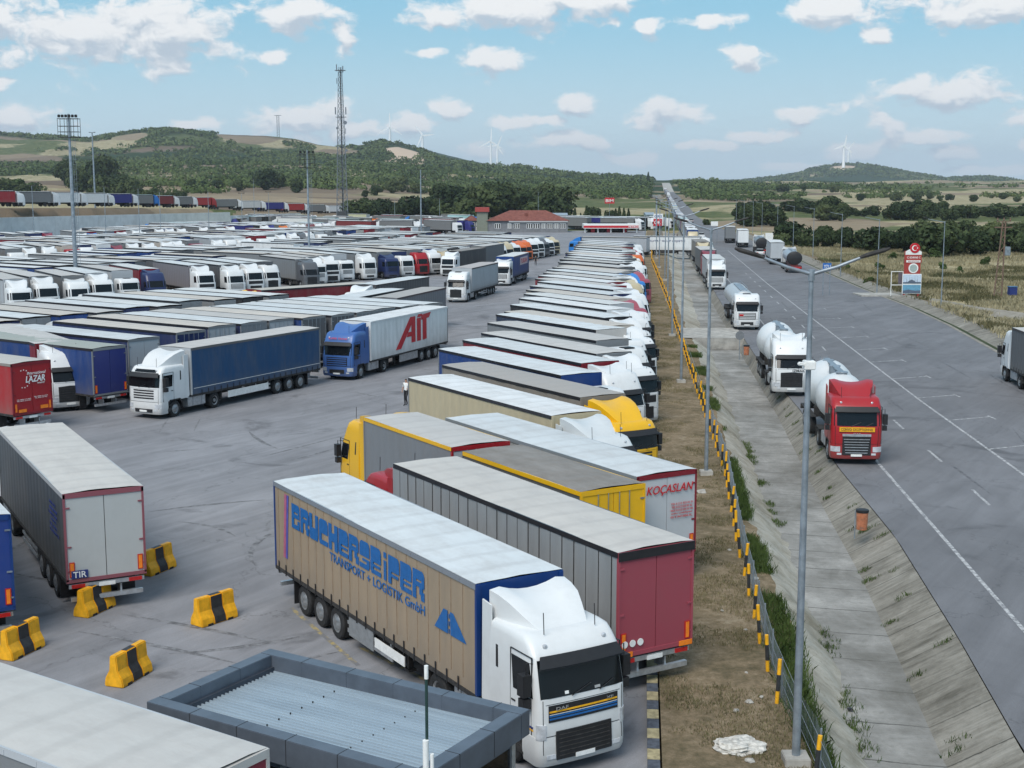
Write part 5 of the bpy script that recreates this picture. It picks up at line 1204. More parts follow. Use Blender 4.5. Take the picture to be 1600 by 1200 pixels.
put('lettering', fit_text('CONVOI EXCEPTIONNEL', 1.58, .13, M_BLK, .008), cab_, (2.303, 0, 1.79), FRONT)
put('lettering', fit_text('DAF', .34, .09, M_ALU, .02), cab_, (2.30, 0, 1.57), FRONT)
rb_ = silo_truck(1236, 620, HR, 'white', 'tall', 'high', 'white-cab truck with white cement silo right behind the red one')
put('lettering', fit_text('IZMAK', .8, .16, M_BLK, .012), part_of(rb_, 'cab'), (2.275, .45, 1.72), FRONT)
# tanker
def tanker(u, v, ang, cab, label, col, endc, nose=True, st='square', defl='low', lod=1, chc=M_DARK):
    p = at(u, v); a = R(ang); k = 16.5 if nose else 0
    root = empty('tanker_truck', (p.x - k * math.cos(a), p.y - k * math.sin(a), .02), a)
    def fn():
        m = MB(); m.lathe([(.3, .05), (.33, .9), (.4, 1.0), (12.0, 1.0), (12.9, 1.0), (13.05, .8), (13.1, .05)], 26, 'x', (0, 0, 2.42), 1.22, 1.06); t_ = m.mesh('tank', M_PAINT, 40)
        return t_
    tk = cached('tank', fn)
    o = put('tank', tk, root, (0, 0, 0), (0, 0, 0), C[col] if isinstance(col, str) else col)
    e = MB(); e.lathe([(.24, .05), (.26, .93), (.32, 1.02), (.8, 1.03)], 26, 'x', (0, 0, 2.42), 1.22, 1.06); put('tank_end', e.mesh('tank_end', endc, 40), o)
    e = MB(); e.box(2, 11.5, -.35, .35, 3.46, 3.52)
    e.tube([(2, .36, 3.5), (2, .36, 3.8), (11.5, .36, 3.8), (11.5, .36, 3.5)], .02, 5); put('walkway', e.mesh('walkway', M_GALV), o)
    c = MB(); c.box(.4, 13.2, -.6, .6, .86, 1.4); c.box(.2, .45, -1.2, 1.2, .55, 1.15)
    for xx in (.6, 2.0, 3.4): c.box(xx, xx + .9, -1.25, 1.25, 1.02, 1.08)
    put('trailer_chassis', c.mesh('tanker_chassis', chc), root)
    t = MB(); t.box(.14, .2, -1.15, 1.15, .75, 1.0); put('tail_light', t.mesh('tail_light', M_REDL), root)
    ws = cached(('w', 0, 1), lambda: wheel_mesh(False, 1))
    for x in (2.3, 3.6, 4.9):
        put('wheel', ws, root, (x, 1.22, .5)); put('wheel', ws, root, (x, -1.22, .5), (0, 0, math.pi))
    spawn(cab_parts(st, defl, lod), root, dict(cab=C[cab], cab2=C[cab], defl=C[cab])); tag(root, label, 'truck', RG); return root
tk_ = tanker(1167, 516, HR, 'white', 'white-cab tanker truck third in the convoy beside the round sign', 'lgrey', M_ALU, lod=0, defl=None)
m = MB(); m.box(2.27, 2.30, -.75, -.35, 1.35, 1.55); put('orange_plate', m.mesh('orange_plate', M_REDL), part_of(tk_, 'cab'))
def road_truck(u, v, ang, **k):
    p = at(u, v); nose = k.pop('nose', True); return truck(p.x, p.y, ang, nose=nose, group=RG, z=.02, **k)
road_truck(1120, 453, HR, cab='white', side='lgrey', roof='cool', st='square', defl='high', lod=0, label='white truck with dark windscreen parked before the maroon one on the road')
road_truck(1108, 432, HR + 1, cab='maroon', side='dgrey', roof='stone', st='flat', defl='high', lod=1, label='maroon-cab truck standing behind the white one at the road edge')
road_truck(1099, 414, HR + 1, cab='cream', side='brown', roof='brown', st='daf', defl='high', lod=1, dcol='cream', label='pale yellow and brown truck behind the maroon one at the road edge')
road_truck(1588, 592, 84.7, cab='white', side='dgrey', roof='stone', st='tall', defl='high', lod=0, label='white-cab truck with dark grey curtains leaving at the right edge')
tanker(1241, 427, 82, 'white', 'silver tanker with black rounded rear end driving away on the road', (.30, .33, .38), M_BLACK, nose=False, chc=solid('red_chassis', (.14, .03, .03), .6))
road_truck(1214, 414, 82, nose=False, cab='white', side='lgrey', roof='white', lod=1, label='pale truck driving away just ahead of the silver tanker')
tanker(1190, 398, 82, 'white', 'dark grey tanker with black end behind the white car', (.12, .13, .15), M_BLACK, nose=False)
road_truck(1161, 387, 82, nose=False, cab='red', side='white', roof='white', door='white', frame='red', lod=1, label='white trailer with red underside driving away ahead of the dark tanker')
road_truck(1141, 380, 82, nose=False, cab='white', side='grey', roof='stone', door='grey', lod=1, label='grey box trailer farthest ahead in the departing line')
def car(u, v, ang, col, label):
    p = at(u, v); root = empty('car', (p.x, p.y, .02), R(ang))
    def body():
        m = MB(); pr = [(-2.2, .35), (-2.25, .75), (-2.1, .95), (-1.3, 1.0), (1.0, .98), (2.0, .82), (2.2, .6), (2.2, .35)]; m.prism(pr, -.86, .86); return m.mesh('body', M_PAINT, bevel=.08)
    def cabin():
        m = MB(); vs = []
        for z, x0, x1, w in ((.96, -1.6, 1.05, .80), (1.42, -1.05, .35, .62)): vs += [(x0, -w, z), (x1, -w, z), (x1, w, z), (x0, w, z)]
        m.add(vs, [(0, 1, 5, 4), (1, 2, 6, 5), (2, 3, 7, 6), (3, 0, 4, 7), (4, 5, 6, 7)]); return m.mesh('window', M_GLASS, bevel=.04)
    def roof():
        m = MB(); m.box(-1.02, .32, -.6, .6, 1.40, 1.45); return m.mesh('roof', M_PAINT, bevel=.03)
    b = put('body', cached('carb', body), root, color=C[col]); put('window', cached('carc', cabin), b); put('roof', cached('carr', roof), b, color=C[col])
    def cw():
        m = MB(); m.cur = 0; m.lathe([(-.2, .2), (-.2, .31), (-.02, .32), (0, .29), (0, .2)], 14, 'y'); m.cur = 1; m.lathe([(-.1, .02), (-.02, .2), (.0, .02)], 12, 'y'); return m.mesh('wheel', [M_RUB, M_RIM])
    w = cached('carw', cw)
    for x in (-1.35, 1.35): put('wheel', w, root, (x, .87, .32)); put('wheel', w, root, (x, -.87, .32), (0, 0, math.pi))
    for sg in (1, -1):
        t = MB(); t.box(-2.27, -2.2, min(sg * .5, sg * .82), max(sg * .5, sg * .82), .68, .84); put('tail_light', t.mesh('tail_light', M_REDL), root)
        t = MB(); t.box(2.1, 2.22, min(sg * .5, sg * .82), max(sg * .5, sg * .82), .62, .76); put('headlight', t.mesh('headlight', M_LAMP), root)
    tag(root, label, 'car', 'cars on the main road')
car(1187, 400, 84, 'white', 'white car close to the dark tanker on the road')
car(1096, 372, -96, 'white', 'white car coming alone down the middle of the road')
car(1080, 348, 84, 'lgrey', 'small silver car farthest along the open road')

# ------------------------------------------------------------------ street furniture
def sheet_noise(name, col): return solid(name, col, .6)
def lamp_post(x, y, h, arms, label, group, hd=0, base=True, z=0.0, r=.085, arml=1.12):
    root = empty('street_lamp', (x, y, z), hd)
    m = MB(); m.tube([(0, 0, .0), (0, 0, h * .5), (0, 0, h)], [r, r * .78, r * .5], 10); p = put('pole', m.mesh('pole', M_GALV, 60), root)
    m = MB(); m.tube([(0, 0, h - .15), (0, 0, h + .1)], r * .75, 8); put('arm_collar', m.mesh('arm_collar', M_GALV), p)
    if base:
        m = MB(); m.box(-.3, .3, -.3, .3, -.1, .32); put('base_block', m.mesh('base_block', M_CONC, bevel=.02), root)
    for sg in arms:
        m = MB(); m.tube([(0, 0, h), (sg * arml * .5, 0, h + .16), (sg * arml, 0, h + .38)], [.045, .04, .032], 8); a = put('arm', m.mesh('arm', M_GALV, 60), root)
        m = MB(); vs = [(sg * (arml - .05), .0, h + .37), (sg * (arml + .62), 0, h + .58)]
        m.tube([vs[0], (sg * (arml + .12), 0, h + .43), (sg * (arml + .5), 0, h + .54), vs[1]], [.035, .052, .052, .025], 8); m2 = m.mesh('lamp_head', M_DARK, 40); put('lamp_head', m2, a)
    tag(root, label, 'street lamp', group); return root
LG = 'double-armed lamps along the ditch'
lb = [(1243, 1199), (1103, 745), (1064, 600), (1050, 527), (1043, 471)]
for i, (u, v) in enumerate(lb):
    p = at(u, v); l_ = lamp_post(p.x, p.y, 11.7, (-1, 1), ['nearest tall galvanised lamp with two arms rising through the whole right side', 'second double-armed lamp from the viewer, standing on a concrete block', 'third double-armed lamp from the viewer along the ditch', 'fourth double-armed lamp from the viewer along the ditch', 'fifth double-armed lamp from the viewer along the ditch'][i], LG, r=.10)
    if i == 0:
        m = MB(); m.box(-.13, .13, -.2, .1, 9.55, 9.75); m.tube([(0, -.1, 9.65), (-.28, -.2, 9.7)], .05, 8); put('junction_box', m.mesh('junction_box', M_WHITE, bevel=.03), l_)
for k in range(5, 11):
    yy = 167 + (k - 4) * 32.0; lamp_post(float(L_FENCE(yy)) + .9, yy, 11.7, (-1, 1), '%s double-armed lamp from the viewer along the ditch' % ordinal(k), LG, r=.10)
RLG = 'single lamps along the far side of the road'
for i, (u, v) in enumerate(((1470, 485), (1370, 459), (1313, 431), (1270, 402), (1239, 389), (1214, 380), (1190, 371), (1176, 365), (1162, 359), (1150, 354))):
    p = at(u, v); lamp_post(p.x, p.y, 9.6 if i else 9.9, (-1,), '%s thin lamp post from the right beyond the road' % (ordinal(i) if i else 'first'), RLG, r=.075, base=False, arml=2.0, hd=R(4))
# lamps between the road and the lot, farther
for i, yy in enumerate((200, 236, 268, 300, 340)):
    pass
# striped marker fence
YB = [p.y for p in (at(1262, 1190), at(1234, 1170), at(1217, 1112), at(1200, 1070))]
fr = empty('boundary_fence', (float(L_FENCE(30)), 30, .1)); tag(fr, 'row of black and yellow posts holding a wire mesh fence along the ditch', 'fence')
def post_mesh(sd):
    r_ = random.Random(sd); m = MB(); h = 1.15 + r_.uniform(-.06, .08); z1, z2 = .33 + r_.uniform(-.04, .04), .80 + r_.uniform(-.05, .05)
    for c_, a, b in ((0, -.1, z1), (1, z1, z2), (0, z2, h)): m.cur = c_; m.tube([(0, 0, a), (0, 0, b)], .055, 10)
    return m.mesh('post', [M_YEL, M_BLK], 50)
pm = [post_mesh(k) for k in range(5)]
y = 22.0; k = 0
while k < 96 and y < 300:
    o = put('post', pm[k % 5], fr, (float(L_FENCE(y)) - fr.location.x, y - 30, 0), (R(rr.uniform(-5, 5)), R(rr.uniform(-6, 4)), rr.uniform(0, 6))); y += 2.35 + (y > 120) * .8; k += 1
m = MB()
for zz in (.25, .62, 1.0):
    m.tube([(float(L_FENCE(t)) + .16 - fr.location.x, t - 30, zz) for t in np.arange(20, 120, 4.0)], .008, 4)
for t in np.arange(20, 75, .12):
    x_ = float(L_FENCE(t)) + .16 - fr.location.x; m.tube([(x_, t - 30, .05), (x_, t - 30, 1.05)], .0035, 3, False)
for t in np.arange(20, 75, 2.35):
    x_ = float(L_FENCE(t)) + .16 - fr.location.x; m.box(x_ - .02, x_ + .02, t - 30.02, t - 29.98, 0, 1.15)
put('wire_mesh', m.mesh('wire_mesh', M_GALV, fix=False), fr)
# plastic road barriers
def barrier_mesh():
    m = MB(); L = 1.45; prof = [(-.30, 0), (-.30, .08), (-.27, .22), (-.14, .42), (-.105, .80), (.105, .80), (.14, .42), (.27, .22), (.30, .08), (.30, 0)]
    for c_, a, b in ((0, -L / 2, -L * .17), (1, -L * .17 + .002, L * .17 - .002), (0, L * .17, L / 2)): m.cur = c_; m.prism([(p_, q_) for p_, q_ in prof], a, b, 'x')
    return m.mesh('barrier_body', [M_YEL, M_BLK], bevel=.025)
bm_ = barrier_mesh()
for (u0, v0, u1, v1, lb_) in ((218, 900, 270, 884, 'yellow and black barrier beside the rear of the grey truck'), (112, 968, 180, 942, 'yellow and black barrier under the rear doors of the grey truck'), (0, 1032, 62, 1008, 'yellow and black barrier cut by the left edge of the view'),
                           (302, 978, 364, 962, 'yellow and black barrier standing alone, rightmost of the five'), (167, 1076, 232, 1045, 'yellow and black barrier nearest to the viewer')):
    a, b = at(u0 + 8, v0), at(u1 - 4, v1); c = (a + b) / 2; d = b - a; L_ = max(1.25, min(1.7, d.length))
    root = empty('road_barrier', (c.x, c.y, .0), math.atan2(d.y, d.x)); put('barrier_body', bm_, root, scale=(1, 1, 1.12))
    m = MB(); m.box(-.5, -.3, -.315, .315, -.0, .075); put('forklift_slot', m.mesh('forklift_slot', M_BLACK), root); m = MB(); m.box(.3, .5, -.315, .315, -.0, .075); put('forklift_slot', m.mesh('forklift_slot', M_BLACK), root)
    tag(root, lb_, 'barrier', 'yellow and black plastic barriers')
# kiosk with its sheet-metal roof
kl, kf, krr = at(235, 1098, 3.25), at(422, 1013, 3.25), at(828, 1108, 3.25)
ka = math.atan2(krr.y - kf.y, krr.x - kf.x); KL = (krr - kf).length; KW = (kl - kf).length
k_ = empty('kiosk', (kf.x, kf.y, 0), ka); tag(k_, 'metal-clad kiosk with dark parapet and ribbed sheet roof in the foreground', 'kiosk')
# local: x along the long side 0..KL, y from -KW..0 (towards the viewer)
M_CLAD = solid('dark_cladding', (.115, .135, .165), .38, .25, .12, 2); M_CLAD2 = solid('lining_cladding', (.055, .065, .085), .45, .3, .15, 2)
m = MB(); t = .33
m.box(0, KL, -t, 0, 2.72, 3.25); m.box(0, KL, -KW, -KW + t, 2.72, 3.25); m.box(0, t, -KW + t + .002, -t - .002, 2.72, 3.25); m.box(KL - t, KL, -KW + t + .002, -t - .002, 2.72, 3.25)
pa = put('parapet', m.mesh('parapet', M_CLAD, bevel=.012), k_)
m = MB()
for x in np.arange(1.2, KL, 1.25): m.box(x, x + .012, -KW - .004, -KW + t, 2.74, 3.254); m.box(x, x + .012, -t, .004, 2.74, 3.254)
for y in (-KW * .36, -KW * .68): m.box(-.004, t, y, y + .012, 2.74, 3.254); m.box(KL - t, KL + .004, y, y + .012, 2.74, 3.254)
put('panel_joint', m.mesh('panel_joint', M_BLACK), pa)
m = MB(); nrib = 26; dy = (KW - 2 * t) / nrib; prof = []
for i in range(nrib):
    y0 = -KW + t + i * dy; prof += [(y0, 2.86), (y0 + dy * .62, 2.86), (y0 + dy * .70, 2.905), (y0 + dy * .92, 2.905), (y0 + dy, 2.86)]
vs = [(t + .08, a, b) for a, b in prof] + [(KL - t - .03, a, b + .05) for a, b in prof]; n_ = len(prof)
m.add(vs, [(i, i + 1, i + 1 + n_, i + n_) for i in range(n_ - 1)])
rf = put('roof_deck', m.mesh('roof_deck', mat('zinc_sheet', lambda n, b: (n.links.new(mixc(n, maprange(n, nz(n, objco(n), 1.4, 6, .7, .4, (.15, 2, 1)).outputs[0], .3, .75), (.42, .50, .56), (.32, .39, .45)), b.inputs['Base Color']), setattr(b.inputs['Roughness'], 'default_value', .38), setattr(b.inputs['Metallic'], 'default_value', .35))), fix=False), k_)
m = MB()
for xx in (.34, .65):
    for i in range(2, nrib - 1, 3): m.box(KL * xx, KL * xx + .022, -KW + t + i * dy + .06, -KW + t + i * dy + .082, 2.88, 2.925)
put('roof_screw', m.mesh('roof_screw', M_BLACK), rf)
m = MB(); m.box(t, t + .08, -KW + t, -t, 2.80, 2.99); put('gutter_flashing', m.mesh('gutter_flashing', M_CLAD2), rf)
for (x0, x1, y0, y1) in ((.25, KL - .25, -KW + .25, -KW + .31), (.25, KL - .25, -.31, -.25), (.25, .31, -KW + .31, -.31), (KL - .31, KL - .25, -KW + .31, -.31)):
    m = MB(); m.box(x0, x1, y0, y1, 0, 1.0); w = put('wall', m.mesh('wall', M_CLAD), k_); m = MB(); m.box(x0 + .01, x1 - .01, y0 + .01, y1 - .01, 1.0, 2.5); put('window', m.mesh('window', M_GLASS), w)
    m = MB(); m.box(x0, x1, y0, y1, 2.5, 2.72); put('lintel', m.mesh('lintel', M_CLAD), w)
for (x, y) in ((.28, -.28), (KL - .28, -.28), (.28, -KW + .28), (KL - .28, -KW + .28), (KL / 2, -KW + .28), (KL / 2, -.28)):
    m = MB(); m.box(x - .07, x + .07, y - .07, y + .07, 0, 2.72); put('column', m.mesh('column', M_ALU), k_)
# slim mast in front of the kiosk
D_ = 22.4; xm = xat(667, 1150, D_); root = empty('signal_mast', (xm, D_, 0)); ztop = zat(1040, D_)
m = MB(); m.tube([(0, 0, 0), (0, 0, ztop - .2)], .028, 10); put('pole', m.mesh('pole', solid('dark_green_paint', (.02, .05, .045), .4)), root)
m = MB(); m.tube([(0, 0, ztop - .24), (0, 0, ztop)], .038, 10); put('top_cap', m.mesh('top_cap', M_WHITE, 40), root)
m = MB(); zz = zat(1170, D_); m.tube([(-.02, -.05, zat(1200, D_) - .5), (-.02, -.05, zz + .18)], .055, 12); m.tube([(.09, -.03, zat(1200, D_) - .5), (.09, -.03, zz - .08)], .035, 12); put('antenna_housing', m.mesh('antenna_housing', M_WHITE, 40), root)
tag(root, 'thin dark green mast with white cap in front of the kiosk roof', 'mast')
# heap of hardened cement and rubble on the verge
def rock(cx, cy, cz, r, flat, seed, m_, name, label, cat, group=None, sub=3):
    bm = bmesh.new(); bmesh.ops.create_icosphere(bm, subdivisions=sub, radius=1)
    for v in bm.verts:
        n = mnoise.fractal(v.co * 1.5 + Vector((seed, 0, 0)), 1.0, 2.0, 4); n2 = mnoise.fractal(v.co * 5 + Vector((seed, 9, 0)), 1.0, 2.0, 3)
        v.co = v.co * (1 + .38 * n + .12 * n2); v.co.z = max(-.25, v.co.z) * flat
    me = bpy.data.meshes.new(name); bm.to_mesh(me); bm.free(); me.materials.append(m_)
    o = put(name, me, None, (cx, cy, cz), (0, 0, seed), scale=(r, r * .8, r)); tag(o, label, cat, group); return o
p = at(1152, 1168, .12); rock(p.x, p.y, .14, .62, .28, 3.3, solid('hardened_cement', (.52, .50, .46), .9, 0, .3, 5), 'cement_heap', 'whitish heap of hardened cement on the dry verge', 'heap', sub=4)
for i, (u, v, r_) in enumerate(((1096, 770, .25), (1140, 860, .09), (1180, 905, .12), (1128, 955, .06), (1165, 985, .06), (1166, 1052, .06), (1190, 1090, .07), (1170, 1098, .12), (1150, 1112, .10), (1172, 1190, .12))):
    p = at(u, v, .12); rock(p.x, p.y, .14, r_, .6, i * 1.7, M_CONC, 'stone', 'pale stone lying on the dry verge, %s from the top of a scattered ten' % (ordinal(i) if i else 'first'), 'stone', 'stones on the verge', 2)
p = at(1328, 1111, -1.0); o = rock(p.x, p.y, -.95, .10, .5, 5, M_BLACK, 'shoe', 'small black object lying in the bed of the ditch', 'debris', None, 2)
# litter bins and the round sign
def bin_(u, v, z, label):
    p = at(u, v, z); root = empty('litter_bin', (p.x, p.y, z))
    m = MB(); m.tube([(-.28, 0, -.1), (-.28, 0, 1.05)], .025, 8); put('post', m.mesh('post', M_GALV), root)
    m = MB(); m.lathe([(.28, .18), (.30, .21), (1.02, .235)], 20, 'z'); put('drum', m.mesh('drum', mat('rusty_orange', lambda n, b: (n.links.new(ramp(n, nz(n, objco(n), 3.5, 6, .7).outputs[0], [(.35, (.14, .10, .08)), (.45, (.38, .13, .06)), (.62, (.50, .20, .11)), (.7, (.48, .40, .34))]), b.inputs['Base Color']), setattr(b.inputs['Roughness'], 'default_value', .7))), 40), root)
    m = MB(); m.lathe([(1.0, .25), (1.10, .26), (1.12, .20)], 20, 'z'); put('rim', m.mesh('rim', M_BLACK, 40), root); tag(root, label, 'litter bin', 'orange litter bins on the ditch edge')
bin_(1346, 838, -.25, 'rusty orange litter bin on a post on the sloping slabs'); bin_(1166, 560, -.2, 'orange litter bin beside the round sign')
p = at(1155, 562, -.3); root = empty('round_sign', (p.x, p.y, -.3)); m = MB(); m.tube([(0, 0, 0), (0, 0, 2.3)], .035, 8); put('post', m.mesh('post', M_GALV), root)
m = MB(); m.lathe([(0, .36), (.03, .36)], 26, 'y', (0, -.04, 2.0)); put('disc', m.mesh('disc', solid('grey_sign_back', (.17, .18, .19), .6)), root); tag(root, 'grey round road sign seen from behind on the ditch edge', 'road sign')
# culvert pipes under the crossing
cp = at(1112, 484, -.8); y0 = 121.9
root = empty('culvert', (float(L_BL(122)) + .2, y0, -1.0))
m = MB(); w_ = float(L_ROAD(122) - L_WALL(122)); x_o = float(L_WALL(122)) - root.location.x
m.box(x_o, x_o + w_, 0, .25, -.05, 1.02); hw_ = put('headwall', m.mesh('headwall', M_CONC), root)
for k in (0, 1):
    m = MB(); m.lathe([(-.03, .30), (-.03, .38), (.02, .38), (.02, .30)], 20, 'y', (w_ * .22 + k * 1.05 + x_o + .4, 0, .42)); put('pipe', m.mesh('pipe', M_CONC), root)
    m = MB(); m.lathe([(-.02, .30), (-.005, .30)], 20, 'y', (w_ * .22 + k * 1.05 + x_o + .4, 0, .42)); put('pipe_mouth', m.mesh('pipe_mouth', M_BLACK), root)
tag(root, 'concrete culvert with two dark pipe mouths across the ditch', 'culvert')
# right side: culvert slab and track
q0, q1 = at(1345, 462), at(1400, 463); m = MB(); m.box(q0.x - .3, q1.x + .6, q0.y - 1.5, q0.y + 3.0, -.3, .16); tag(put('track_slab', m.mesh('track_slab', M_CONC, bevel=.03)), kind='structure')
M_TRK = mat('dusty_track', lambda n, b: (n.links.new(ramp(n, nz(n, wpos(n), .6, 6, .7).outputs[0], [(.3, (.17, .15, .12)), (.7, (.34, .31, .26))]), b.inputs['Base Color']), setattr(b.inputs['Roughness'], 'default_value', .95)))
m = MB(); pts = [at(1395, 462), at(1450, 468), at(1520, 482), at(1600, 492), at(1680, 505)]; vs = []
for p_ in pts:
    n_ = 10
    for j in range(n_ + 1):
        t_ = -1 + 2 * j / n_; yy = p_.y + t_ * 6.5; vs.append((p_.x + t_ * 1.5, yy, float(TT(p_.x + t_ * 1.5, yy)) + .32 * (1 - abs(t_)) + .12))
m.add(vs, [(i * 11 + j, i * 11 + j + 1, (i + 1) * 11 + j + 1, (i + 1) * 11 + j) for i in range(4) for j in range(10)]); tag(put('dirt_track', m.mesh('dirt_track', M_TRK, fix=False)), kind='structure')
# welcome totem
p = at(1425, 464); tz = 0.1; s_ = p.y / F_PX
root = empty('totem_sign', (p.x, p.y, tz)); tag(root, 'tall red and white totem sign with crescent disc and mosque picture panels', 'sign')
def zz_(v): return zat(v, p.y) - tz
def xx_(u): return xat(u, 430, p.y) - p.x
M_TRED = solid('totem_red', (.36, .05, .04), .55, 0, .15)
for u in (1414, 1436): m = MB(); m.box(xx_(u) - .13, xx_(u) + .13, 0, .2, 0, zz_(392)); put('leg', m.mesh('leg', M_TRED), root)
m = MB(); m.box(xx_(1410), xx_(1440), -.06, .0, zz_(459), zz_(428)); bd = put('picture_panel', m.mesh('picture_panel', M_WHITE, bevel=.02), root)
def poly(pts, mt, name, par, y_=-.07, th=.02): 
    m = MB(); m.prism([(xx_(a), zz_(b)) for a, b in pts], y_ - th, y_); return put(name, m.mesh(name, mt), par)
M_PIC1, M_PIC2, M_PIC3 = solid('picture_sky', (.50, .60, .72), .5), solid('picture_water', (.13, .32, .46), .5), solid('picture_dark', (.10, .13, .18), .5)
poly([(1411, 443), (1411, 429), (1439, 429), (1439, 443)], M_PIC1, 'upper_picture', bd); poly([(1411, 458), (1411, 445), (1439, 445), (1439, 458)], M_PIC2, 'lower_picture', bd)
poly([(1411, 442.9), (1411, 440.8), (1418, 440.5), (1421, 438.5), (1424.5, 436.6), (1428, 438.4), (1431, 440.4), (1439, 440.6), (1439, 442.9)], M_PIC3, 'skyline_silhouette', bd, -.091, .01)
for u in (1416.5, 1421, 1429.5, 1433.5): poly([(u - .25, 441), (u, 431.5), (u + .25, 441)], M_PIC3, 'minaret_silhouette', bd, -.091, .01)
poly([(1411, 457.9), (1411, 454), (1420, 452.5), (1430, 454), (1439, 453.4), (1439, 457.9)], M_PIC3, 'shore_silhouette', bd, -.091, .01)
m = MB(); m.box(xx_(1415.5), xx_(1435.5), -.03, .15, zz_(428), zz_(410)); put('red_panel', m.mesh('red_panel', M_TRED), root)
m = MB(); m.lathe([(-.08, .62), (-.04, .62)], 28, 'y', (0, 0, (zz_(412) + zz_(426)) / 2)); em = put('emblem_disc', m.mesh('emblem_disc', M_WHITE), root)
m = MB(); m.lathe([(-.10, .46), (-.08, .46)], 28, 'y', (0, 0, (zz_(412) + zz_(426)) / 2)); put('emblem_ring', m.mesh('emblem_ring', solid('pale_green_grey', (.35, .42, .40), .5)), em)
m = MB(); m.box(xx_(1413), xx_(1439), -.05, .17, zz_(411), zz_(398)); rp = put('name_panel', m.mesh('name_panel', M_TRED, bevel=.03), root)
m = MB(); m.box(xx_(1415), xx_(1437), -.075, -.05, zz_(410), zz_(406.5)); put('white_band', m.mesh('white_band', M_WHITE), rp)
put('lettering', fit_text('BELEDIYESI', 1.4, .16, M_TRED, .01), rp, (0, -.078, (zz_(410) + zz_(406.5)) / 2), SIDE_R)
put('lettering', fit_text('C EDIRNE C', 1.7, .24, M_WHITE, .02), rp, (0, -.055, zz_(402.3)), SIDE_R)
m = MB(); m.prism([(xx_(1413.5), zz_(398)), (xx_(1413.5), zz_(393)), (xx_(1425.5), zz_(387)), (xx_(1438.5), zz_(393)), (xx_(1438.5), zz_(398))], -.04, .16); put('crest_board', m.mesh('crest_board', M_WHITE), root)
m = MB(); zc = zz_(387.5); m.lathe([(-.10, .62), (.1, .62)], 30, 'y', (.1, 0, zc)); ds = put('crescent_disc', m.mesh('crescent_disc', M_RED), root)
m = MB(); pts = [(.1 + .36 * math.cos(a) - .05, zc + .36 * math.sin(a)) for a in np.linspace(.62, 2 * math.pi - .62, 26)] + [(.1 + .28 * math.cos(a) + .03, zc + .28 * math.sin(a)) for a in np.linspace(2 * math.pi - .72, .72, 26)]
n_ = 26; vs = [(a, -.125, b) for a, b in pts]; m.add(vs, [(i, i + 1, 2 * n_ - 2 - i, 2 * n_ - 1 - i) for i in range(n_ - 1)]); put('crescent', m.mesh('crescent', M_WHITE), ds)
m = MB(); st_ = [(.40 + (.13 if i % 2 == 0 else .05) * math.cos(math.pi + i * math.pi / 5), zc + (.13 if i % 2 == 0 else .05) * math.sin(math.pi + i * math.pi / 5)) for i in range(10)]; m.prism(st_, -.13, -.11); put('star', m.mesh('star', M_WHITE), ds)
# empty billboard frame beside it
q = at(1385, 462); root = empty('billboard_frame', (q.x, p.y + .3, .1)); a0, a1 = 0, xat(1412, 440, p.y) - q.x
m = MB(); 
for zz0, zz1 in ((zz_(446), zz_(445)), (zz_(425), zz_(424))): m.box(0, a1, -.05, .05, zz0, zz1)
for x0 in (0, a1 - .08): m.box(x0, x0 + .08, -.045, .045, 0, zz_(424.5))
put('frame', m.mesh('frame', M_WHITE), root); m = MB(); m.box(a1 * .6, a1 - .1, -.03, .0, zz_(444), zz_(426)); put('board', m.mesh('board', solid('faded_violet_board', (.12, .10, .12), .8)), root); tag(root, 'half-empty white billboard frame left of the red totem', 'billboard')
# blue sign and white billboards farther along
def board(u0, v0, u1, v1, D, mt, label, cat='sign', posts=True, txt=None, tm=None, name='road_board'):
    xa, xb = xat(u0, v0, D), xat(u1, v0, D); za, zb = zat(v1, D), zat(v0, D); g0 = float(T0((xa + xb) / 2, D))
    root = empty(name, ((xa + xb) / 2, D, g0)); w2 = (xb - xa) / 2
    m = MB(); m.box(-w2, w2, -.05, .05, za - g0, zb - g0); b_ = put('panel', m.mesh('panel', mt, bevel=.01), root)
    for sx in ((-.8, .8) if posts else (0,)): m = MB(); m.tube([(w2 * sx, .08, 0), (w2 * sx, .08, zb - g0)], .06, 6); put('post', m.mesh('post', M_GALV), root)
    if txt: put('lettering', fit_text(txt, w2 * 1.6, (zb - za) * .5, tm, .02), b_, (0, -.06, (za + zb) / 2 - g0), SIDE_R)
    tag(root, label, cat); return root
M_SB = solid('sign_blue', (.02, .13, .42), .4)
board(1286, 411, 1299, 422, 172, M_SB, 'blue road sign with white symbols beside the nearest lamp head', txt='Y711', tm=M_WHITE)
board(1111, 346, 1122, 353, 330, M_WHITE, 'small white board beyond the road, left of the departing trucks'); board(1196, 364, 1208, 375, 320, M_WHITE, 'white board in front of the dark bushes beyond the road'); board(1246, 366, 1264, 375, 335, M_WHITE, 'wide white board half hidden by dark bushes beyond the road')
board(1021, 334, 1036, 342, 345, M_WHITE, 'white and blue sign board above the red one by the exit', txt='GIRIS', tm=M_BLUEL); board(1021, 342, 1034, 353, 344, M_RED, 'red sign board with white mark by the exit', txt='OK', tm=M_WHITE)
board(945, 309, 960, 318, 520, M_RED, 'red sign with white letters BIM on a tall pole above the pines', posts=False, txt='BIM', tm=M_WHITE)
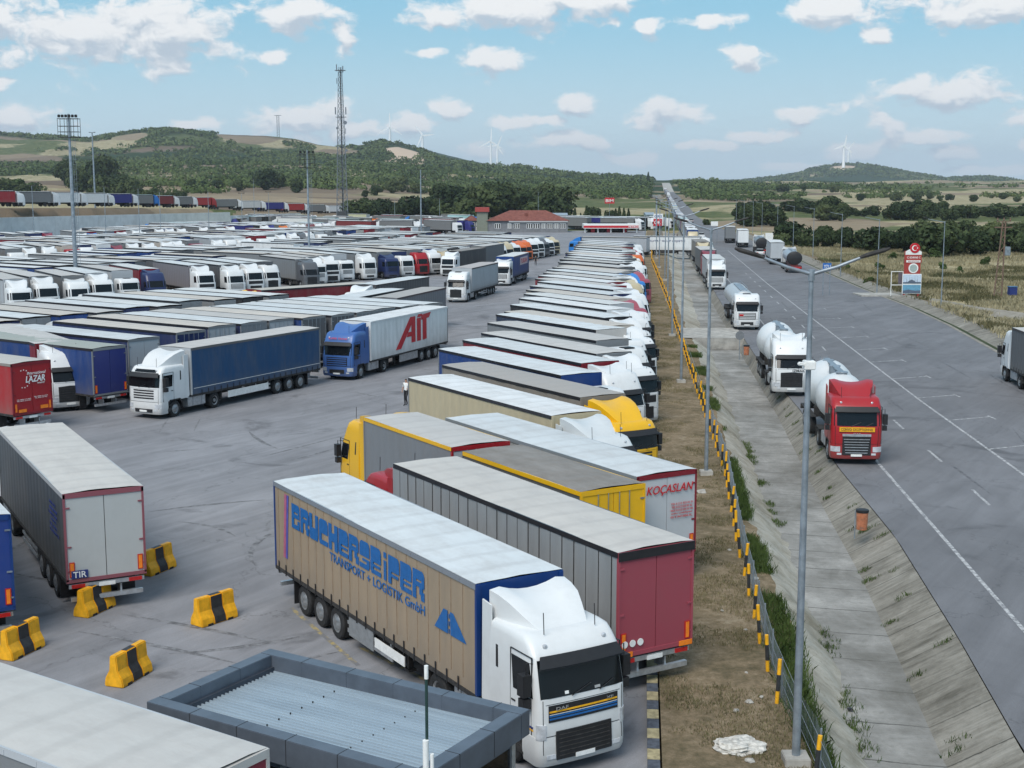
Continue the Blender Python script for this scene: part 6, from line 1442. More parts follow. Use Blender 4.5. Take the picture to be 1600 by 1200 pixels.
# old timber power pole with transformer
p = at(1560, 463); root = empty('power_pole', (p.x, p.y, 0)); hh = zat(345, p.y); M_OLD = solid('weathered_rusty_steel', (.17, .11, .08), .8, 0, .3)
for i, x0 in enumerate((-.35, .35)): m = MB(); m.tube([(x0 * 1.4 - .2, -.3, 0), (x0 * .5 + .25, 0, hh)], .09, 6); put('leg', m.mesh('leg', M_OLD), root)
m = MB()
for k in range(12):
    z0, z1 = hh * k / 12, hh * (k + 1) / 12; f0, f1 = 1 - k / 12, 1 - (k + 1) / 12; sx = 1 if k % 2 else -1
    def X(sg, f, z): return sg * .35 * (1.4 * f + .5 * (1 - f)) - .2 * f + .25 * (1 - f)
    m.tube([(X(-sx, f0, z0), -.3 * f0, z0), (X(sx, f1, z1), -.3 * f1, z1)], .035, 4)
put('lattice_brace', m.mesh('lattice_brace', M_OLD), root); m = MB(); m.box(-.9, 1.3, -.1, .1, hh - .9, hh - .75); m.box(-.7, 1.1, -.1, .1, hh - .1, hh); put('crossarm', m.mesh('crossarm', M_OLD), root)
for k in range(3): m = MB(); m.lathe([(hh, .05), (hh + .1, .12), (hh + .2, .06), (hh + .3, .11), (hh + .38, .03)], 8, 'z', (-.6 + k * .8, 0, 0)); put('insulator', m.mesh('insulator', M_OLD), root)
m = MB(); zt = zat(388, p.y); m.box(.45, 1.15, -.3, .3, zt - .9, zt + .2); put('transformer', m.mesh('transformer', M_GALV, bevel=.04), root)
tag(root, 'rusty lattice power pole with transformer beyond the road', 'power pole')
p = at(1568, 463); root = empty('waste_container', (p.x + .9, p.y - .5, 0)); m = MB(); m.box(-.5, .5, -.4, .4, .2, 1.2); put('body', m.mesh('body', M_NAVY, bevel=.05), root); m = MB(); m.box(-.55, .55, -.45, .45, 1.2, 1.32); put('lid', m.mesh('lid', solid('blue_lid', (.05, .14, .28), .5), bevel=.04), root)
tag(root, 'small blue waste container at the foot of the power pole', 'container')

# ------------------------------------------------------------------ masts, tower, turbines
def mast(u, vtop, vb, label, D=None, heads=0, z0=0.0, r=.22):
    if D is None: D = at(u, vb, 4.0).y
    x = xat(u, vb, D); h = zat(vtop, D) - z0; root = empty('floodlight_mast' if heads else 'light_pole', (x, D, z0))
    m = MB(); m.tube([(0, 0, 0), (0, 0, h * .6), (0, 0, h)], [r, r * .75, r * .5], 8); put('pole', m.mesh('pole', M_GALV, 60), root)
    if heads:
        w = 1.25; m = MB(); m.box(-w, w, -.5, .5, h - 2.9, h - 2.82)
        for zz in (h - 2.2, h - 1.5, h - .6):
            m.tube([(-w, -.5, zz), (w, -.5, zz)], .03, 4); m.tube([(-w, .5, zz), (w, .5, zz)], .03, 4); m.tube([(-w, -.5, zz), (-w, .5, zz)], .03, 4); m.tube([(w, -.5, zz), (w, .5, zz)], .03, 4)
        for xx in (-w, -.4, .4, w): m.tube([(xx, -.5, h - 2.9), (xx, -.5, h - .5)], .03, 4); m.tube([(xx, .5, h - 2.9), (xx, .5, h - .5)], .03, 4)
        put('service_platform', m.mesh('service_platform', M_DARK), root)
        for k in range(heads):
            xx = -w + .2 + k * (2 * w - .4) / (heads - 1); m = MB(); m.box(xx - .17, xx + .17, -.55, -.35, h - .45, h - .1, rot=.4 * (1 if k % 2 else -1)); put('floodlight', m.mesh('floodlight', M_BLACK, bevel=.04), root)
        m = MB()
        for sx in (.38, .66): m.tube([(sx, 0, 4), (sx, 0, h - 2.9)], .02, 4)
        for zz in np.arange(4, h - 3, .6): m.tube([(.3, 0, zz), (.66, 0, zz)], .015, 3)
        put('ladder', m.mesh('ladder', M_GALV), root)
    else:
        m = MB(); m.tube([(-.8, 0, h), (.8, 0, h)], .06, 4); m.box(-1.0, -.5, -.15, .15, h - .02, h + .14); m.box(.5, 1.0, -.15, .15, h - .02, h + .14); put('lamp_head', m.mesh('lamp_head', M_DARK), root)
    tag(root, label, 'mast' if heads else 'light pole', None if heads else 'slender light poles in and behind the lot'); return root
mast(118, 178, 415, 'tall floodlight mast with caged platform rising from the lot at the left', heads=6, r=.30)
mast(148, 207, 300, 'thinner pale pole just right of the big floodlight mast', D=420, z0=2, r=.35)
mast(483, 235, 385, 'grey floodlight mast in the middle of the truck rows', heads=4, r=.22)
mast(658, 265, 355, 'tall grey light pole left of the red-roofed building', r=.22)
for i, (u, vt, vb, D) in enumerate(((52, 290, 340, 300), (164, 292, 330, 305), (217, 295, 333, 310), (250, 300, 330, 330), (326, 300, 338, 340), (378, 302, 335, 400), (397, 280, 320, 500), (420, 300, 335, 450), (617, 313, 345, 480), (687, 310, 345, 480), (841, 300, 330, 470), (1008, 338, 372, 330))):
    mast(u, vt, vb, 'slim light pole %s from the left behind the truck rows' % (ordinal(i) if i else 'first'), D=D, z0=float(TT(xat(u, vb, D), D)) * .6 if D > 300 and u < 400 else 0, r=.10)
D = 500; xt = xat(535, 300, D); ht = zat(105, D); root = empty('telecom_tower', (xt, D, 0)); tag(root, 'tall lattice telecom tower carrying antennas behind the truck rows', 'tower')
M_TWR = solid('tower_steel', (.18, .20, .23), .5, .3)
m = MB(); legs = [(math.cos(a), math.sin(a)) for a in (R(90), R(210), R(330))]
def wr(z): return 1.75 * (1 - z / ht) + .75
for c_, s2 in legs: m.tube([(c_ * wr(0), s2 * wr(0), 0), (c_ * wr(ht), s2 * wr(ht), ht)], [.17, .10], 5)
put('leg_frame', m.mesh('leg_frame', M_TWR), root); m = MB(); z = 0; k = 0
while z < ht - 2:
    z2 = z + 1.9
    for i in range(3):
        a, b = legs[i], legs[(i + 1) % 3]; m.tube([(a[0] * wr(z), a[1] * wr(z), z), (b[0] * wr(z2), b[1] * wr(z2), z2)], .055, 3, False); m.tube([(a[0] * wr(z), a[1] * wr(z), z), (b[0] * wr(z), b[1] * wr(z), z)], .045, 3, False); m.tube([(b[0] * wr(z), b[1] * wr(z), z), (a[0] * wr(z2), a[1] * wr(z2), z2)], .055, 3, False)
    z = z2
put('lattice_brace', m.mesh('lattice_brace', M_TWR), root)
m = MB(); m.tube([(0, 0, 2), (0, 0, ht)], .16, 5); put('cable_run', m.mesh('cable_run', M_DARK), root)
for i, (zz, dx, r_, l_) in enumerate(((ht - 1.5, -1.2, .18, 2.4), (ht - 2, 1.1, .18, 2.4), (ht - 6, -1.2, .14, 2), (ht - 17, -1.9, .22, 2.6), (ht - 17, 1.9, .22, 2.6), (ht - 17.5, .2, .22, 2.6), (ht - 24, 1.7, .12, 2))):
    m = MB(); m.tube([(dx, -.9, zz), (dx, -.9, zz + l_)], r_, 6); put('panel_antenna', m.mesh('panel_antenna', M_TWR), root)
for zz, dx, r_ in ((ht - 20, 1.6, .7), (ht - 22, -1.3, .45), (ht - 30, 1.9, .5)): m = MB(); m.lathe([(-1.3, r_), (-1.1, r_), (-.95, r_ * .3)], 14, 'y', (dx, 0, zz)); put('dish_antenna', m.mesh('dish_antenna', M_TWR), root)
m = MB(); 
for zz in (ht - 18, ht - 1.2): m.box(-1.9, 1.9, -1.2, 1.2, zz, zz + .12)
put('platform', m.mesh('platform', M_TWR), root)
m = MB(); m.box(-1.6, 1.8, -3.5, -1.5, 0, zat(330, D)); put('shelter', m.mesh('shelter', solid('dark_shelter', (.05, .055, .06), .7)), root)
# thin guyed mast on the left ridge
D = 2780; xg = xat(435, 218, D); z0 = float(T0(xg, D)); root = empty('radio_mast', (xg, D, z0 - 3)); hh = zat(180, D) - z0 + 3; m = MB()
for sx in (-2.2, 2.2): m.tube([(sx, 0, 0), (sx, 0, hh)], .5, 4)
for zz in np.arange(0, hh, 5): m.tube([(-2.2, 0, zz), (2.2, 0, min(hh, zz + 5))], .3, 3, False)
put('lattice_mast', m.mesh('lattice_mast', M_TWR), root); m = MB(); m.box(-7, 7, -.5, .5, hh - 1, hh); put('crossarm', m.mesh('crossarm', M_TWR), root); tag(root, 'twin thin radio mast standing on the left ridge', 'mast')
M_TURB = solid('turbine_white', (.9, .9, .9), .5, 0, .02)
def turbine(u, vh, vb, D, rlen, rot, label, z0=None):
    x = xat(u, vh, D); zh = zat(vh, D); zb = zat(vb, D) - 12; root = empty('wind_turbine', (x, D, zb)); h = zh - zb
    m = MB(); m.tube([(0, 0, 0), (0, 0, h)], [6.5, 4.2], 10); put('tower', m.mesh('tower', M_TURB, 60), root)
    m = MB(); m.box(-2, 2, -4, 8, h - 1.5, h + 3); nc = put('nacelle', m.mesh('nacelle', M_TURB, bevel=.8), root)
    m = MB(); m.lathe([(-7, .5), (-6, 1.8), (-4, 2.2)], 10, 'y', (0, 0, h + .8)); hb = put('hub', m.mesh('hub', M_TURB, 60), root)
    for k in range(3):
        a = rot + k * 2 * math.pi / 3; m = MB(); d = Vector((math.sin(a), 0, math.cos(a))); s2 = Vector((math.cos(a), 0, -math.sin(a))); vs = []
        for t_, w_, o_ in ((.0, 2.2, 0), (.12, 5.0, .5), (.3, 4.4, .4), (.7, 3.0, .2), (1, 1.4, 0)):
            c_ = d * rlen * t_ + Vector((0, -5.5, h + .8)); vs += [tuple(c_ - s2 * w_ * .5 + Vector((0, -.25, 0))), tuple(c_ + s2 * w_ + Vector((0, -.1, 0))), tuple(c_ + s2 * w_ + Vector((0, .2, 0))), tuple(c_ - s2 * w_ * .5 + Vector((0, .4, 0)))]
        m.add(vs, [(i * 4 + j, i * 4 + (j + 1) % 4, (i + 1) * 4 + (j + 1) % 4, (i + 1) * 4 + j) for i in range(4) for j in range(4)] + [(3, 2, 1, 0), (16, 17, 18, 19)]); put('blade', m.mesh('blade', M_TURB), root)
    tag(root, label, 'wind turbine', 'white wind turbines on the hills')
turbine(609, 199, 226, 5600, 58, R(0), 'white wind turbine on the ridge above the quarry scar'); turbine(660, 212, 240, 5600, 50, R(-35), 'white wind turbine just right of the ridge top')
turbine(767, 221, 262, 5900, 58, R(2), 'tall white wind turbine beyond the ridge slope, left of a close pair'); turbine(777, 228, 262, 6400, 52, R(25), 'fainter wind turbine right behind the tall one of a pair')
turbine(1319, 228, 274, 5000, 40, R(10), 'white wind turbine on the far hill at the right'); turbine(1326, 232, 268, 6200, 40, R(40), 'thin turbine just right of the one on the far hill')
# ------------------------------------------------------------------ buildings
M_WALLG = solid('grey_render', (.185, .19, .20), .85, 0, .12, 1); M_TILE = mat('red_roof_tiles', lambda n, b: (n.links.new(ramp(n, nz(n, wpos(n), 1.1, 6, .7).outputs[0], [(.3, (.11, .04, .03)), (.5, (.19, .065, .05)), (.7, (.25, .10, .075))]), b.inputs['Base Color']), setattr(b.inputs['Roughness'], 'default_value', .9)))
D = 425.0; root = empty('customs_building', (xat(805, 360, D), D, 0)); x0, x1, xm0 = xat(724, 360, D) - root.location.x, xat(887, 360, D) - root.location.x, xat(762, 360, D) - root.location.x
xt0, xt1 = xat(745, 360, D) - root.location.x, xat(762, 360, D) - root.location.x
ze = zat(345, D); zr = zat(329, D)
m = MB(); m.box(xt1, x1, 0, 12, 0, ze); wl_ = put('wall', m.mesh('wall', M_WALLG), root)
def hip(xa, xb, ya, yb, z0, z1, rt, name='roof'):
    m = MB(); m.add([(xa, ya, z0), (xb, ya, z0), (xb, yb, z0), (xa, yb, z0), (xa + rt, (ya + yb) / 2, z1), (xb - rt, (ya + yb) / 2, z1)], [(0, 1, 5, 4), (1, 2, 5), (2, 3, 4, 5), (3, 0, 4), (0, 3, 2, 1)]); return put(name, m.mesh(name, M_TILE), root)
rf = hip(xt1 - .5, x1 + .7, -.7, 12.7, ze, zr, 7.5)
m = MB(); m.box(x0, xt0, 2, 10, 0, ze); put('wall', m.mesh('wing_wall', M_WALLG), root); hip(x0 - .4, xt0 + 1, 1.4, 10.6, ze, zat(337, D), 3)
m = MB(); m.box(xt0, xt1, -.4, 4, 0, zat(331, D)); put('stair_tower', m.mesh('stair_tower', solid('green_grey_tower', (.20, .215, .17), .8)), root)
m = MB(); m.box(xt0 - .5, xt1 + .5, -.9, 4.5, zat(331, D), zat(324, D)); put('tower_roof', m.mesh('tower_roof', solid('red_tower_roof', (.34, .06, .05), .7)), root)
m = MB(); xx = xat(822, 340, D) - root.location.x; m.box(xx - .5, xx + .5, 2.2, 3.2, ze + .6, zat(333, D)); put('chimney', m.mesh('chimney', M_TILE), rf)
us = [(773, 782), (793, 799), (803, 812), (823, 832), (834, 843), (846, 853), (855, 864), (866, 873), (875, 884)]
for (ua, ub) in us:
    xa, xb = xat(ua, 350, D) - root.location.x, xat(ub, 350, D) - root.location.x; m = MB(); m.box(xa, xb, -.06, .0, zat(357, D), zat(349, D)); f = put('window', m.mesh('window', M_WHITE), wl_)
    n_ = 3
    for k in range(n_): m = MB(); w_ = (xb - xa) / n_; m.box(xa + k * w_ + .12, xa + (k + 1) * w_ - .12, -.09, -.06, zat(356.5, D), zat(349.6, D)); put('pane', m.mesh('pane', M_GLASS), f)
m = MB(); m.box(x1 * .0 + xat(795, 350, D) - root.location.x, x1, -.5, .0, zat(347, D), ze); put('eaves_band', m.mesh('eaves_band', M_WHITE), wl_)
for v0, v1 in ((347.5, 352.5), (355, 360)):
    for k in range(3): xa = x0 + 1 + k * 1.5; m = MB(); m.box(xa, xa + 1.1, 1.93, 2.0, zat(v1, D), zat(v0, D)); f = put('window', m.mesh('window', M_WHITE), root); m = MB(); m.box(xa + .12, xa + .98, 1.9, 1.93, zat(v1 - .7, D), zat(v0 + .7, D)); put('pane', m.mesh('pane', M_GLASS), f)
tag(root, 'grey two-storey building with red tiled hip roof and stair tower behind the trucks', 'building')
# fuel station behind the verge row
D = 420.0; root = empty('fuel_station', (xat(980, 350, D), D, 0)); xa, xb = xat(912, 350, D) - root.location.x, xat(998, 350, D) - root.location.x
m = MB(); m.box(xa, xb, 0, 9, zat(357, D), zat(350, D)); cn = put('canopy', m.mesh('canopy', M_WHITE), root); m = MB(); m.box(xa - .03, xb + .03, -.05, .0, zat(356, D), zat(352.5, D)); put('red_band', m.mesh('red_band', M_RED), cn)
put('lettering', fit_text('PETROL', 3.4, .5, M_WHITE, .02), cn, (xb * .6, -.07, zat(354.3, D)), SIDE_R)
for k in range(5): xx = xa + .5 + (xb - xa - 1) * k / 4; m = MB(); m.box(xx - .2, xx + .2, 1, 1.4, 0, zat(357, D)); put('column', m.mesh('column', M_WHITE), root)
for k in range(3): xx = xa + 3 + k * 5; m = MB(); m.box(xx - .6, xx + .6, 1.8, 2.6, 0, 2.0); put('fuel_pump', m.mesh('fuel_pump', M_RED, bevel=.05), root)
m = MB(); m.box(xa + 1.5, xb - 3, 6, 9.5, 0, 3.0); put('shop', m.mesh('shop', M_GLASS), root)
tag(root, 'fuel station canopy with red band and red pumps beyond the verge row', 'fuel station')
D = 460.0
for i, (ua, ub, va, vb, mt, lb_) in enumerate(((883, 915, 343, 364, solid('ribbed_grey', (.34, .37, .40), .6), 'pale grey shed left of the fuel station canopy'), (1010, 1022, 332, 350, M_WHITE, 'small white hut beyond the fuel station'), (862, 886, 333, 343, M_WHITE, 'white low building right of the red roof'), (630, 722, 341, 356, solid('long_shed_wall', (.28, .29, .30), .7), 'long low shed with pale roof left of the red-roofed building'))):
    DD = D + i * 14; xa, xb = xat(ua, va, DD), xat(ub, va, DD); root = empty('shed', ((xa + xb) / 2, DD, 0)); w2 = (xb - xa) / 2; hz = zat(va, DD)
    m = MB(); m.box(-w2, w2, 0, 9, 0, hz - .8); wq = put('wall', m.mesh('wall', mt), root); m = MB(); m.prism([(-.4, hz - .8), (4.5, hz), (9.4, hz - .8)], -w2 - .3, w2 + .3, 'x'); put('roof', m.mesh('roof', M_ALU), root)
    for k in range(3): m = MB(); xx = -w2 * .7 + k * w2 * .6; m.box(xx, xx + w2 * .3, -.05, 0, .0 if k == 1 else 1.0, min(hz - 1.2, 2.8)); put('opening', m.mesh('opening', M_GLASS), wq)
    tag(root, lb_, 'building')
# retaining wall below the raised bank
M_RW = solid('retaining_concrete', (.60, .61, .60), .85, 0, .1, .4)
root = empty('retaining_wall', (-118, 300, 0)); pts = []
def wall_run(uv0, uv1, D0, D1, vt0, vt1, name):
    n_ = 14; m = MB()
    for k in range(n_):
        f0, f1 = k / n_, (k + 1) / n_; P0 = [uv0 + (uv1 - uv0) * f for f in (f0, f1)]; Dk = [D0 + (D1 - D0) * f for f in (f0, f1)]; vt = [vt0 + (vt1 - vt0) * f for f in (f0, f1)]
        a = Vector((xat(P0[0], 340, Dk[0]) + 118, Dk[0] - 300, 0)); b = Vector((xat(P0[1], 340, Dk[1]) + 118, Dk[1] - 300, 0)); b = a + (b - a) * .995
        za, zb = zat(vt[0], Dk[0]), zat(vt[1], Dk[1]); o_ = Vector((-.4, .4, 0))
        m.add([tuple(a), tuple(b), tuple(b + Vector((0, 0, zb))), tuple(a + Vector((0, 0, za))), tuple(a + o_), tuple(b + o_), tuple(b + o_ + Vector((0, 0, zb))), tuple(a + o_ + Vector((0, 0, za)))], [(0, 1, 2, 3), (4, 7, 6, 5), (3, 2, 6, 7), (0, 3, 7, 4), (1, 5, 6, 2)])
    put(name, m.mesh(name, M_RW), root)
wall_run(-120, 360, 318, 432, 343, 331.5, 'panel_run'); wall_run(360, 470, 436, 560, 337, 333, 'lower_panel_run')
tag(root, 'long pale concrete retaining wall below the raised road at the left', 'wall')
# ------------------------------------------------------------------ people
def person(name_label, x, y, z, ang, pose, shirt, trousers, h=1.75, hair=(.03, .025, .02)):
    k = h / 1.75; J = dict(pelvis=(0, 0, .95), waist=(0, 0, 1.12), chest=(0, 0, 1.38), neck=(0, 0, 1.50), head=(0.02, 0, 1.58), crown=(.02, 0, 1.74), shL=(0, .18, 1.42), shR=(0, -.18, 1.42), elL=(-.02, .25, 1.16), elR=(-.02, -.25, 1.16), wrL=(.06, .26, .92), wrR=(.06, -.26, .92), haL=(.09, .26, .83), haR=(.09, -.26, .83),
                              hiL=(0, .09, .92), hiR=(0, -.09, .92), knL=(.03, .10, .50), knR=(.03, -.10, .50), anL=(0, .10, .09), anR=(0, -.10, .09), toL=(.17, .11, .04), toR=(.17, -.11, .04))
    J.update(pose)
    RAD = dict(pelvis=(.15, .12), waist=(.14, .10), chest=(.17, .12), neck=(.06, .06), head=(.085, .085), crown=(.06, .07), sh=.065, el=.045, wr=.03, ha=.04, hi=.095, kn=.06, an=.04, to=.035)
    ed = [('pelvis', 'waist'), ('waist', 'chest'), ('chest', 'neck'), ('neck', 'head'), ('head', 'crown')]
    for s_ in 'LR': ed += [('chest', 'sh' + s_), ('sh' + s_, 'el' + s_), ('el' + s_, 'wr' + s_), ('wr' + s_, 'ha' + s_), ('pelvis', 'hi' + s_), ('hi' + s_, 'kn' + s_), ('kn' + s_, 'an' + s_), ('an' + s_, 'to' + s_)]
    names = list(J); me = bpy.data.meshes.new('b'); me.from_pydata([tuple(c * k for c in J[n]) for n in names], [(names.index(a), names.index(b)) for a, b in ed], [])
    o = bpy.data.objects.new('b', me); COL.objects.link(o); md = o.modifiers.new('s', 'SKIN'); me.skin_vertices or None
    for i, n in enumerate(names):
        r_ = RAD.get(n) or RAD.get(n[:2]); r_ = r_ if isinstance(r_, tuple) else (r_, r_); me.skin_vertices[0].data[i].radius = (r_[0] * k, r_[1] * k)
    me.skin_vertices[0].data[0].use_root = True; md.use_smooth_shade = True; o.modifiers.new('u', 'SUBSURF').levels = 1
    dg = bpy.context.evaluated_depsgraph_get(); m2 = bpy.data.meshes.new_from_object(o.evaluated_get(dg)); bpy.data.objects.remove(o)
    skin = solid('skin', (.42, .24, .17), .6, 0, .05); m2.materials.clear()
    for mm in (skin, shirt, trousers, M_BLACK, solid('hair', hair, .8)): m2.materials.append(mm)
    for p_ in m2.polygons:
        c = p_.center; z_ = c.z / k; side = abs(c.y) / k
        p_.material_index = 4 if (z_ > 1.66 or (z_ > 1.58 and c.x < 0)) else 0 if z_ > 1.47 else (3 if z_ < .08 else (2 if z_ < 1.0 and side < .21 else (1 if z_ > .95 and (side < .2 or z_ > 1.22) else (0 if side >= .2 else 2))))
    root = put('person', m2, None, (x, y, z), (0, 0, ang)); tag(root, name_label, 'person'); return root
pw = at(635, 634); person('person in white top and dark shorts stepping out behind the cream trailer', pw.x, pw.y, 0, R(-120), dict(knL=(.18, .10, .55), anL=(.05, .10, .16), toL=(.22, .1, .1), wrL=(.22, .24, 1.1), haL=(.3, .24, 1.15)), M_WHITE, M_BLACK)
pw = at(837, 415); person('dark-clothed person walking in the aisle in front of parked cabs', pw.x, pw.y, 0, R(-90), dict(knL=(.16, .10, .52), anL=(.2, .10, .09), toL=(.36, .1, .05), knR=(-.04, -.1, .5), anR=(-.25, -.1, .12), toR=(-.1, -.1, .04)), M_BLACK, M_BLACK, 1.8)
for i, (u, v) in enumerate(((1053, 374), (1058, 375))):
    pw = at(u, v); person('person in dark clothes standing by the crossing truck, %s of two' % ('left' if i == 0 else 'right'), pw.x, pw.y, 0, R(-80 + 40 * i), {}, M_BLACK, M_NAVY)

# ------------------------------------------------------------------ trees and plants
def leaf_fn(c0, c1, c2):
    def fn(n, b):
        oi = nd(n, 'ShaderNodeObjectInfo'); g_ = wpos(n); x = nz(n, g_, .35, 4, .6); y = nz(n, g_, 2.5, 3, .6); lo_ = nz(n, g_, .009, 4, .6)
        f = mth(n, 'ADD', mth(n, 'ADD', mth(n, 'MULTIPLY', x.outputs[0], .5), mth(n, 'MULTIPLY', mth(n, 'SUBTRACT', lo_.outputs[0], .5), .9)), mth(n, 'ADD', mth(n, 'MULTIPLY', y.outputs[0], .3), mth(n, 'MULTIPLY', oi.outputs['Random'], .22)))
        n.links.new(ramp(n, f, [(.36, c0), (.52, c1), (.72, c2)]), b.inputs['Base Color']); b.inputs['Roughness'].default_value = .85; b.inputs['Specular IOR Level'].default_value = .12
    return fn
M_LEAF = mat('leaf_dark', leaf_fn((.022, .036, .016), (.048, .068, .028), (.10, .12, .05))); M_LEAF2 = mat('leaf_mid', leaf_fn((.030, .050, .015), (.06, .09, .028), (.11, .14, .05)))
M_BARK = solid('bark', (.09, .07, .05), .9)
def crown_mesh(seed, w, h, z0, n, leaf, lobes=9, mt=None, cone=False):
    g_ = np.random.default_rng(seed); C_ = []; 
    for i in range(lobes):
        a = g_.uniform(0, 6.28); r_ = g_.uniform(.1, .62) * w / 2; zz = z0 + h * (.16 + .66 * g_.random()); s2 = g_.uniform(.28, .46) * w / 2 * (1.15 - .5 * abs((zz - z0) / h - .45))
        if cone: t_ = (i + .5) / lobes; zz = z0 + h * t_; r_ = g_.uniform(0, .3) * w / 2 * (1 - t_); s2 = w / 2 * (1 - t_ * .85) * .75
        C_.append((r_ * math.cos(a), r_ * math.sin(a), zz, s2))
    C_ = np.array(C_); k = g_.integers(0, lobes, n); d = g_.normal(size=(n, 3)); d /= np.linalg.norm(d, axis=1)[:, None]
    rad = C_[k, 3] * (.72 + .36 * g_.random(n)); P_ = C_[k, :3] + d * rad[:, None] * np.array([1, 1, .8])
    t = g_.normal(size=(n, 3)); t -= (t * d).sum(1)[:, None] * d * .6; t /= np.linalg.norm(t, axis=1)[:, None]; b_ = np.cross(d + g_.normal(size=(n, 3)) * .5, t); b_ /= np.linalg.norm(b_, axis=1)[:, None]
    s = leaf * (.6 + .8 * g_.random(n))[:, None]; V = np.stack([P_ - t * s - b_ * s * .6, P_ + t * s - b_ * s * .5, P_ + t * s * .7 + b_ * s * .7, P_ - t * s * .8 + b_ * s * .6], 1).reshape(-1, 3)
    return V, np.arange(n * 4).reshape(-1, 4)
def np_mesh(name, V, Fc, mt):
    me = bpy.data.meshes.new(name); me.vertices.add(len(V)); me.vertices.foreach_set('co', V.astype(np.float32).ravel()); k = Fc.shape[1]
    me.loops.add(len(Fc) * k); me.loops.foreach_set('vertex_index', Fc.ravel().astype(np.int32)); me.polygons.add(len(Fc)); me.polygons.foreach_set('loop_start', np.arange(0, len(Fc) * k, k).astype(np.int32)); me.update(calc_edges=True); me.materials.append(mt); return me
KINDS = []
for i, (w, h, z0, n, lf, lb_, cone, mt) in enumerate(((8.2, 6.5, .2, 2000, .30, 15, False, M_LEAF), (9.5, 7.0, .1, 2400, .32, 18, False, M_LEAF), (6, 5.0, .1, 1100, .28, 9, False, M_LEAF2), (8.5, 4.4, .0, 1500, .30, 12, False, M_LEAF), (5, 8.5, 1.0, 1200, .30, 10, True, M_LEAF), (3.4, 2.2, .0, 500, .20, 7, False, M_LEAF2))):
    V, Fc = crown_mesh(20 + i, w, h, z0, n, lf, lb_, None, cone); cm = np_mesh('crown', V, Fc, mt)
    m = MB(); m.tube([(0, 0, -.5), (.1, .05, z0 + h * .3), (0, .1, z0 + h * .6)], [.24, .17, .08], 6)
    for k in range(4): a = k * 1.6 + i; m.tube([(.05, .02, z0 + h * .18), (math.cos(a) * w * .26, math.sin(a) * w * .26, z0 + h * .5)], [.10, .04], 5)
    KINDS.append((cm, m.mesh('trunk', M_BARK), z0 + h))
NT = [0]
WHERE = []
def tree(x, y, H, kind, label, group):
    if NT[0] >= 290: return False
    cm, tm, kh = KINDS[kind]; s = H / kh; root = empty('bush' if kind == 5 else 'tree', (x, y, float(TT(x, y)) - .1), rr.uniform(0, 6.28)); sx = rr.uniform(.9, 1.25)
    put('crown', cm, root, scale=(s * sx, s * sx, s)); put('trunk', tm, root, scale=(s, s, s)); tag(root, label, 'bush' if kind == 5 else 'tree', group); NT[0] += 1; return True
def tree_px(u, vb, vt, kind, label, group, z=None):
    # march outwards until the ground shows at row vb
    best = None
    for D in np.concatenate([np.arange(90, 600, 4), np.arange(600, 1600, 15)]):
        x = xat(u, vb, D); zg = float(T0(x, D))
        if zg >= zat(vb, D): best = D; break
    if best is None: best = 1500
    D = best; x = xat(u, vb, D); return tree(x, D, max(1.2, zat(vt, D) - float(T0(x, D))), kind, label, group)
BN = {}
def belt(u0, u1, vb, hpx, step, kinds, label, group, jit=4):
    u = u0
    while u < u1:
        vb_ = vb + rr.uniform(-jit, jit); tree_px(u, vb_, vb_ - hpx * rr.uniform(.7, 1.2), rr.choice(kinds), label + ', ' + (ordinal(BN.get(group, 0)) if BN.get(group, 0) else 'first') + ' from the left', group); BN[group] = BN.get(group, 0) + 1; u += step * rr.uniform(.7, 1.3)
belt(1222, 1300, 386, 32, 15, [0, 1, 3], 'dark tree in the thicket behind the white boards', 'dark thicket behind the white boards', 2)
belt(1318, 1385, 390, 34, 17, [0, 1, 3], 'dark tree in the thicket left of the totem', 'dark thicket left of the totem', 3)
belt(1418, 1610, 396, 42, 23, [0, 1, 1, 3], 'dark tree in the thicket behind the power pole', 'dense thicket behind the power pole', 4)
belt(1440, 1610, 368, 24, 21, [0, 1, 3], 'dark tree in the second belt at the right', 'second belt at the right', 4)
belt(1162, 1216, 351, 34, 9, [1, 0], 'dark tree in the rounded clump beyond the road', 'rounded clump in the fields', 2)
belt(1156, 1190, 328, 14, 9, [0, 3], 'tree of the small clump above the rounded clump', 'small clump above', 2); belt(1192, 1216, 331, 16, 8, [0, 1], 'tree of the small dark clump farther back', 'small clump farther back', 2)
belt(1232, 1285, 333, 20, 9, [0, 1, 3], 'tree in the clump in the fields above the white boards', 'clump above the white boards', 2)
belt(1285, 1315, 345, 34, 10, [0, 1], 'tall dark tree in the field clump at middle right', 'tall clump at middle right', 3)
belt(1320, 1372, 338, 18, 9, [0, 3], 'low dark tree in the hedge at middle right', 'hedge at middle right', 2); belt(1392, 1500, 342, 26, 11, [0, 1, 3], 'dark tree in the hedge between brown fields', 'hedge between brown fields', 3); belt(1500, 1610, 340, 22, 12, [0, 1, 3], 'dark tree in the hedge at the far right', 'hedge at the far right', 3)
for (u, v, h) in ((1305, 303, 12), (1345, 310, 14), (1400, 311, 14), (1430, 309, 15), (1452, 307, 12), (1468, 311, 10), (1485, 310, 10), (1522, 313, 14), (1550, 308, 8), (1568, 311, 10), (1590, 314, 8), (1383, 303, 10), (1255, 300, 12), (1222, 302, 12)):
    tree_px(u, v, v - h, rr.choice([0, 2, 3]), 'round tree standing alone in the yellow meadow', 'trees in the yellow meadow')
belt(694, 880, 343, 50, 17, [1, 0, 1], 'tall dark tree behind the red-roofed building', 'dark wood behind the building', 6)
belt(690, 860, 325, 38, 19, [1, 0], 'tree of the upper part of the dark wood', 'upper dark wood', 5)
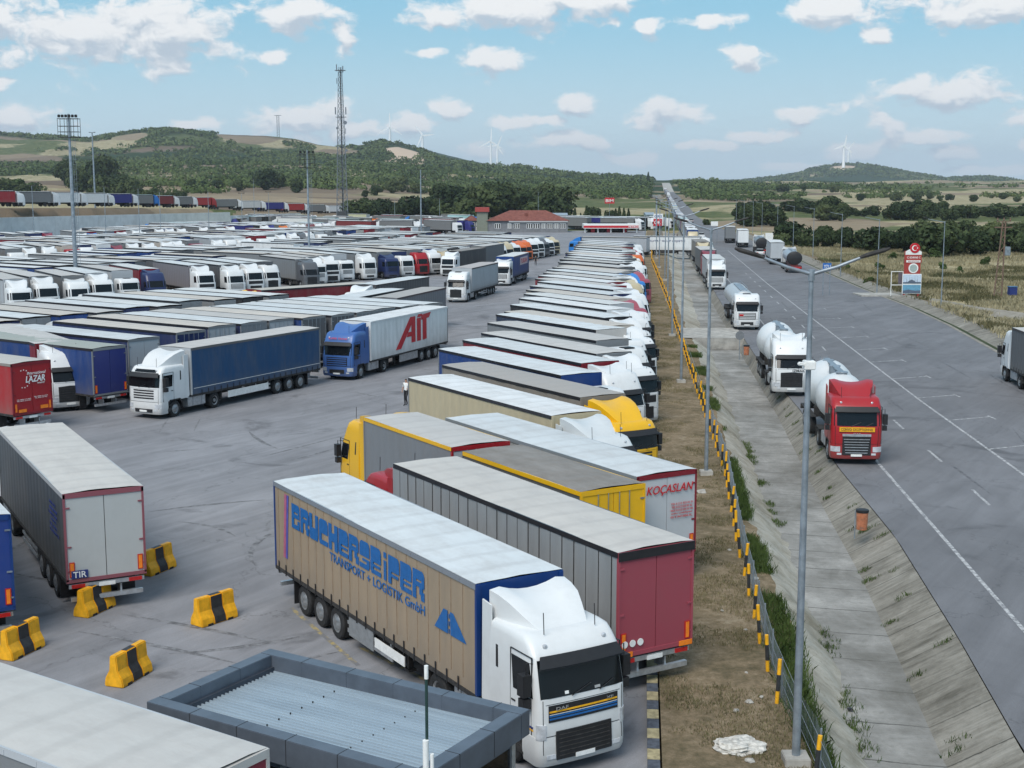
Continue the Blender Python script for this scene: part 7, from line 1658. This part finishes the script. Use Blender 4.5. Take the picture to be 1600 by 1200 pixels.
belt(868, 985, 348, 24, 8, [4, 4, 0], 'dark pine in the row behind the fuel station', 'pines behind the fuel station', 2)
belt(560, 700, 339, 28, 11, [0, 1, 3], 'dark tree in the belt behind the telecom tower', 'belt behind the tower', 3)
for (u, v, h) in ((588, 305, 18), (612, 303, 24), (628, 300, 26), (650, 302, 20), (570, 308, 14), (465, 302, 28), (415, 298, 34), (435, 297, 30), (340, 296, 16), (372, 300, 20), (300, 297, 18), (318, 294, 12), (1103, 356 - 4, 14)):
    tree_px(u, v, v - h, rr.choice([0, 1]), 'dark tree standing in the brown fields left of the main wood', 'scattered trees in the left fields')
belt(0, 60, 304, 28, 9, [1, 2, 0], 'green tree in the wood above the raised queue at the left', 'left wood above the queue', 3); belt(105, 165, 296, 46, 9, [1, 0], 'tall dark tree behind the left floodlight mast', 'tall trees behind the mast', 4)
belt(160, 215, 300, 32, 9, [0, 1], 'dark tree right of the tall trees behind the mast', 'trees right of the tall ones', 4); belt(130, 285, 313, 22, 11, [1, 3, 0], 'dark tree just above the raised truck queue', 'trees just above the queue', 3)
for (u, v) in ((1358, 443), (1340, 432), (1323, 424), (1374, 420), (1395, 405), (1472, 418), (1500, 425), (1540, 415), (1460, 402)): tree_px(u, v, v - rr.uniform(9, 16), 5, 'small green bush in the dry grass beyond the road', 'bushes in the dry grass')
for (u, v, lb_) in ((1018, 385, 'left'), (1027, 380, 'right')): tree_px(u, v, v - 34, 4, 'dark green conifer beside the crossing white truck, %s of the two' % lb_, 'conifers at the exit')
# far woodland and hedges: one mass of leafy clumps
def woodland():
    g_ = np.random.default_rng(7); VV = []; tot = 0
    bands = ((480, 900, 700, 40, 2.6, .50, .62), (900, 1500, 2600, 26, 3.4, .75, .50), (1500, 2300, 4000, 18, 4.3, 1.1, .56), (2300, 3000, 4800, 12, 4.8, 1.5, .46), (4700, 5400, 2200, 10, 6.5, 2.6, .3))
    for (d0, d1, n, nl, r_, lf, thr) in bands:
        D = g_.uniform(d0, d1, n * 4); u = g_.uniform(-60, 1660, n * 4)
        if d0 > 4000: u = g_.uniform(1100, 1660, n * 4)
        if d0 == 2300: u = g_.uniform(-60, 1040, n * 4)
        x = (u - 800) / F_PX * D; n1 = fbm(x, D, 420, 4, 1); n2 = fbm(x, D, 60, 3, 12); n3 = fbm(x * .18, D * .9, 40, 2, 21)
        keep = ((n1 - .5) * 1.2 + n2 * .6 + n3 * .35 > thr + .12)
        if d0 >= 1500: keep = ((n1 - .5) * 1.1 + n2 * .5 + .3 > thr) 
        if d0 == 1500: keep |= (g_.random(n * 4) < .05)
        def out(uc, ru, a, b): return ((u - uc) / ru) ** 2 + ((D - (a + b) / 2) / ((b - a) / 2)) ** 2 > 1 + (n2 - .5) * .8
        for a in ((635, 34, 2300, 2680), (213, 30, 2450, 2700), (60, 55, 1900, 2350), (395, 50, 2500, 2760), (530, 40, 2350, 2620), (1310, 26, 4950, 5150), (70, 80, 1300, 1480)): keep &= out(*a)
        keep &= ~((u > 1230) & (D > 900) & (D < 1650) & (n2 < .62)); lx = L_ROAD(D); rx = L_RR(D); keep &= (x < lx - 14) | (x > rx + 8); keep &= ~((D < 760) & (u < 560)); keep &= ~((D < 640) & (u > 880) & (u < 1010))
        x = x[keep][:n]; D = D[keep][:n]; n2 = n2[keep][:n]; k = len(x)
        z = TT(x, D); R_ = r_ * (.5 + .8 * g_.random(k)); 
        d = g_.normal(size=(k, nl, 3)); d /= np.linalg.norm(d, axis=2)[..., None]; d[..., 2] = np.abs(d[..., 2]) * 1.0 - .15
        P_ = np.stack([x, D, z + R_ * .45], -1)[:, None, :] + d * R_[:, None, None] * (.7 + .4 * g_.random((k, nl, 1))) * np.array([1.25, 1.25, 1.0])
        P_ = P_.reshape(-1, 3); dd = d.reshape(-1, 3); t = g_.normal(size=P_.shape); t -= (t * dd).sum(1)[:, None] * dd * .7; t /= np.linalg.norm(t, axis=1)[:, None]; b_ = np.cross(dd, t)
        s = lf * (.6 + .8 * g_.random(len(P_)))[:, None]; VV.append(np.stack([P_ - t * s - b_ * s, P_ + t * s - b_ * s * .8, P_ + t * s * .8 + b_ * s, P_ - t * s + b_ * s * .8], 1).reshape(-1, 3))
    V = np.concatenate(VV); me = np_mesh('far_woodland', V, np.arange(len(V)).reshape(-1, 4), M_LEAF2); tag(put('woodland', me), 'scattered woodland and hedges covering the far fields and hills', 'woodland', kind='stuff')
woodland()
x_ = xat(1013, 275, 1900); tree(x_, 1900, 17, 4, 'lone tall tree standing out on the skyline left of the road', None)
def blades(name, pts, h, w, mt, label, nb=6, seed=1, spread=.12, cat='grass'):
    g_ = np.random.default_rng(seed); P_ = np.repeat(np.array(pts), nb, 0); n = len(P_); P_ = P_ + np.stack([g_.normal(0, spread, n), g_.normal(0, spread, n), np.zeros(n)], -1)
    a = g_.uniform(0, 6.28, n); hh = h * g_.uniform(.45, 1.2, n); ww = w * g_.uniform(.6, 1.4, n); lean = g_.normal(0, .35, (n, 2)) * hh[:, None]
    o = np.stack([np.cos(a) * ww, np.sin(a) * ww, np.zeros(n)], -1); mid = P_ + np.stack([lean[:, 0] * .4, lean[:, 1] * .4, hh * .6], -1); tip = P_ + np.stack([lean[:, 0], lean[:, 1], hh], -1)
    V = np.stack([P_ - o, P_ + o, mid + o * .7, tip, mid - o * .7], 1).reshape(-1, 3); Fc = np.arange(n * 5).reshape(-1, 5); me = np_mesh(name, V, Fc, mt); tag(put(name, me), label, cat, kind='stuff')
g_ = np.random.default_rng(3)
M_WEED = mat('weed_green', leaf_fn((.045, .075, .02), (.08, .12, .035), (.16, .18, .07))); M_STRAW = mat('dry_straw', leaf_fn((.22, .195, .11), (.42, .37, .24), (.57, .51, .38))); M_DRYG = mat('dry_tufts', leaf_fn((.07, .075, .035), (.15, .135, .07), (.28, .24, .145)))
pts = []
for yy in g_.uniform(27, 115, 8000):
    a, b = float(L_FENCE(yy)), float(L_WALL(yy)); t_ = g_.beta(1.6, 1.5); xx = a + .15 + (b - a - .1) * t_
    if fbm(np.array([xx]), np.array([yy]), 3.2, 3, 9)[0] + (.10 if yy < 48 else (.02 if yy < 66 else -.05)) > .50: pts.append((xx, yy, .02))
blades('weeds', pts, .30, .012, M_WEED, 'green weeds growing along the foot of the marker fence', 6, 2, .10)
pts = []
for k in range(26):   # weeds in slab joints
    yy = g_.uniform(28, 95); t_ = g_.uniform(0, .8); a, b = float(L_BR(yy)), float(L_ROAD(yy))
    for j in range(int(g_.uniform(6, 26))): f = t_ + g_.normal(0, .10); f = min(1, max(0, f)); y2 = yy + g_.normal(0, .06) - f * .5; pts.append((a + (b - a) * f, y2, -1 + f * .98))
for k in range(20):
    yy = g_.uniform(27, 80); a = float(L_BL(yy))
    for j in range(int(g_.uniform(10, 40))): pts.append((a + g_.normal(0, .18), yy + g_.normal(0, .35), -.98))
blades('joint_weeds', pts, .15, .010, M_WEED, 'small weeds sprouting from the joints of the ditch slabs', 6, 5, .06)
pts = []
for yy in 22 + 150 * g_.random(16000) ** 1.6:
    a, b = float(L_STRIP(yy)) + .4, float(L_FENCE(yy)); xx = g_.uniform(a, b)
    if fbm(np.array([xx]), np.array([yy]), 1.8, 3, 14)[0] > .47: pts.append((xx, yy, .13))
blades('verge_grass', pts, .085, .010, M_DRYG, 'sparse dry grass on the brown verge', 6, 8, .12)
yy = 75 + 260 * g_.random(42000) ** 1.15; w_ = np.minimum(75, yy * .42 - (L_RR(yy) - 0) + 12); xx = L_RR(yy) + 3.0 + g_.random(len(yy)) ** 1.2 * np.maximum(4, w_); keep = fbm(xx, yy, 7, 3, 15) > .40
trk = (np.abs(yy - np.interp(xx, [p_.x for p_ in (at(1395, 462), at(1450, 468), at(1520, 482), at(1600, 492), at(1680, 505))], [p_.y for p_ in (at(1395, 462), at(1450, 468), at(1520, 482), at(1600, 492), at(1680, 505))])) < 6.0) & (xx > at(1395, 462).x)
keep &= ~trk; xx, yy = xx[keep], yy[keep]; zz = np.maximum(TT(xx, yy), np.where(xx < L_RR(yy) + 6.5, .35 - (xx - L_RR(yy) - 3) / 3.5 * .65, -9)); gr = fbm(xx, yy, 14, 3, 33)
s_ = gr < .60; blades('dry_grass', list(zip(xx[s_], yy[s_], zz[s_])), .62, .045, M_STRAW, 'tall straw-coloured grass covering the ground beyond the road', 6, 9, .45); blades('green_grass', list(zip(xx[~s_], yy[~s_], zz[~s_])), .5, .05, M_DRYG, 'greener rough grass in patches beyond the road', 6, 10, .45)

# number the loose trees of a group from the left so each label fits one
for grp, base in (('trees in the yellow meadow', 'round tree in the yellow meadow'), ('scattered trees in the left fields', 'dark tree in the brown fields left of the main wood'), ('bushes in the dry grass', 'small green bush in the dry grass beyond the road')):
    os_ = sorted([o for o in bpy.data.objects if o.get('group') == grp], key=lambda o: o.location.x / o.location.y)
    for i, o in enumerate(os_): o['label'] = '%s, %s from the left' % (base, ordinal(i) if i else 'first')
# ---- the farthest trucks are one mass: join everything past the nearest 290
def join_far(objs, name, label, cat):
    if not objs: return
    verts = []; faces = []; mi = []; mats = []; 
    root_objs = []
    for r_ in objs:
        M0 = Matrix.Translation(r_.location) @ Matrix.Rotation(r_.rotation_euler.z, 4, 'Z')
        stack = [(r_, M0)]
        for c1_ in list(r_.children):
            M1_ = M0 @ Matrix.Translation(c1_.location) @ c1_.rotation_euler.to_matrix().to_4x4()
            kids = [(c1_, M1_)] + [(k, M1_ @ Matrix.Translation(k.location) @ k.rotation_euler.to_matrix().to_4x4()) for k in c1_.children]
            for ob, mm in kids:
                col = tuple(round(min(.8, max(0, v)) * 6) / 6 for v in ob.color[:3]); m0 = ob.data.materials[0]
                if m0 in (M_PAINT, M_CURT, M_ROOF):
                    nm = 'far_paint_%d_%d_%d' % tuple(int(v * 60) for v in col)
                    if nm not in MATS: solid(nm, tuple(max(.03, v) for v in col), .5)
                    m0 = MATS[nm]
                if m0 not in mats: mats.append(m0)
                k_ = mats.index(m0); o_ = len(verts)
                verts += [tuple(mm @ v.co) for v in ob.data.vertices]
                for p_ in ob.data.polygons: faces.append(tuple(i_ + o_ for i_ in p_.vertices)); mi.append(k_)
    me = bpy.data.meshes.new(name); me.from_pydata(verts, [], faces)
    for m_ in mats: me.materials.append(m_)
    me.polygons.foreach_set('material_index', mi)
    for r_ in objs:
        for c1_ in list(r_.children):
            for k in list(c1_.children): bpy.data.objects.remove(k)
            bpy.data.objects.remove(c1_)
        bpy.data.objects.remove(r_)
    tag(put(name, me), label, cat, kind='stuff')
print('TRUCKS', len(TRUCKS))
farset = {id(o) for o in FARQ}
rest = [t[3] for t in TRUCKS if id(t[3]) not in farset]
rest.sort(key=lambda o: o.location.y)
extra = rest[292:] + FARQ
print('extra', len(extra), 'rest y', rest[min(291, len(rest) - 1)].location.y)
join_far(extra, 'distant_trucks', 'mass of tiny trucks queueing far down the road and at the far end of the lot', 'trucks')

# ---- haze: the air between here and the hills
def volume_box(name, x0, x1, y0, y1, z0, z1, dens, col, label, noise_=None):
    m = MB(); m.box(x0, x1, y0, y1, z0, z1); me = m.mesh(name, [])
    M_ = bpy.data.materials.new(name); M_.use_nodes = True; n = M_.node_tree; n.nodes.clear(); o = nd(n, 'ShaderNodeOutputMaterial'); v = nd(n, 'ShaderNodeVolumePrincipled')
    v.inputs['Color'].default_value = (*col, 1); v.inputs['Density'].default_value = dens; v.inputs['Anisotropy'].default_value = .0
    n.links.new(v.outputs[0], o.inputs['Volume']); me.materials.append(M_); tag(put(name, me), label, 'haze', kind='stuff')
volume_box('haze', -9000, 9000, -9000, 20500, -60, 520, 6.5e-5, (.80, .88, 1.0), 'thin pale blue haze in the air over the fields and hills')
